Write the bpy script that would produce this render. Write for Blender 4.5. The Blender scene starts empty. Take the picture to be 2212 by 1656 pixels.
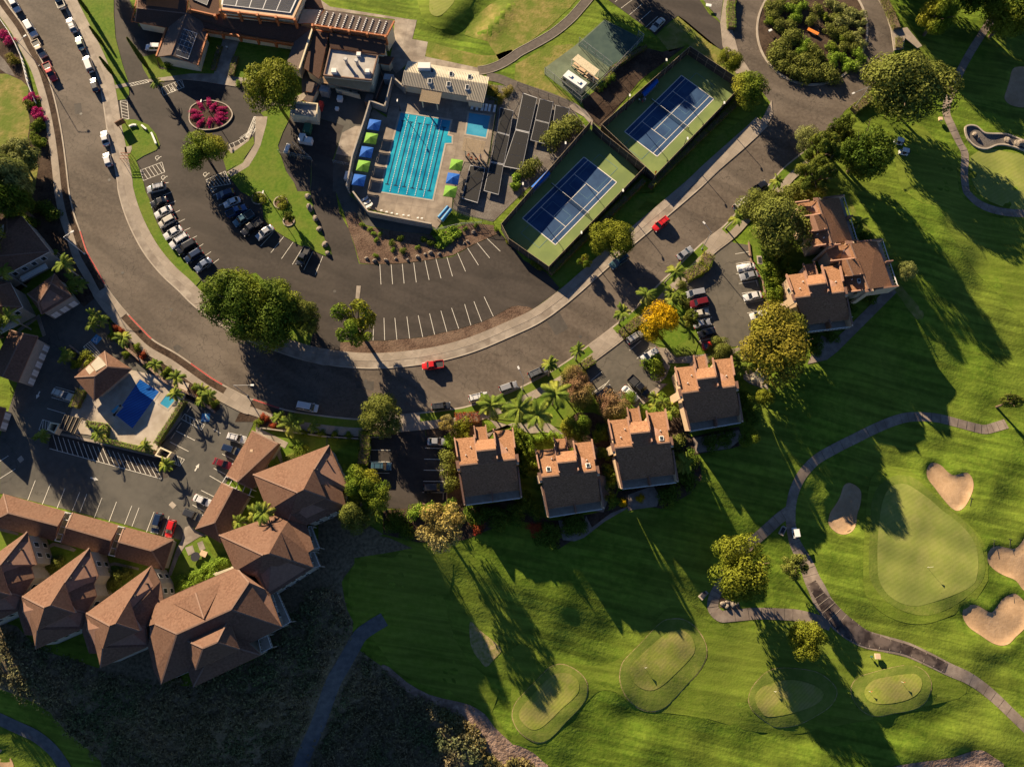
import bpy, bmesh, math, random
import numpy as np
from mathutils import Matrix, Vector, geometry
R = math.radians
S = bpy.context.scene
# ---------------- camera ----------------
FD, HC, TH, RO = 1542.82, 160.4547, 0.284068, 0.0104053      # focal length in px of a 2212 px wide picture, height, tilt, roll
_d = np.array([0, math.sin(TH), -math.cos(TH)]); _u = np.array([0, math.cos(TH), math.sin(TH)]); _r = np.array([1., 0, 0])
_c, _s = math.cos(RO), math.sin(RO)
RR = _c*_r + _s*_u; UU = -_s*_r + _c*_u
cam = bpy.data.cameras.new('camera'); co = bpy.data.objects.new('camera', cam); S.collection.objects.link(co)
cam.sensor_fit = 'HORIZONTAL'; cam.sensor_width = 36; cam.lens = 36*FD/2212
cam.clip_start = 1; cam.clip_end = 8000
co.matrix_world = Matrix(((RR[0], UU[0], -_d[0], 0), (RR[1], UU[1], -_d[1], 0), (RR[2], UU[2], -_d[2], HC), (0, 0, 0, 1)))
S.camera = co
# ---------------- light ----------------
SUN_AZ, SUN_EL = -34.5, 19.5
w = bpy.data.worlds.new("World"); S.world = w; w.use_nodes = True
nt = w.node_tree; sky = nt.nodes.new('ShaderNodeTexSky'); sky.sky_type = 'NISHITA'; sky.sun_disc = False
sky.sun_elevation = R(SUN_EL); sky.sun_rotation = R(SUN_AZ); sky.altitude = 2500; sky.air_density = 0.6; sky.dust_density = 0.25; sky.ozone_density = 3.0
nt.links.new(sky.outputs[0], nt.nodes['Background'].inputs[0]); nt.nodes['Background'].inputs[1].default_value = 0.05
sl = bpy.data.lights.new('sun', 'SUN'); sl.energy = 5.0; sl.angle = R(0.5); sl.color = (1.0, 0.80, 0.54)
so = bpy.data.objects.new('sun', sl); S.collection.objects.link(so)
sd = Vector((math.sin(R(SUN_AZ))*math.cos(R(SUN_EL)), math.cos(R(SUN_AZ))*math.cos(R(SUN_EL)), math.sin(R(SUN_EL))))
so.rotation_euler = sd.to_track_quat('Z', 'Y').to_euler(); so.location = sd*300
S.view_settings.view_transform = 'Standard'; S.view_settings.look = 'None'; S.view_settings.gamma = 1; S.view_settings.exposure = 1.6
S.cycles.max_bounces = 5; S.cycles.transparent_max_bounces = 8; S.cycles.diffuse_bounces = 1
random.seed(5); rng = np.random.default_rng(5)

# ---------------- picture point -> place on the ground ----------------
TO = [0, 414.2, 828.4, 1242.1]
def pts(s):
    """'00 x,y x,y 10 x,y' : survey points read off 4x4 sheets of the plan"""
    i = j = 0; out = []
    for t in s.split():
        if ',' not in t: i, j = int(t[0]), int(t[1]); continue
        a = t.split(','); v = (553*i+float(a[0])/4, TO[j]+float(a[1])/4)
        out.append(v if len(a) < 3 else v+(float(a[2]),))
    return out
def unp(P, z=0.0):
    P = np.atleast_2d(np.asarray(P, float))[:, :2]
    v = (P[:, 0:1]-1106)/FD*RR-(P[:, 1:2]-828)/FD*UU+_d
    return v[:, :2]*((np.asarray(z)-HC)/v[:, 2])[:, None]
def segdist(X, poly):
    X = np.atleast_2d(X); best = np.full(len(X), 1e9); ins = np.zeros(len(X), bool)
    n = len(poly)
    for k in range(n):
        a = poly[k]; b = poly[(k+1) % n]; ab = b-a; L = ab@ab+1e-12
        t = np.clip(((X-a)@ab)/L, 0, 1); d = np.hypot(*(X-(a+t[:, None]*ab)).T); best = np.minimum(best, d)
        c = ((a[1] > X[:, 1]) != (b[1] > X[:, 1])); xi = a[0]+(X[:, 1]-a[1])*(b[0]-a[0])/((b[1]-a[1]) or 1e-9)
        ins ^= c & (X[:, 0] < xi)
    return best, ins
DEV = unp([(-900, -900), (1890, -900), (1890, 90), (1860, 250), (1950, 430), (1950, 640), (1790, 780), (1640, 965), (1530, 990), (1450, 1090), (1320, 1130), (1210, 1165), (1000, 1120),
           (850, 1105), (770, 1120), (700, 1250), (635, 1390), (470, 1470), (350, 1480), (200, 1440), (0, 1385), (-300, 1330), (-900, 1300)])
CTRL = [(1250, 1300, -4.5), (1100, 1250, -4), (900, 1250, -5), (950, 1400, -6.5), (1180, 1520, -6.5), (1430, 1440, -6), (1640, 1300, -5), (1900, 1000, -5), (1850, 850, -4), (2000, 1200, -5.5),
        (1700, 1560, -7), (2000, 1600, -7), (2200, 1500, -7), (2200, 1000, -5), (2100, 700, -4), (2100, 400, -3), (2150, 100, -3), (2400, 400, -4), (2400, 1200, -6), (1300, 1640, -8.5), (1500, 1700, -9),
        (1000, 1500, -8.2), (1100, 1600, -8.8), (850, 1450, -9.5), (700, 1550, -12), (500, 1600, -12), (900, 1650, -12), (300, 1580, -10), (100, 1500, -8), (100, 1640, -8), (-100, 1650, -8), (1100, 1720, -12), (2000, 2000, -12), (1000, 2000, -14)]
_cp = unp([c[:2] for c in CTRL], np.array([c[2] for c in CTRL])); _cz = np.array([c[2] for c in CTRL])
def _phi(r): return r*r*np.log(r+1e-9)
_n = len(_cp); _A = np.zeros((_n+3, _n+3)); _D = np.hypot(*(_cp[:, None]-_cp[None]).transpose(2, 0, 1))
_A[:_n, :_n] = _phi(_D)+np.eye(_n)*300; _A[:_n, _n] = 1; _A[:_n, _n+1:] = _cp; _A[_n, :_n] = 1; _A[_n+1:, :_n] = _cp.T
_W = np.linalg.solve(_A, np.concatenate([_cz, [0, 0, 0]]))
def sstep(t): t = np.clip(t, 0, 1); return t*t*(3-2*t)
BUMPS = []
def zbase(X):
    X = np.atleast_2d(X); d, ins = segdist(X, DEV); d = np.where(ins, 0, d)
    r = np.hypot(*(X[:, None]-_cp[None]).transpose(2, 0, 1))
    z = _phi(r)@_W[:_n]+_W[_n]+X@_W[_n+1:]
    x, y = X[:, 0], X[:, 1]
    und = .35*np.sin(x*.19+1.3*np.sin(y*.11))*np.cos(y*.23+.8*np.sin(x*.13))+.16*np.sin(x*.47+y*.31)*np.cos(y*.53-x*.2)
    return np.clip(z, -15, 0)*sstep(d/24)+und*sstep(d/8)
def zt(X):
    X = np.atleast_2d(X); z = zbase(X)
    for poly, h, wd, lo, hi in BUMPS:
        m = (X[:, 0] > lo[0]) & (X[:, 0] < hi[0]) & (X[:, 1] > lo[1]) & (X[:, 1] < hi[1])
        if m.any():
            d, ins = segdist(X[m], poly); d = np.where(ins, d, -d); z[m] += h*sstep(d/wd+.5)
    return z
def G(P, off=0.0):
    """picture points -> xyz on the terrain (+off)"""
    P = np.atleast_2d(np.asarray(P, float))[:, :2]; z = np.zeros(len(P))
    for _ in range(8): X = unp(P, z+off); z = zt(X)
    return np.column_stack([X, z+off])
def AT(P, h):
    """a point seen in the picture at height h over flat ground -> xyz"""
    X = unp([P], h)[0]; return Vector((X[0], X[1], h))
def cr(P, n=4, closed=True):
    P = np.asarray(P, float); m = len(P); out = []
    rngk = range(m) if closed else range(m-1)
    for k in rngk:
        g = (lambda q: P[q % m]) if closed else (lambda q: P[min(max(q, 0), m-1)])
        a, b, c, d = g(k-1), g(k), g(k+1), g(k+2)
        for t in np.arange(n)/n: out.append(.5*(2*b+(c-a)*t+(2*a-5*b+4*c-d)*t*t+(3*b-a-3*c+d)*t**3))
    if not closed: out.append(P[-1])
    return np.array(out)
def bump(s, h, wd, smooth=True):
    P = pts(s) if isinstance(s, str) else s
    if smooth: P = cr(P, 3)
    z = np.zeros(len(P))
    for _ in range(8): X = unp(P, z); z = zbase(X)
    BUMPS.append((X, h, wd, X.min(0)-wd*1.2, X.max(0)+wd*1.2))

# ---------------- materials ----------------
M = {}
def lin(c):
    if isinstance(c, str): c = tuple(int(c[k:k+2], 16)/255 for k in (0, 2, 4))
    return c
def mk(name, c1, c2=None, sc=1.0, c3=None, sc3=.1, rough=.85, bmp=0.0, bsc=4.0, metal=0.0, spec=.3, island=0.0, world=True, stretch=None, det=4, w3=.6, trans=0):
    """procedural surface: two tones mixed by fine noise, a third by broad noise, optional bump"""
    m = bpy.data.materials.new(name); m.use_nodes = True; N = m.node_tree.nodes; L = m.node_tree.links; b = N['Principled BSDF']
    b.inputs['Roughness'].default_value = rough; b.inputs['Metallic'].default_value = metal; b.inputs['Specular IOR Level'].default_value = spec
    c1 = lin(c1); b.inputs['Base Color'].default_value = (*c1, 1)
    geo = N.new('ShaderNodeNewGeometry'); tc = N.new('ShaderNodeTexCoord')
    src = geo.outputs['Position'] if world else tc.outputs['Object']
    if stretch:
        mp = N.new('ShaderNodeMapping'); mp.inputs['Scale'].default_value = stretch[:3]
        if len(stretch) > 3: mp.inputs['Rotation'].default_value = (0, 0, R(stretch[3]))
        L.new(src, mp.inputs[0]); src = mp.outputs[0]
    col = None
    def noise(s, d=det, rg=.55):
        n = N.new('ShaderNodeTexNoise'); n.inputs['Scale'].default_value = s; n.inputs['Detail'].default_value = d; n.inputs['Roughness'].default_value = rg; L.new(src, n.inputs['Vector']); return n.outputs[0]
    def ramp(f, a, c, lo=.35, hi=.65):
        r = N.new('ShaderNodeValToRGB'); r.color_ramp.elements[0].position = lo; r.color_ramp.elements[1].position = hi
        r.color_ramp.elements[0].color = (*a, 1); r.color_ramp.elements[1].color = (*c, 1); L.new(f, r.inputs[0]); return r.outputs[0]
    def mix(f, a, c, mode='MIX'):
        x = N.new('ShaderNodeMix'); x.data_type = 'RGBA'; x.blend_type = mode
        (L.new(f, x.inputs[0]) if not isinstance(f, float) else setattr(x.inputs[0], 'default_value', f))
        for v, k in ((a, 6), (c, 7)):
            (setattr(x.inputs[k], 'default_value', (*v, 1)) if isinstance(v, tuple) else L.new(v, x.inputs[k]))
        return x.outputs[2]
    if c2: col = ramp(noise(sc), c1, lin(c2))
    if c3: col = mix(ramp(noise(sc3, 3), (0, 0, 0), (w3, w3, w3), .42, .62), col if col else c1, lin(c3))
    if island:
        mr = N.new('ShaderNodeMapRange'); mr.inputs[3].default_value = 1-island; mr.inputs[4].default_value = 1+island; L.new(geo.outputs['Random Per Island'], mr.inputs[0])
        hs = N.new('ShaderNodeHueSaturation'); L.new(mr.outputs[0], hs.inputs['Value'])
        (L.new(col, hs.inputs['Color']) if col else setattr(hs.inputs['Color'], 'default_value', (*c1, 1))); col = hs.outputs[0]
    if col: L.new(col, b.inputs['Base Color'])
    if bmp:
        bp = N.new('ShaderNodeBump'); bp.inputs['Strength'].default_value = 1; bp.inputs['Distance'].default_value = bmp; L.new(noise(bsc, 3), bp.inputs['Height']); L.new(bp.outputs[0], b.inputs['Normal'])
    if trans:
        out = N['Material Output']; t = N.new('ShaderNodeBsdfTranslucent'); ms = N.new('ShaderNodeMixShader'); ms.inputs[0].default_value = trans
        (L.new(col, t.inputs[0]) if col else setattr(t.inputs[0], 'default_value', (*c1, 1)))
        L.new(b.outputs[0], ms.inputs[1]); L.new(t.outputs[0], ms.inputs[2]); L.new(ms.outputs[0], out.inputs[0])
    M[name] = m; m['h'] = 1
    return m
def cracks(m, scale, width, dark, stretch=None, distort=.6, rot=0, lo=.42, hi=.6):
    """thin dark crack lines multiplied over a surface colour"""
    N = m.node_tree.nodes; L = m.node_tree.links; b = N['Principled BSDF']; old = b.inputs['Base Color'].links[0].from_socket
    geo = N.new('ShaderNodeNewGeometry'); n = N.new('ShaderNodeTexNoise'); n.inputs['Scale'].default_value = .8; n.inputs['Detail'].default_value = 5; L.new(geo.outputs['Position'], n.inputs[0])
    a = N.new('ShaderNodeVectorMath'); a.operation = 'MULTIPLY_ADD'; L.new(n.outputs[1], a.inputs[0]); a.inputs[1].default_value = (distort*3,)*3; L.new(geo.outputs['Position'], a.inputs[2])
    mp = N.new('ShaderNodeMapping'); mp.inputs['Scale'].default_value = stretch or (1, 1, 0); mp.inputs['Rotation'].default_value = (0, 0, R(rot)); L.new(a.outputs[0], mp.inputs[0])
    v = N.new('ShaderNodeTexVoronoi'); v.feature = 'DISTANCE_TO_EDGE'; v.inputs['Scale'].default_value = scale; L.new(mp.outputs[0], v.inputs['Vector'])
    n2 = N.new('ShaderNodeTexNoise'); n2.inputs['Scale'].default_value = .12; L.new(geo.outputs['Position'], n2.inputs[0])
    mr = N.new('ShaderNodeMapRange'); mr.inputs[2].default_value = width; mr.inputs[3].default_value = dark; mr.inputs[4].default_value = 1; L.new(v.outputs[0], mr.inputs[0])
    mr2 = N.new('ShaderNodeMapRange'); mr2.inputs[1].default_value = lo; mr2.inputs[2].default_value = hi; L.new(n2.outputs[0], mr2.inputs[0])
    x = N.new('ShaderNodeMix'); x.data_type = 'FLOAT'; L.new(mr2.outputs[0], x.inputs[0]); x.inputs[2].default_value = 1; L.new(mr.outputs[0], x.inputs[3])
    y = N.new('ShaderNodeMix'); y.data_type = 'RGBA'; y.blend_type = 'MULTIPLY'; y.inputs[0].default_value = 1; L.new(old, y.inputs[6]); L.new(x.outputs[0], y.inputs[7]); L.new(y.outputs[2], b.inputs['Base Color'])
def slabs(m, scale, rot=0, line=.72, bw=1.0, rh=1.0, mort=.02):
    """jointed concrete: thin darker joints and slightly different panels"""
    N = m.node_tree.nodes; L = m.node_tree.links; b = N['Principled BSDF']; old = b.inputs['Base Color'].links[0].from_socket
    geo = N.new('ShaderNodeNewGeometry'); mp = N.new('ShaderNodeMapping'); mp.inputs['Rotation'].default_value = (0, 0, R(rot)); L.new(geo.outputs['Position'], mp.inputs[0])
    t = N.new('ShaderNodeTexBrick'); t.offset = 0; t.inputs['Scale'].default_value = scale; t.inputs['Mortar Size'].default_value = mort; t.inputs['Brick Width'].default_value = bw; t.inputs['Row Height'].default_value = rh
    t.inputs['Color1'].default_value = (1, 1, 1, 1); t.inputs['Color2'].default_value = (.82, .82, .82, 1); t.inputs['Mortar'].default_value = (line, line, line, 1); L.new(mp.outputs[0], t.inputs['Vector'])
    y = N.new('ShaderNodeMix'); y.data_type = 'RGBA'; y.blend_type = 'MULTIPLY'; y.inputs[0].default_value = 1; L.new(old, y.inputs[6]); L.new(t.outputs[0], y.inputs[7]); L.new(y.outputs[2], b.inputs['Base Color'])
def streaks(m, rot, amt, sx, sy, lo=.38, hi=.62):
    """long soft streaks: noise stretched along one direction"""
    N = m.node_tree.nodes; L = m.node_tree.links; b = N['Principled BSDF']; old = b.inputs['Base Color'].links[0].from_socket
    geo = N.new('ShaderNodeNewGeometry'); m0 = N.new('ShaderNodeMapping'); m0.inputs['Rotation'].default_value = (0, 0, R(rot)); L.new(geo.outputs['Position'], m0.inputs[0]); mp = N.new('ShaderNodeMapping'); mp.inputs['Scale'].default_value = (sx, sy, .01); L.new(m0.outputs[0], mp.inputs[0])
    wv = N.new('ShaderNodeTexNoise'); wv.inputs['Scale'].default_value = 1; wv.inputs['Detail'].default_value = 4; wv.inputs['Distortion'].default_value = .4; L.new(mp.outputs[0], wv.inputs['Vector'])
    mr = N.new('ShaderNodeMapRange'); mr.inputs[1].default_value = lo; mr.inputs[2].default_value = hi; mr.inputs[3].default_value = 1-amt; mr.inputs[4].default_value = 1+amt*.6; L.new(wv.outputs[0], mr.inputs[0])
    y = N.new('ShaderNodeMix'); y.data_type = 'RGBA'; y.blend_type = 'MULTIPLY'; y.inputs[0].default_value = 1; L.new(old, y.inputs[6]); L.new(mr.outputs[0], y.inputs[7]); L.new(y.outputs[2], b.inputs['Base Color'])
def stripes(m, scale, rot, amt, dist=2.0):
    """mowing bands: gentle light and dark lines"""
    N = m.node_tree.nodes; L = m.node_tree.links; b = N['Principled BSDF']; old = b.inputs['Base Color'].links[0].from_socket
    geo = N.new('ShaderNodeNewGeometry'); mp = N.new('ShaderNodeMapping'); mp.inputs['Rotation'].default_value = (0, 0, R(rot)); L.new(geo.outputs['Position'], mp.inputs[0])
    wv = N.new('ShaderNodeTexWave'); wv.inputs['Scale'].default_value = scale; wv.inputs['Distortion'].default_value = dist; wv.inputs['Detail'].default_value = 3; wv.inputs['Detail Scale'].default_value = .6; L.new(mp.outputs[0], wv.inputs['Vector'])
    mr = N.new('ShaderNodeMapRange'); mr.inputs[3].default_value = 1-amt; mr.inputs[4].default_value = 1+amt*.5; L.new(wv.outputs['Fac'], mr.inputs[0])
    y = N.new('ShaderNodeMix'); y.data_type = 'RGBA'; y.blend_type = 'MULTIPLY'; y.inputs[0].default_value = 1; L.new(old, y.inputs[6]); L.new(mr.outputs[0], y.inputs[7]); L.new(y.outputs[2], b.inputs['Base Color'])
mk('rough_grass', (.085, .145, .012), (.135, .195, .02), .8, (.165, .20, .028), .04, bmp=.10, bsc=1.6, rough=.95, spec=.1, w3=.5, det=6)
streaks(M['rough_grass'], 12, .3, .05, .7); streaks(M['rough_grass'], -25, .12, .3, .3)
mk('fairway', (.115, .17, .016), (.15, .20, .024), .9, (.17, .205, .03), .05, bmp=.05, bsc=2.2, rough=.95, spec=.1, w3=.5, det=6)
streaks(M['fairway'], 8, .2, .03, .9); stripes(M['fairway'], .16, 80, .05, .6)
mk('lawn', (.075, .14, .012), (.12, .18, .02), 1.2, (.16, .17, .035), .18, bmp=.05, bsc=3, rough=.95, spec=.1, w3=.45)
mk('dry_lawn', (.15, .16, .03), (.26, .215, .07), .7, (.11, .155, .02), .2, bmp=.1, bsc=2, rough=.95, spec=.1, w3=.9)
mk('green_turf', (.225, .255, .055), (.265, .275, .075), .5, (.15, .19, .04), .12, bmp=.02, bsc=2, rough=.9, spec=.1, w3=.6)
stripes(M['green_turf'], .35, 60, .06, .5)
mk('collar', (.13, .175, .025), (.18, .205, .04), .8, (.09, .13, .02), .15, bmp=.05, bsc=2, rough=.95, spec=.1)
mk('tee_turf', (.19, .23, .035), (.24, .255, .05), .8, (.30, .24, .10), .25, bmp=.03, bsc=2, rough=.95, spec=.1, w3=.5)
stripes(M['tee_turf'], .5, 46, .1, 1)
mk('sand', (.40, .265, .155), (.47, .32, .195), 1.2, (.34, .22, .125), .25, bmp=.05, bsc=1.2, rough=.95, spec=.05)
stripes(M['sand'], .9, 20, .05, 14)
mk('tan_edge', (.36, .27, .14), (.19, .19, .05), 1.2, rough=.95, spec=.05, bmp=.05)
mk('road', (.080, .062, .048), (.114, .091, .071), 1.2, (.145, .118, .094), .06, bmp=.01, bsc=8, w3=.7, rough=.9, det=6)
cracks(M['road'], .5, .035, .55, distort=.8, lo=.36, hi=.56); streaks(M['road'], 30, .2, .05, .3)
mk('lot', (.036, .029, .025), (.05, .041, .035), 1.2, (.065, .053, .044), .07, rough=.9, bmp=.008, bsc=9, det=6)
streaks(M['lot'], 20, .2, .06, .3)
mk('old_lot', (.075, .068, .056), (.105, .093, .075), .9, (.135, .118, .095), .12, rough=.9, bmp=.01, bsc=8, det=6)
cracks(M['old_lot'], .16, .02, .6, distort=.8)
mk('grey_lot', (.066, .062, .054), (.088, .082, .07), .7, (.12, .11, .093), .1, rough=.9, bmp=.008, bsc=8, det=6)
cracks(M['grey_lot'], .09, .012, .6, distort=.9)
mk('concrete', (.30, .25, .20), (.37, .31, .25), .8, (.25, .205, .16), .2, rough=.85, bmp=.01, bsc=6)
slabs(M['concrete'], .55, 33)
mk('concrete_plain', (.28, .235, .19), (.38, .325, .265), .5, (.15, .115, .09), .3, rough=.85)
slabs(M['concrete_plain'], .3, 8, .8)
mk('pool_deck', (.22, .175, .135), (.33, .27, .21), .5, (.16, .125, .10), .18, rough=.8, det=6)
slabs(M['pool_deck'], .25, 9, .8)
mk('condo_deck', (.36, .30, .24), (.46, .40, .33), .5, (.27, .22, .17), .2, rough=.8, det=6)
mk('kerb', (.36, .31, .25), (.45, .39, .32), .8, (.26, .21, .16), .4, rough=.85)
mk('path', (.21, .165, .135), (.29, .235, .19), .9, (.13, .10, .08), .25, rough=.9, bmp=.01)
mk('asphalt_path', (.085, .07, .06), (.12, .10, .085), 1, rough=.9)
mk('wet_path', (.022, .015, .013), (.05, .036, .03), .9, (.15, .115, .095), .35, rough=.5, det=5, w3=.9)
mk('dark_path', (.075, .078, .085), (.12, .12, .125), .8, rough=.9, bmp=.02)
mk('mulch', (.075, .048, .035), (.15, .098, .07), 2.0, (.20, .14, .10), .3, rough=.95, bmp=.12, bsc=3, spec=.05)
mk('soil', (.032, .022, .017), (.07, .046, .033), 1.8, (.11, .078, .055), .25, rough=.95, bmp=.08, bsc=3, spec=.05)
mk('gravel', (.12, .105, .09), (.21, .185, .16), 3.5, (.09, .07, .06), .3, rough=.95, bmp=.08, bsc=5)
mk('scrub_soil', (.10, .08, .05), (.20, .16, .10), 1.5, rough=.95, bmp=.2, bsc=1.5, spec=.05)
mk('rock_soil', (.24, .16, .12), (.36, .25, .19), 1.6, (.10, .065, .045), .5, rough=.95, bmp=.3, bsc=1.5)
mk('court_green', (.16, .215, .065), (.19, .245, .078), .5, (.13, .18, .06), .13, rough=.8, det=6, w3=.8)
mk('court_blue', (.012, .042, .115), (.017, .055, .14), .6, (.03, .08, .175), .18, rough=.75, det=6, w3=.8)
mk('court_dark', (.03, .06, .055), (.05, .085, .07), .5, rough=.85)
mk('court_faded', (.12, .155, .095), (.16, .19, .12), .5, (.08, .10, .06), .3, rough=.85)
mk('dark_metal_', (.07, .055, .045), rough=.9)
mk('line', (.62, .58, .50), (.72, .68, .60), 2, rough=.7)
mk('line_blue', (.10, .20, .26), rough=.7)
mk('red_paint', (.48, .04, .03), (.36, .045, .035), 1.5, rough=.7)
mk('blue_paint', (.05, .22, .42), rough=.7)

# ---------------- mesh helpers ----------------
def lk(o): S.collection.objects.link(o); return o
def setp(o, label=None, cat=None, group=None, kind=None):
    for k, v in (('label', label), ('category', cat), ('group', group), ('kind', kind)):
        if v: o[k] = v
    return o
def thing(name, label, cat, loc=(0, 0, 0), rz=0, group=None):
    o = bpy.data.objects.new(name, None); o.location = loc; o.rotation_euler = (0, 0, rz); o.empty_display_size = .3
    return setp(lk(o), label, cat, group)
class MB:
    def __init__(s): s.v = []; s.f = []; s.m = []
    def add(s, vs, fs, mi=0):
        b = len(s.v); s.v += [tuple(map(float, v)) for v in vs]; s.f += [tuple(b+k for k in f) for f in fs]; s.m += [mi]*len(fs); return s
    def box(s, x0, y0, z0, x1, y1, z1, mi=0, T=None):
        v = [(x0, y0, z0), (x1, y0, z0), (x1, y1, z0), (x0, y1, z0), (x0, y0, z1), (x1, y0, z1), (x1, y1, z1), (x0, y1, z1)]
        if T is not None: v = [tuple(T @ Vector(p)) for p in v]
        return s.add(v, [(3, 2, 1, 0), (4, 5, 6, 7), (0, 1, 5, 4), (1, 2, 6, 5), (2, 3, 7, 6), (3, 0, 4, 7)], mi)
    def bar(s, a, b, wd, ht, mi=0):
        """a box-section beam from a to b"""
        a = Vector(a); b = Vector(b); d = (b-a); L = d.length
        if L < 1e-6: return s
        q = d.to_track_quat('X', 'Z').to_matrix().to_4x4(); q.translation = a
        return s.box(0, -wd/2, -ht/2, L, wd/2, ht/2, mi, q)
    def tube(s, a, b, r0, r1=None, n=8, mi=0, cap=True):
        r1 = r0 if r1 is None else r1; a = Vector(a); b = Vector(b); q = (b-a).to_track_quat('Z', 'Y').to_matrix()
        v = []
        for c, r in ((a, r0), (b, r1)):
            for k in range(n): t = 2*math.pi*k/n; v.append(tuple(c+q @ Vector((r*math.cos(t), r*math.sin(t), 0))))
        f = [(k, (k+1) % n, n+(k+1) % n, n+k) for k in range(n)]
        if cap: f += [tuple(range(n-1, -1, -1)), tuple(range(n, 2*n))]
        return s.add(v, f, mi)
    def prism(s, poly, z0, z1, mi=0, mt=None):
        """poly: world xy; z0,z1 numbers or lists"""
        n = len(poly); P = [tuple(p[:2]) for p in poly]
        ar = sum(P[k][0]*P[(k+1) % n][1]-P[(k+1) % n][0]*P[k][1] for k in range(n))
        zz1 = [z1]*n if np.isscalar(z1) else list(z1); zz0 = [z0]*n if np.isscalar(z0) else list(z0)
        if ar < 0: P = P[::-1]; zz1 = zz1[::-1]; zz0 = zz0[::-1]
        v = [(*P[k], zz0[k]) for k in range(n)]+[(*P[k], zz1[k]) for k in range(n)]
        s.add(v, [(k, (k+1) % n, n+(k+1) % n, n+k) for k in range(n)], mi)
        tri = geometry.tessellate_polygon([[Vector((*p, 0)) for p in P]])
        b = len(s.v)-2*n; mt = mi if mt is None else mt
        for t in tri:
            a_, b_, c_ = t; cr_ = (P[b_][0]-P[a_][0])*(P[c_][1]-P[a_][1])-(P[c_][0]-P[a_][0])*(P[b_][1]-P[a_][1])
            if cr_ < 0: t = t[::-1]
            s.f.append(tuple(b+n+k for k in t)); s.m.append(mt)
            s.f.append(tuple(b+k for k in t[::-1])); s.m.append(mi)
        return s
    def build(s, name, mats, parent=None, local=False, smooth=False):
        me = bpy.data.meshes.new(name); off = np.zeros(3)
        root = parent
        if parent is not None and not local:
            while root is not None: off = off+np.array(root.location); last = root; root = root.parent
            root = last
        V = np.array(s.v).reshape(-1, 3)-off
        if parent is not None and not local and root.rotation_euler.z:
            c, sn = math.cos(-root.rotation_euler.z), math.sin(-root.rotation_euler.z); V = V @ np.array([[c, sn, 0], [-sn, c, 0], [0, 0, 1]])
        me.from_pydata(V.tolist(), [], s.f)
        ms = mats if isinstance(mats, (list, tuple)) else [mats]
        for m in ms: me.materials.append(M[m] if isinstance(m, str) else m)
        if len(ms) > 1: me.polygons.foreach_set('material_index', s.m)
        if smooth: me.polygons.foreach_set('use_smooth', [True]*len(s.f))
        me.update(); o = bpy.data.objects.new(name, me); o.parent = parent; return lk(o)
def dup(r, loc=None, rz=None, label=None, group=None, scale=None):
    def cp(o, par):
        c = o.copy(); lk(c); c.parent = par
        for ch in o.children: cp(ch, c)
        return c
    c = cp(r, None)
    if loc is not None: c.location = loc
    if rz is not None: c.rotation_euler = (0, 0, rz)
    if scale is not None: c.scale = scale if isinstance(scale, tuple) else (scale,)*3
    if label: c['label'] = label
    if group: c['group'] = group
    return c

# ---------------- terrain and ground sheets ----------------
def patch(name, P, mat, off=.02, smooth=0, step=1.6, world=False, kind='structure', label=None, cat=None, group=None):
    """a ground sheet laid over the terrain inside the outline P"""
    if isinstance(P, str): P = pts(P)
    if not world:
        if smooth: P = cr(P, smooth)
        X = G(P)[:, :2]
    else: X = np.asarray(P)[:, :2]
    d, ins = segdist(X, DEV)
    lo, hi = X.min(0), X.max(0); hit = any((lo < b[4]).all() and (hi > b[3]).all() for b in BUMPS)
    c = np.array([(a, b) for a in (lo[0], hi[0]) for b in (lo[1], hi[1])]); flat = (not hit) and ins.all() and segdist(c, DEV)[1].all()
    if flat:
        mb = MB(); n = len(X); ar = 0
        tri = geometry.tessellate_polygon([[Vector((*p, 0)) for p in X]]); fs = []
        for t in tri:
            a_, b_, c_ = t
            if (X[b_][0]-X[a_][0])*(X[c_][1]-X[a_][1])-(X[c_][0]-X[a_][0])*(X[b_][1]-X[a_][1]) < 0: t = t[::-1]
            fs.append(t)
        mb.add([(p[0], p[1], off) for p in X], fs)
    else:
        gx = np.arange(lo[0], hi[0], step); gy = np.arange(lo[1], hi[1], step); g = np.array(np.meshgrid(gx, gy)).reshape(2, -1).T
        dd, ii = segdist(g, X); g = g[ii & (dd > step*.35)]
        B = []
        for k in range(len(X)):
            a, b = X[k], X[(k+1) % len(X)]; m = max(1, int(np.hypot(*(b-a))/step))
            B += [a+(b-a)*q/m for q in range(m)]
        nb = len(B); V = [Vector(p) for p in B]+[Vector(p) for p in g]
        r = geometry.delaunay_2d_cdt(V, [(k, (k+1) % nb) for k in range(nb)], [], 1, 1e-4)
        vv = np.array([tuple(p) for p in r[0]]); z = zt(vv)+off
        mb = MB().add(np.column_stack([vv, z]), [tuple(f) for f in r[2]])
    o = mb.build(name, mat, smooth=not flat)
    me = o.data
    if len(me.polygons) and me.polygons[0].normal.z < 0: me.flip_normals()
    return setp(o, label, cat, group, kind)
def slab(name, P, mats, h=.12, smooth=0, world=False, kind='structure', z0=0.0):
    """a raised flat piece with real edges; mats = (side, top)"""
    if isinstance(P, str): P = pts(P)
    if not world:
        if smooth: P = cr(P, smooth)
        P = unp(P)
    return setp(MB().prism(P, z0-.05, z0+h, 0, 1).build(name, list(mats)), kind=kind)
def curve(s, n=6): return unp(cr(pts(s), n, False))
def offs(C, d):
    C = np.asarray(C); t = np.gradient(C, axis=0); t /= np.hypot(*t.T)[:, None]; return C+np.column_stack([-t[:, 1], t[:, 0]])*d
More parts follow.
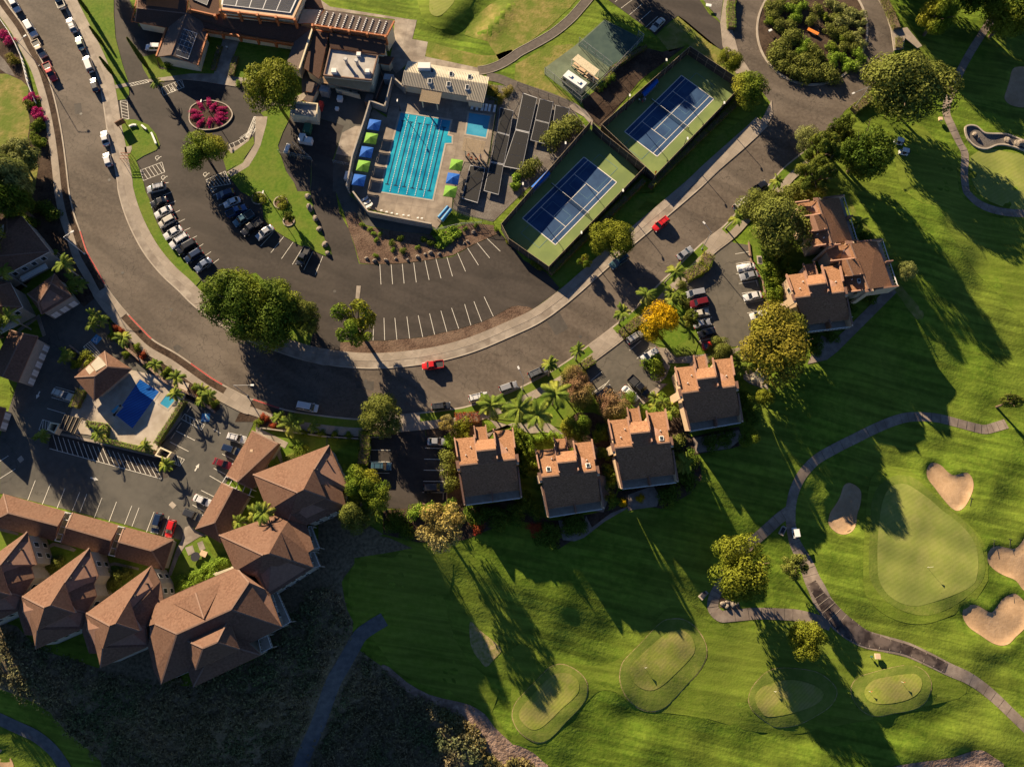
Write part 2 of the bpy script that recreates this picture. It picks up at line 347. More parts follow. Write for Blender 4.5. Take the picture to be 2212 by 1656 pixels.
def band(name, C, d0, d1, mats, h, i0=0, i1=None, kind='structure'):
    C = np.asarray(C); A = offs(C, d0)[i0:i1]; B = offs(C, d1)[i0:i1]; mb = MB(); n = len(A)
    v = [(*p, h) for p in A]+[(*p, h) for p in B]+[(*p, -.05) for p in A]+[(*p, -.05) for p in B]
    f = []
    sgn = 1 if d1 > d0 else -1
    for k in range(n-1):
        q = [(k, k+1, n+k+1, n+k), (2*n+k, 2*n+k+1, k+1, k), (n+k, n+k+1, 3*n+k+1, 3*n+k)]
        f += [x if sgn > 0 else x[::-1] for x in q]
    f += [(0, n, 3*n, 2*n), (n-1, 2*n-1+0, 4*n-1, 3*n-1)]
    mb.add(v, f); return setp(mb.build(name, mats), kind=kind)
def trail(name, s, wd, mat, off=.04, n=4, kind='structure'):
    """a path of given width (m) following a centre line over the terrain"""
    P = cr(pts(s), n, False); C = G(P)[:, :2]; w_ = wd/2 if np.isscalar(wd) else np.interp(np.linspace(0, 1, len(C)), np.linspace(0, 1, len(wd)), wd)/2
    rows = []; t = np.gradient(C, axis=0); t /= np.hypot(*t.T)[:, None]; nr = np.column_stack([-t[:, 1], t[:, 0]])
    for q in (-1, -.5, 0, .5, 1):
        X = C+nr*(np.ones(len(C))*w_)[:, None]*q; rows.append(np.column_stack([X, zt(X)+off]))
    mb = MB()
    for k in range(1, len(C)-1, 2): a_, b_ = rows[0][k], rows[4][k]; mb.bar(tuple(a_+[0, 0, .006]), tuple((a_+b_)/2+[0, 0, .012]), .07, .01); mb.bar(tuple((a_+b_)/2+[0, 0, .012]), tuple(b_+[0, 0, .006]), .07, .01)
    if mat in ('path', 'wet_path'): setp(mb.build('path_joint', 'dark_metal_' if mat == 'path' else 'kerb'), kind='structure')
    m = len(C); v = np.concatenate(rows); f = [(r*m+k, r*m+k+1, (r+1)*m+k+1, (r+1)*m+k) for r in range(4) for k in range(m-1)]
    return setp(MB().add(v, f).build(name, mat, smooth=True), kind=kind), C
# ================= SETTING =================
BK = ["32 690,858 740,870 790,910 805,960 795,1050 770,1130 760,1210 730,1270 670,1300 600,1290 540,1240 520,1190 540,1110 580,1050 620,980 650,890",
 "32 1400,690 1450,685 1500,710 1550,760 1600,790 1660,778 1720,770 1760,810 1775,880 1755,960 1700,1060 1640,1097 1580,1070 1500,980 1440,900 1380,820 1370,750",
 "32 2230,1320 2190,1370 2140,1420 2080,1420 1990,1402 1930,1418 1895,1480 1905,1550 1960,1610 2040,1656 33 2140,45 2230,140 2400,100 2420,-200 2330,-330",
 "33 1690,290 1740,255 1810,260 1870,295 1930,320 1975,270 2030,200 2100,162 2150,165 2220,235 2260,330 2240,430 2140,530 2080,590 2010,605 1930,580 1840,520 1750,460 1700,400 1680,340",
 "30 2240,585 2160,580 2110,605 2085,700 2060,780 2042,850 2080,900 2150,925 2230,925 2350,850 2340,640",
 "03 0,1500 60,1530 100,1590 120,1660 100,1800 -200,1800 -200,1500"]
TEE = ["23 410,768 500,790 590,850 640,920 650,990 630,1080 560,1170 470,1260 380,1360 300,1425 220,1440 130,1400 60,1340 15,1260 5,1180 40,1090 120,1000 220,900 320,800",
 "23 1390,378 1480,385 1570,440 1640,530 1675,620 1670,720 1610,830 1520,930 1430,1030 1330,1130 1240,1168 1140,1160 1050,1110 980,1030 940,930 935,840 960,750 1030,670 1120,580 1220,470 1310,395",
 "33 780,880 900,840 1050,800 1200,775 1300,795 1370,850 1405,930 1395,1020 1340,1110 1230,1165 1080,1190 950,1215 850,1190 770,1120 725,1030 725,950",
 "23 2211,830 33 130,800 400,830 550,930 590,1020 540,1120 430,1200 250,1290 80,1310 23 2211,1275 2140,1220 2070,1150 2045,1070 2070,980 2130,900"]
TEEI = ["23 440,840 520,860 575,920 575,1000 520,1070 430,1150 330,1250 240,1320 170,1330 110,1290 60,1220 70,1160 150,1060 260,940 350,860",
 "23 1430,470 1510,490 1570,570 1575,660 1510,750 1420,840 1310,940 1220,990 1130,980 1060,930 1020,850 1030,770 1110,690 1220,590 1330,500",
 "33 950,890 1200,850 1290,860 1330,930 1290,1020 1180,1080 1000,1110 880,1090 830,1020 860,940",
 "23 2211,940 33 200,900 400,950 480,1030 400,1120 200,1190 23 2211,1220 2140,1160 2100,1080 2120,1000"]
COL = "32 900,1000 960,880 1080,800 1180,790 1290,830 1400,930 1560,1080 1720,1210 1830,1370 1875,1560 33 1860,20 1800,110 1690,205 1550,290 1380,345 1200,320 1030,230 920,110 875,0 32 870,1500 880,1250 890,1100"
GRN = "32 1130,865 1200,870 1280,915 1400,1000 1500,1090 1620,1180 1740,1300 1800,1420 1815,1560 33 1805,0 1780,70 1690,130 1560,185 1420,232 1280,265 1150,240 1040,170 975,80 950,0 32 945,1560 945,1380 960,1200 975,1080 1010,960 1060,890"
for k, s in enumerate(BK): bump(s, -.65, 2.0)
for s, h in zip(TEE, (.22, .22, .14, .14)): bump(s, h, 5.0)
bump(COL, .6, 8.0)
# mounds by the top green and on the bottom right slope
for s, h, wd in (("10 1650,330 1760,180 1900,60 2000,-60 2120,-60 2100,40 2000,200 1880,330 1750,400", -.6, 6), ("10 1950,280 2060,180 2170,60 2200,60 2120,200 2020,310", .9, 5),
 ("10 1430,-100 1420,100 1450,170 1520,230 1600,255 1700,230 1780,170 1840,80 1870,-100", 1.3, 7), ("23 700,1100 900,1150 1500,1230 2211,1330 2211,1480 1500,1420 900,1330 650,1250", -.6, 10),
 ("33 0,1400 500,1330 1000,1260 1500,1160 1750,1080 1850,1150 1500,1350 900,1450 0,1540", -.7, 10), ("33 1120,1640 1500,1580 1800,1500 1950,1560 2050,1700 1500,1900 1000,1900", -1.4, 8),
 ("32 1780,700 1900,850 1850,1000 1780,1090 1850,1150 1950,1000 2000,800 1880,640", .6, 7), ("32 480,1080 600,920 540,880 420,1000", .7, 5), ("33 1600,600 1800,560 2000,680 1900,760", .7, 7),
 ("33 1850,750 2211,600 2211,850 2000,1000 1800,900", -.5, 9), ("31 1380,150 1480,450 1680,700 1760,760 1640,420 1540,160", .8, 10)):
    P = pts(s); X = G(P)[:, :2]; BUMPS.append((X, h, wd, X.min(0)-wd*1.2, X.max(0)+wd*1.2))
BUMPS = [(X, h, wd, np.asarray(lo), np.asarray(hi)) for X, h, wd, lo, hi in BUMPS]
gx = np.concatenate([[-4000, -1500, -600, -350], np.arange(-250, -90, 3.), np.arange(-90, 165, .75), np.arange(165, 260, 3.), [300, 420, 700, 1600, 4000]])
gy = np.concatenate([[-4000, -1500, -600, -300, -180, -130], np.arange(-90, 165, .75), np.arange(165, 330, 3.), [340, 380, 500, 900, 1800, 4000]])
XX, YY = np.meshgrid(gx, gy); V = np.column_stack([XX.ravel(), YY.ravel()]); Z = np.concatenate([zt(q) for q in np.array_split(V, 40)])
nx, ny = len(gx), len(gy); q = (np.arange(ny-1)[:, None]*nx+np.arange(nx-1)[None]).ravel()
me = bpy.data.meshes.new('ground'); me.from_pydata(np.column_stack([V, Z]).tolist(), [], np.column_stack([q, q+1, q+1+nx, q+nx]).tolist())
me.polygons.foreach_set('use_smooth', [True]*len(me.polygons)); me.materials.append(M['rough_grass']); me.update()
setp(lk(bpy.data.objects.new('ground', me)), kind='structure')

# ---- golf ground ----
patch('fairway', "23 0,640 170,640 350,710 560,760 720,780 860,750 960,690 1090,560 1250,380 1400,230 1500,200 1660,380 1800,420 2211,390 33 150,400 400,430 600,590 760,650 1000,660 1300,760 1550,880 1720,970 1650,1060 1400,1120 1000,1220 540,1310 250,1370 0,1360 23 2000,1330 1700,1240 1350,1190 1150,1175 1000,1090 900,1010 800,990 720,1020 620,1120 450,1300 290,1460 130,1470 -60,1400 -200,1250 13 2100,1000 1900,800 1750,600 1650,300 1700,0 12 1650,1480 1300,1400 1200,1500 900,1500 13 800,50 830,300 1050,600 1250,850 1600,1000 1850,1080 2050,1200 2150,1340 2211,1400", 'fairway', .03, 2, 2)
patch('fairway', "31 1330,100 1480,120 1600,400 1800,700 2100,1000 2300,1300 2300,1656 2300,200 2000,230 1800,160 1680,40 30 1650,1656 1620,1400 1350,1100 1250,1060 1080,1300 1150,1640", 'fairway', .03, 0, 2)
patch('fairway', "30 1750,1350 1900,1290 2050,1310 2300,1400 31 2300,150 2211,170 2000,120 1850,40 1760,-100", 'green_turf', .04, 2, 2)
patch('green_surround', "32 820,1656 840,1200 880,850 980,740 1130,720 1300,800 1420,920 1600,1100 1800,1280 1890,1450 1900,1656 33 1880,80 1750,260 1550,360 1350,420 1150,400 980,320 850,180", 'fairway', .05, 3, 1.5)
patch('green_collar', COL, 'collar', .07, 3, 1.2)
patch('putting_green', GRN, 'green_turf', .09, 3, 1.2)
for k, s in enumerate(BK): patch('bunker', s, 'sand', .07, 4, .8)
for k, s in enumerate(TEE):
    P = cr(pts(s), 3); c = P.mean(0); patch('tee_edge', c+(P-c)*1.022, 'tan_edge', .08, 0, .9); patch('tee_collar', P, 'collar', .11, 0, .9)
for s in TEEI: patch('tee_ground', s, 'tee_turf', .15, 3, .9)
patch('dry_patch', "13 1850,400 1930,470 2080,590 2120,650 2060,720 1990,790 1940,740 1880,660 1850,560", 'tan_edge', .06, 3, 1)
patch('practice_green', "10 1420,-100 1420,100 1450,170 1520,230 1600,255 1700,230 1780,170 1840,80 1880,-100", 'fairway', .05, 2, 1.5)
patch('practice_green', "10 1500,100 1540,140 1600,135 1680,60 1720,0 1740,-100 1530,-100 1500,0", 'green_turf', .08, 2, 1.5)
patch('dry_verge', "10 1370,330 1500,360 1620,400 1900,470 2060,480 2211,430 2211,560 2100,590 1960,600 1700,560 1480,500 1430,380", 'dry_lawn', .04, 2)
patch('dry_verge', "10 1950,100 2100,0 2300,-50 20 450,-20 560,0 400,160 300,250 60,430 0,460 10 2100,520 2000,360 1800,300", 'dry_lawn', .04, 2)
patch('dry_verge', "20 30,560 300,400 520,380 560,420 300,600 280,660 480,840 560,880 330,820 150,760 20,690", 'dry_lawn', .04, 1)
patch('dry_verge', "20 1250,310 1440,140 1500,180 1800,430 1900,560 1980,740 1900,650 1520,390 1360,450", 'dry_lawn', .04, 1)
patch('dry_verge', "31 700,20 760,180 880,330 1000,560 1180,850 1350,1050 1280,1100 1130,900 1000,700 980,430 740,250", 'dry_lawn', .04, 2)
patch('dry_verge', "20 600,870 730,780 850,560 1100,400 1300,450 1500,400 1100,700 900,950 760,1100 650,1020", 'soil', .04, 1)
trail('cart_path', "33 2300,1380 2120,1210 1980,1075 1850,965 1720,880 1560,810 1400,730 1200,640 1000,590 830,545 700,470 580,360 480,240 430,130 380,30 32 330,1560 270,1450 225,1350 200,1230 195,1120 205,1020 230,920 280,810 350,720 440,640 600,550 750,475 900,400 1050,335 1180,295 1300,285 1450,295 1600,330 1750,370 1870,395 1960,375 2060,345", [2.3, 2.5, 3.2, 4.5, 3.6, 2.3, 2.3, 2.3, 2.3, 2.1, 2.3], 'path')
trail('wet_cart_path', "33 375,60 430,150 500,250 600,370 720,470 850,545 1010,590 1200,640 1400,730 1540,800", [2.1, 2.4, 3.9, 4.2, 3.3, 2.15, 2.1, 2.1], 'wet_path', .085)
trail('cart_path', "32 215,1080 100,1160 0,1250 22 2120,1330 2050,1390 1960,1480 23 1850,10 1780,120 1740,210 1740,290 1800,350 1880,350 2100,330 33 100,335 250,345 400,380 540,430", 2.5, 'path', .055)
trail('cart_path', "30 2130,-60 2040,50 1920,190 1820,340 1740,470 1660,620 1590,790 1550,880 1540,980 1590,1100 1650,1230 1700,1330 1695,1500 1710,1640 31 1740,30 1820,100 1930,150 2080,180 2300,190", 2.1, 'path')
trail('cart_path', "13 1110,380 1000,445 900,520 830,640 750,780 680,900 620,1050 570,1200 510,1350 440,1500 370,1680", 3.0, 'dark_path', .1)
trail('cart_path', "03 -80,1200 0,1240 150,1310 300,1380 420,1470 500,1560 580,1690", 2.6, 'dark_path', .1)
trail('walkway', "10 1990,660 2100,680 2211,725 20 150,780 330,840 520,920", 2.6, 'asphalt_path', .065)
_, PC = trail('walkway', "20 700,-60 600,60 500,170 360,285 200,380 60,455 10 2211,500 2110,560 2000,600 1920,612", 2.5, 'asphalt_path', .08)
for sgn in (-1, 1):
    X = offs(PC, sgn*1.3); mb = MB()
    zz = zt(X)
    for k in range(len(X)-1): mb.bar((*X[k], zz[k]+.06), (*X[k+1], zz[k+1]+.06), .12, .14)
    setp(mb.build('kerb', 'kerb'), kind='structure')
patch('ridge', "13 1080,780 1150,790 1300,920 1500,1030 1700,1080 1850,1120 1980,1200 2060,1310 2211,1450 23 0,1460 60,1470 180,1530 260,1600 320,1680 23 100,1800 13 2211,1700 2000,1540 1950,1400 1880,1300 1800,1240 1700,1180 1500,1100 1300,1000 1180,900", 'rock_soil', .07, 2, .8)
patch('ridge', "33 1000,1700 1130,1640 1400,1600 1600,1570 1750,1520 1850,1510 1950,1570 2040,1680 1500,1760", 'rock_soil', .07, 2, .8)
patch('gully', "03 -200,350 0,420 180,500 350,640 850,800 1000,720 1350,940 1650,960 2211,720 13 0,700 220,440 130,120 400,0 620,-60 12 760,1260 1150,1330 1350,1420 13 850,-150 740,60 780,280 840,400 830,600 1080,780 1180,900 1300,1000 1500,1100 1700,1180 1800,1240 1880,1300 1950,1400 2000,1540 2211,1700 2211,1900 -200,1900 03 900,1800 870,1600 700,1450 560,1330 430,1180 300,1100 0,980 -200,960", 'scrub_soil', .06, 1, 1.5)

# ---- the street ----
N_ = "00 500,-60 600,150 700,350 780,520 850,700 890,900 920,1100 960,1300 1010,1560 01 1020,0 1070,180 1150,370 1260,560 1400,730 1540,860 1650,970 1800,1090 2000,1220 11 0,1320 100,1355 400,1455 700,1510 1000,1530 1300,1512 1600,1465 1900,1380 2211,1250 21 250,1130 480,965 700,775 1000,505 1250,295 1590,5 20 1750,1510 2000,1285 2120,1180 2211,1090"
S_ = "00 45,0 200,215 300,400 385,560 440,720 490,900 540,1150 575,1400 01 605,0 650,200 700,340 760,520 850,680 925,820 1020,950 1120,1065 1220,1170 1340,1285 1540,1400 1760,1555 1890,1640 02 2140,115 12 0,138 250,220 500,262 750,292 950,300 1250,265 1450,245 1700,215 1830,190 2020,130 2211,60 21 160,1640 330,1550 500,1440 620,1350 860,1170 1090,980 1260,800 1450,620 1640,440 1830,290 1980,130 2100,40 2211,-60 30 130,1450 330,1290"
NC = curve("00 430,-240 "+N_[3:]); SC = curve("00 -80,-240 "+S_[3:])
road = np.concatenate([NC, unp(pts("20 2211,1060 2211,960 30 40,1000 30,900 0,860 20 2090,700 1950,440 1900,250 1920,0 1960,-100 30 900,-100 1000,60 1075,260 1090,440 1000,620 870,800 660,960 560,1130 430,1200")), SC[::-1]])
patch('road', road, 'road', .03, 0, world=True)
band('kerb', NC, 0, .3, 'kerb', .15); band('verge_paving', NC, .3, 1.9, 'concrete_plain', .135); band('pavement', NC, 1.9, 3.9, 'concrete', .16)
band('kerb', SC, 0, -.35, 'kerb', .15); band('verge', SC, -.35, -1.9, 'soil', .13, 0, 24*6+3); band('verge', SC, -.35, -2.2, 'lawn', .14, 24*6+3); band('pavement', SC, -1.9, -3.7, 'concrete', .16, 0, 24*6+3); band('pavement', SC, -2.2, -4.2, 'concrete', .16, 24*6+3)
def near(C, p): return int(np.argmin(np.hypot(*(C-unp([p])[0]).T)))
def sp(a, b):
    return near(SC, pts(a)[0]), near(SC, pts(b)[0])
for a, b in (("01 680,340", "01 925,820"), ("01 1115,1070", "01 1335,1285"), ("01 1630,1505", "02 1950,30"), ("02 2190,130", "12 270,215")):
    i, j = sp(a, b); band('kerb_paint', SC, -.02, -.3, 'red_paint', .165, i, j)
for a, b in (("01 925,820", "01 1115,1070"), ("02 1970,40", "02 2190,130"), ("12 1000,300", "12 1450,245"), ("21 640,1340", "21 880,1150"), ("21 1640,440", "21 1830,290")):
    i, j = sp(a, b); band('driveway', SC, -.1, -3.8, 'concrete', .175, i, j)
slab('driveway', "11 470,1340 725,1385 770,1400 760,1500 580,1500 370,1440", ('kerb', 'concrete_plain'), .185)
# roundabout pavements
slab('pavement', "20 1840,-60 1800,200 1820,400 1880,560 1940,640 2060,620 1960,470 1900,250 1900,120 1870,0 1890,-60", ('kerb', 'concrete'), .13)
slab('pavement', "20 2211,930 2170,1010 2080,1120 2000,1200 1590,1540 1640,1600 2000,1290 2120,1180 2211,1070 30 40,1000 30,870", ('kerb', 'concrete'), .17)
slab('pavement', "30 910,-60 1010,100 1060,260 1085,440 1110,430 1170,420 1180,330 1290,420 1330,400 1200,240 1090,260 1040,100 960,-60", ('kerb', 'concrete'), .13)
# ring kerb and planted island
cc = np.array([(1754+121*math.cos(t), 65+121*math.sin(t)*1.0) for t in np.linspace(0, 2*math.pi, 64, False)]); RK = unp(cc)
mb = MB(); ctr = RK.mean(0); In = ctr+(RK-ctr)*.965; n = 64
mb.add([(*p, .2) for p in RK]+[(*p, .2) for p in In]+[(*p, -.05) for p in RK]+[(*p, .05) for p in In], [f for k in range(n) for f in ((n+k, n+(k+1) % n, (k+1) % n, k), (k, (k+1) % n, 2*n+(k+1) % n, 2*n+k), (3*n+k, 3*n+(k+1) % n, n+(k+1) % n, n+k))])
setp(mb.build('kerb', 'kerb'), kind='structure'); patch('planting_bed', In, 'soil', .1, world=True)

# ---- clubhouse car park ----
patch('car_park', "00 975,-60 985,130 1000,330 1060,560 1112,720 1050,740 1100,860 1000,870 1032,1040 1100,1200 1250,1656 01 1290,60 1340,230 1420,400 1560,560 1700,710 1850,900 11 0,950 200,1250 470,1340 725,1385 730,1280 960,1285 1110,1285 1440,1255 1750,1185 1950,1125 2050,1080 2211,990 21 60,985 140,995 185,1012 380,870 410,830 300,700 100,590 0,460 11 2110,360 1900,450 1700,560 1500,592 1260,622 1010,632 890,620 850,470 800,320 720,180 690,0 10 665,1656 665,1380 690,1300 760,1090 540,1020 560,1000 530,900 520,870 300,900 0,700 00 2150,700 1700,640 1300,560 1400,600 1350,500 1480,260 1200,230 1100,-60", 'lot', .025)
for s in ("00 665,0 985,0 985,130 1000,330 1060,560 1112,715 975,745 950,640 880,480 800,310 700,60 650,-60",): slab('lawn', s, ('kerb', 'lawn'), .12)
slab('pavement', "00 960,745 1112,718 1120,745 975,775", ('kerb', 'concrete'), .125)
slab('lawn', "00 985,775 1115,752 1118,820 1090,860 1010,870 990,850", ('kerb', 'lawn'), .12)
slab('lawn', "00 1032,1060 1060,1035 1170,1035 1280,1080 1350,1160 1385,1255 1350,1300 1240,1350 1180,1390 1210,1480 1240,1570 1260,1656 01 1290,60 1340,230 1420,400 1560,560 1700,715 1740,760 1680,830 1640,780 1500,640 1350,430 1220,200 1150,0 00 1100,1500 1060,1300", ('kerb', 'lawn'), .12)
slab('lawn', "11 0,700 160,850 330,985 420,980 520,1090 500,1200 465,1335 300,1300 180,1240 60,1200 01 2000,1080 1750,850", ('kerb', 'lawn'), .12)
slab('lawn', "10 300,900 290,1030 230,1150 190,1260 210,1330 260,1480 330,1580 360,1656 470,1656 480,1390 480,1560 11 470,0 490,110 520,250 560,330 600,420 640,480 655,545 600,555 540,530 500,510 380,465 240,385 165,335 70,240 50,60 01 2190,60 2080,0 00 1960,1500 2211,1300 10 20,1300 100,1040 40,980 200,900", ('kerb', 'lawn'), .12)
slab('pavement', "10 0,1010 100,1010 90,1080 40,1260 0,1340 00 2150,1440 2000,1530 1960,1490 2100,1410 2200,1250 2211,1120", ('kerb', 'concrete'), .13)
slab('pavement', "10 -10,1090 00 2190,1120 2150,1220 2000,1330 1975,1295 2120,1230 2180,1150 2200,1080", ('kerb', 'concrete'), .13)
slab('lawn', "00 1980,1290 2100,1260 2190,1180 2200,1240 2090,1400 1960,1480 1930,1380", ('kerb', 'lawn'), .12)
slab('lawn', "00 1215,500 1340,470 1380,600 1500,610 1780,620 1800,400 1900,400 1870,640 1640,650 1500,660 1290,685 1240,600", ('kerb', 'lawn'), .12)
slab('pavement', "00 1280,690 1640,640 1850,640 1930,330 2070,350 1990,560 1980,660 2211,690 2211,730 2090,720 2035,752 1750,705 1600,690 1290,712", ('kerb', 'concrete_plain'), .14)
slab('lawn', "00 2050,430 2211,430 10 200,430 280,600 0,700 00 2150,690 2000,670", ('kerb', 'lawn'), .13)
slab('pavement', "10 270,880 420,800 440,850 290,920 200,920 150,900", ('kerb', 'concrete_plain'), .14)
patch('soil_bed', "00 -60,0 0,150 60,260 140,400 230,620 290,780 330,940 390,1010 430,1180 470,1500 480,1656 01 500,150 570,330 640,560 760,760 850,900 730,990 640,930 560,740 440,560 300,330 200,200 0,220 -60,0 00 -60,900", 'soil', .04)
patch('dry_lawn', "00 -60,640 60,640 190,700 250,760 230,900 260,1050 240,1200 330,1450 300,1656 01 200,60 -60,140", 'dry_lawn', .06)
patch('dirt_track', "00 -60,420 40,520 110,620 130,660 60,640 -60,560", 'gravel', .06)
patch('mulch_bed', "11 730,1300 960,1288 1110,1288 1440,1258 1750,1188 1950,1128 2050,1083 2211,993 21 50,985 140,995 180,1010 100,1060 0,1110 11 2211,1120 1900,1250 1600,1340 1300,1390 1000,1405 725,1388", 'mulch', .07)
patch('mulch_bed', "11 760,180 860,180 950,300 1200,340 1560,380 1640,340 1850,270 2050,290 2110,355 1900,445 1700,550 1500,588 1260,618 1010,628 895,612 855,470 800,320", 'mulch', .06)
patch('yard', "10 390,560 1210,510 1300,640 1290,850 1160,1010 1000,930 520,905 400,870", 'grey_lot', .029)
patch('yard', "10 520,870 1000,880 1000,1200 860,1380 840,1656 11 800,20 950,150 1240,250 1530,320 1500,370 1200,340 950,290 860,180 760,180 690,0 10 665,1656 665,1400 690,1330 740,1140 760,1090 545,1020", 'grey_lot', .035)
slab('yard_paving', "10 745,1150 860,1090 950,1100 870,1370 690,1330", ('kerb', 'concrete_plain'), .09)
slab('pool_paving', "10 1190,720 1290,800 1290,740 2000,850 2085,880 2000,1420 1800,1400 1700,1656 11 1700,30 1690,150 1560,320 1525,300 1240,215 950,140 860,0 10 830,1656 850,1380 1010,940 1130,1020", ('kerb', 'pool_deck'), .12)
patch('terrace', "10 560,0 640,60 1390,175 1350,340 1485,365 1460,490 1930,590 1930,650 1300,560 1210,640 1150,560 1180,400 1200,170 560,80", 'concrete_plain', .05)
patch('gravel_yard', "10 2000,730 2211,750 20 0,740 500,910 640,1100 300,1500 120,1640 11 2110,200 2050,260 1800,200 1700,150 1710,30 10 1740,1400 2010,1420 2090,900", 'gravel', .045)
patch('verge', "20 740,1130 1200,1590 1240,1560 2211,880 2211,930 2170,1010 1590,1530 1400,1656 21 1000,480 700,740 420,820 300,700 310,660 640,400 1000,20 1390,0 1000,430 750,560 590,690 20 1230,1656 1160,1500", 'lawn', .05)
# ---- courts north of the tennis courts ----
patch('court', "20 800,170 1130,340 600,830 590,880 280,640 280,590 540,400", 'court_faded', .05)
patch('court', "20 800,180 1110,330 860,600 570,390", 'court_dark', .07)
slab('steps', "20 540,890 640,960 700,1040 690,1090 620,1010 480,930", ('kerb', 'concrete_plain'), .1)
patch('car_park', "20 830,-60 830,0 940,80 1200,270 1240,310 1330,220 1430,140 1500,200 1700,370 1800,430 1830,420 1800,200 1700,120 1620,0 1590,-60", 'lot', .04)
patch('planting_bed', "20 1620,-40 1830,-60 1800,190", 'gravel', .05)
patch('planting_bed', "20 1850,200 1850,30 1880,-60 1960,-60 1920,120 1900,260", 'soil', .06)
# tennis courts
for s in ("20 1490,450 1960,770 1200,1570 760,1140", "20 670,1110 1130,1480 21 310,690 -20,440 11 2120,330"):
    patch('tennis_court', s, 'court_green', .05)
def rect4(s): return [np.array(p) for p in unp(pts(s))]
CTS = [rect4("20 1464,653 1741,860 1253,1355 976,1137"), rect4("20 625,1355 903,1578 21 372,463 91,228")]
for A, B, C_, D_ in CTS:
    o = (A+B+C_+D_)/4; v = (C_-B)/np.linalg.norm(C_-B); u = (B-A)/np.linalg.norm(B-A); u = u-v*(u@v); u /= np.linalg.norm(u)
    if u[0]*v[1]-u[1]*v[0] < 0: u = -u
    Pt = lambda a, b, z: (*(o+u*a+v*b), z)
    patch('tennis_court_centre', [Pt(a, b, 0)[:2] for a, b in ((-5.6, -12), (5.6, -12), (5.6, 12), (-5.6, 12))], 'court_blue', .065, world=True)
    mb = MB()
    def ln(a0, b0, a1, b1, w=.1, z=.08):
        if a0 == a1: q = [(a0-w, b0), (a0+w, b0), (a0+w, b1), (a0-w, b1)]
        else: q = [(a0, b0-w), (a1, b0-w), (a1, b0+w), (a0, b0+w)]
        mb.add([Pt(a, b, z) for a, b in q], [(0, 1, 2, 3)])
    for a in (-5.485, 5.485): ln(a, -11.885, a, 11.885)
    for a in (-4.115, 4.115): ln(a, -11.78, a, 11.78, .07, .081)
    for b in (-11.885, 11.885): ln(-5.4, b, 5.4, b, .11, .082)
    for b in (-6.4, 6.4): ln(-4.05, b, 4.05, b, .07, .083)
    ln(0, -6.33, 0, 6.33, .07, .084)
    setp(mb.build('court_lines', 'line'), kind='structure')
    mb = MB()
    for y0 in (-12.2, 12.2):
        s = 1 if y0 > 0 else -1
        for dx in (-3.05, 3.05):
            ln(dx, min(y0-9*s, y0+3*s), dx, max(y0-9*s, y0+3*s), .04, .078)
        ln(-3, y0+3*s, 3, y0+3*s, .04, .0775); ln(-3, y0-9*s, 3, y0-9*s, .04, .0775)
    setp(mb.build('practice_lines', 'line_blue'), kind='structure')
# ---- eastern townhouse car parks ----
patch('car_park', "21 1700,520 1740,460 1880,400 1910,440 2040,460 2110,700 2200,1020 31 60,1250 21 2211,1180 2010,1330 1880,1340 1700,1340 1590,1290 1590,1000 1480,770 1640,740 1720,620 1730,540", 'old_lot', .04)
patch('car_park', "21 720,1440 920,1250 1040,1180 1200,1300 1290,1350 1330,1430 1180,1500 1270,1656 22 1350,0 1200,130 1080,190 690,100 21 640,1540 700,1430", 'old_lot', .042)
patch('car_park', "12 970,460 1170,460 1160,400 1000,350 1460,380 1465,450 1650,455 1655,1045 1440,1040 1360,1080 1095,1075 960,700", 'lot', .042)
slab('walk', "21 1180,1340 1330,1350 1420,1430 1690,1400 2005,1335 2010,1360 1870,1420 1690,1480 1340,1480 1370,1500 1330,1600 1270,1656 22 1330,0 1200,140 1080,210 1040,190 1130,120 1290,0 21 1240,1640 1200,1560 1300,1480", ('kerb', 'concrete_plain'), .11)
slab('walk', "22 0,340 170,340 320,340 440,430 480,560 440,560 410,460 300,420 150,430 0,370 12 1950,290 2010,300 2080,380 2000,480 1960,440", ('kerb', 'concrete_plain'), .11)
slab('lawn', "22 0,100 220,40 300,0 460,0 520,200 540,260 470,330 420,380 310,360 0,320 12 2010,300 2090,220", ('kerb', 'lawn'), .105)
slab('lawn', "21 1250,950 1440,800 1480,930 1520,1040 1640,1200 1580,1400 1420,1420 1330,1340 1200,1300 1050,1170 920,1240 860,1180 1090,1000", ('kerb', 'lawn'), .105)
slab('lawn', "21 2040,420 2211,300 31 200,600 100,900 50,1300 21 2211,1000 2120,700", ('kerb', 'lawn'), .105)
patch('planting_bed', "12 970,330 1170,460 900,470 640,460 30,370 -200,150 0,250 300,340 600,380 920,405", 'soil', .06)
patch('planting_bed', "12 1460,340 1580,320 1900,290 1950,290 1960,440 1740,470 1660,460 1470,450", 'soil', .06)
patch('planting_bed', "12 1660,450 1740,470 1820,1080 2211,1000 22 320,1180 400,1180 850,1090 920,930 1450,840 1620,640 1640,820 1540,950 1300,1080 1060,1040 900,1130 700,1240 600,1300 400,1430 150,1200 0,1180 12 1800,1350 1400,1370 1100,1300 1100,1090 1660,1050", 'soil', .05, 0)
patch('planting_bed', "22 420,430 560,250 700,250 830,300 880,640 910,920 830,1090 790,1100 690,500 480,560", 'soil', .055)
patch('planting_bed', "22 1300,260 1450,240 1540,460 1960,370 2010,520 1900,560 1590,610 1450,840 1400,560", 'soil', .055)
for s in ("31 1110,870 1060,800 680,1180 560,1290 460,1240 370,1420 340,1490 510,1450 600,1380 850,1130",
          "22 400,1180 440,1180 500,1290 600,1290 640,1140 690,1240 850,1120 1000,1060 990,1080 800,1190 620,1330 540,1360 440,1350", "22 1000,1050 1000,960 1220,880 1280,985 1250,1060 1000,1095", "22 1590,600 1560,470 1960,400 1990,470 1880,560"):
    patch('walk', s, 'path', .09)
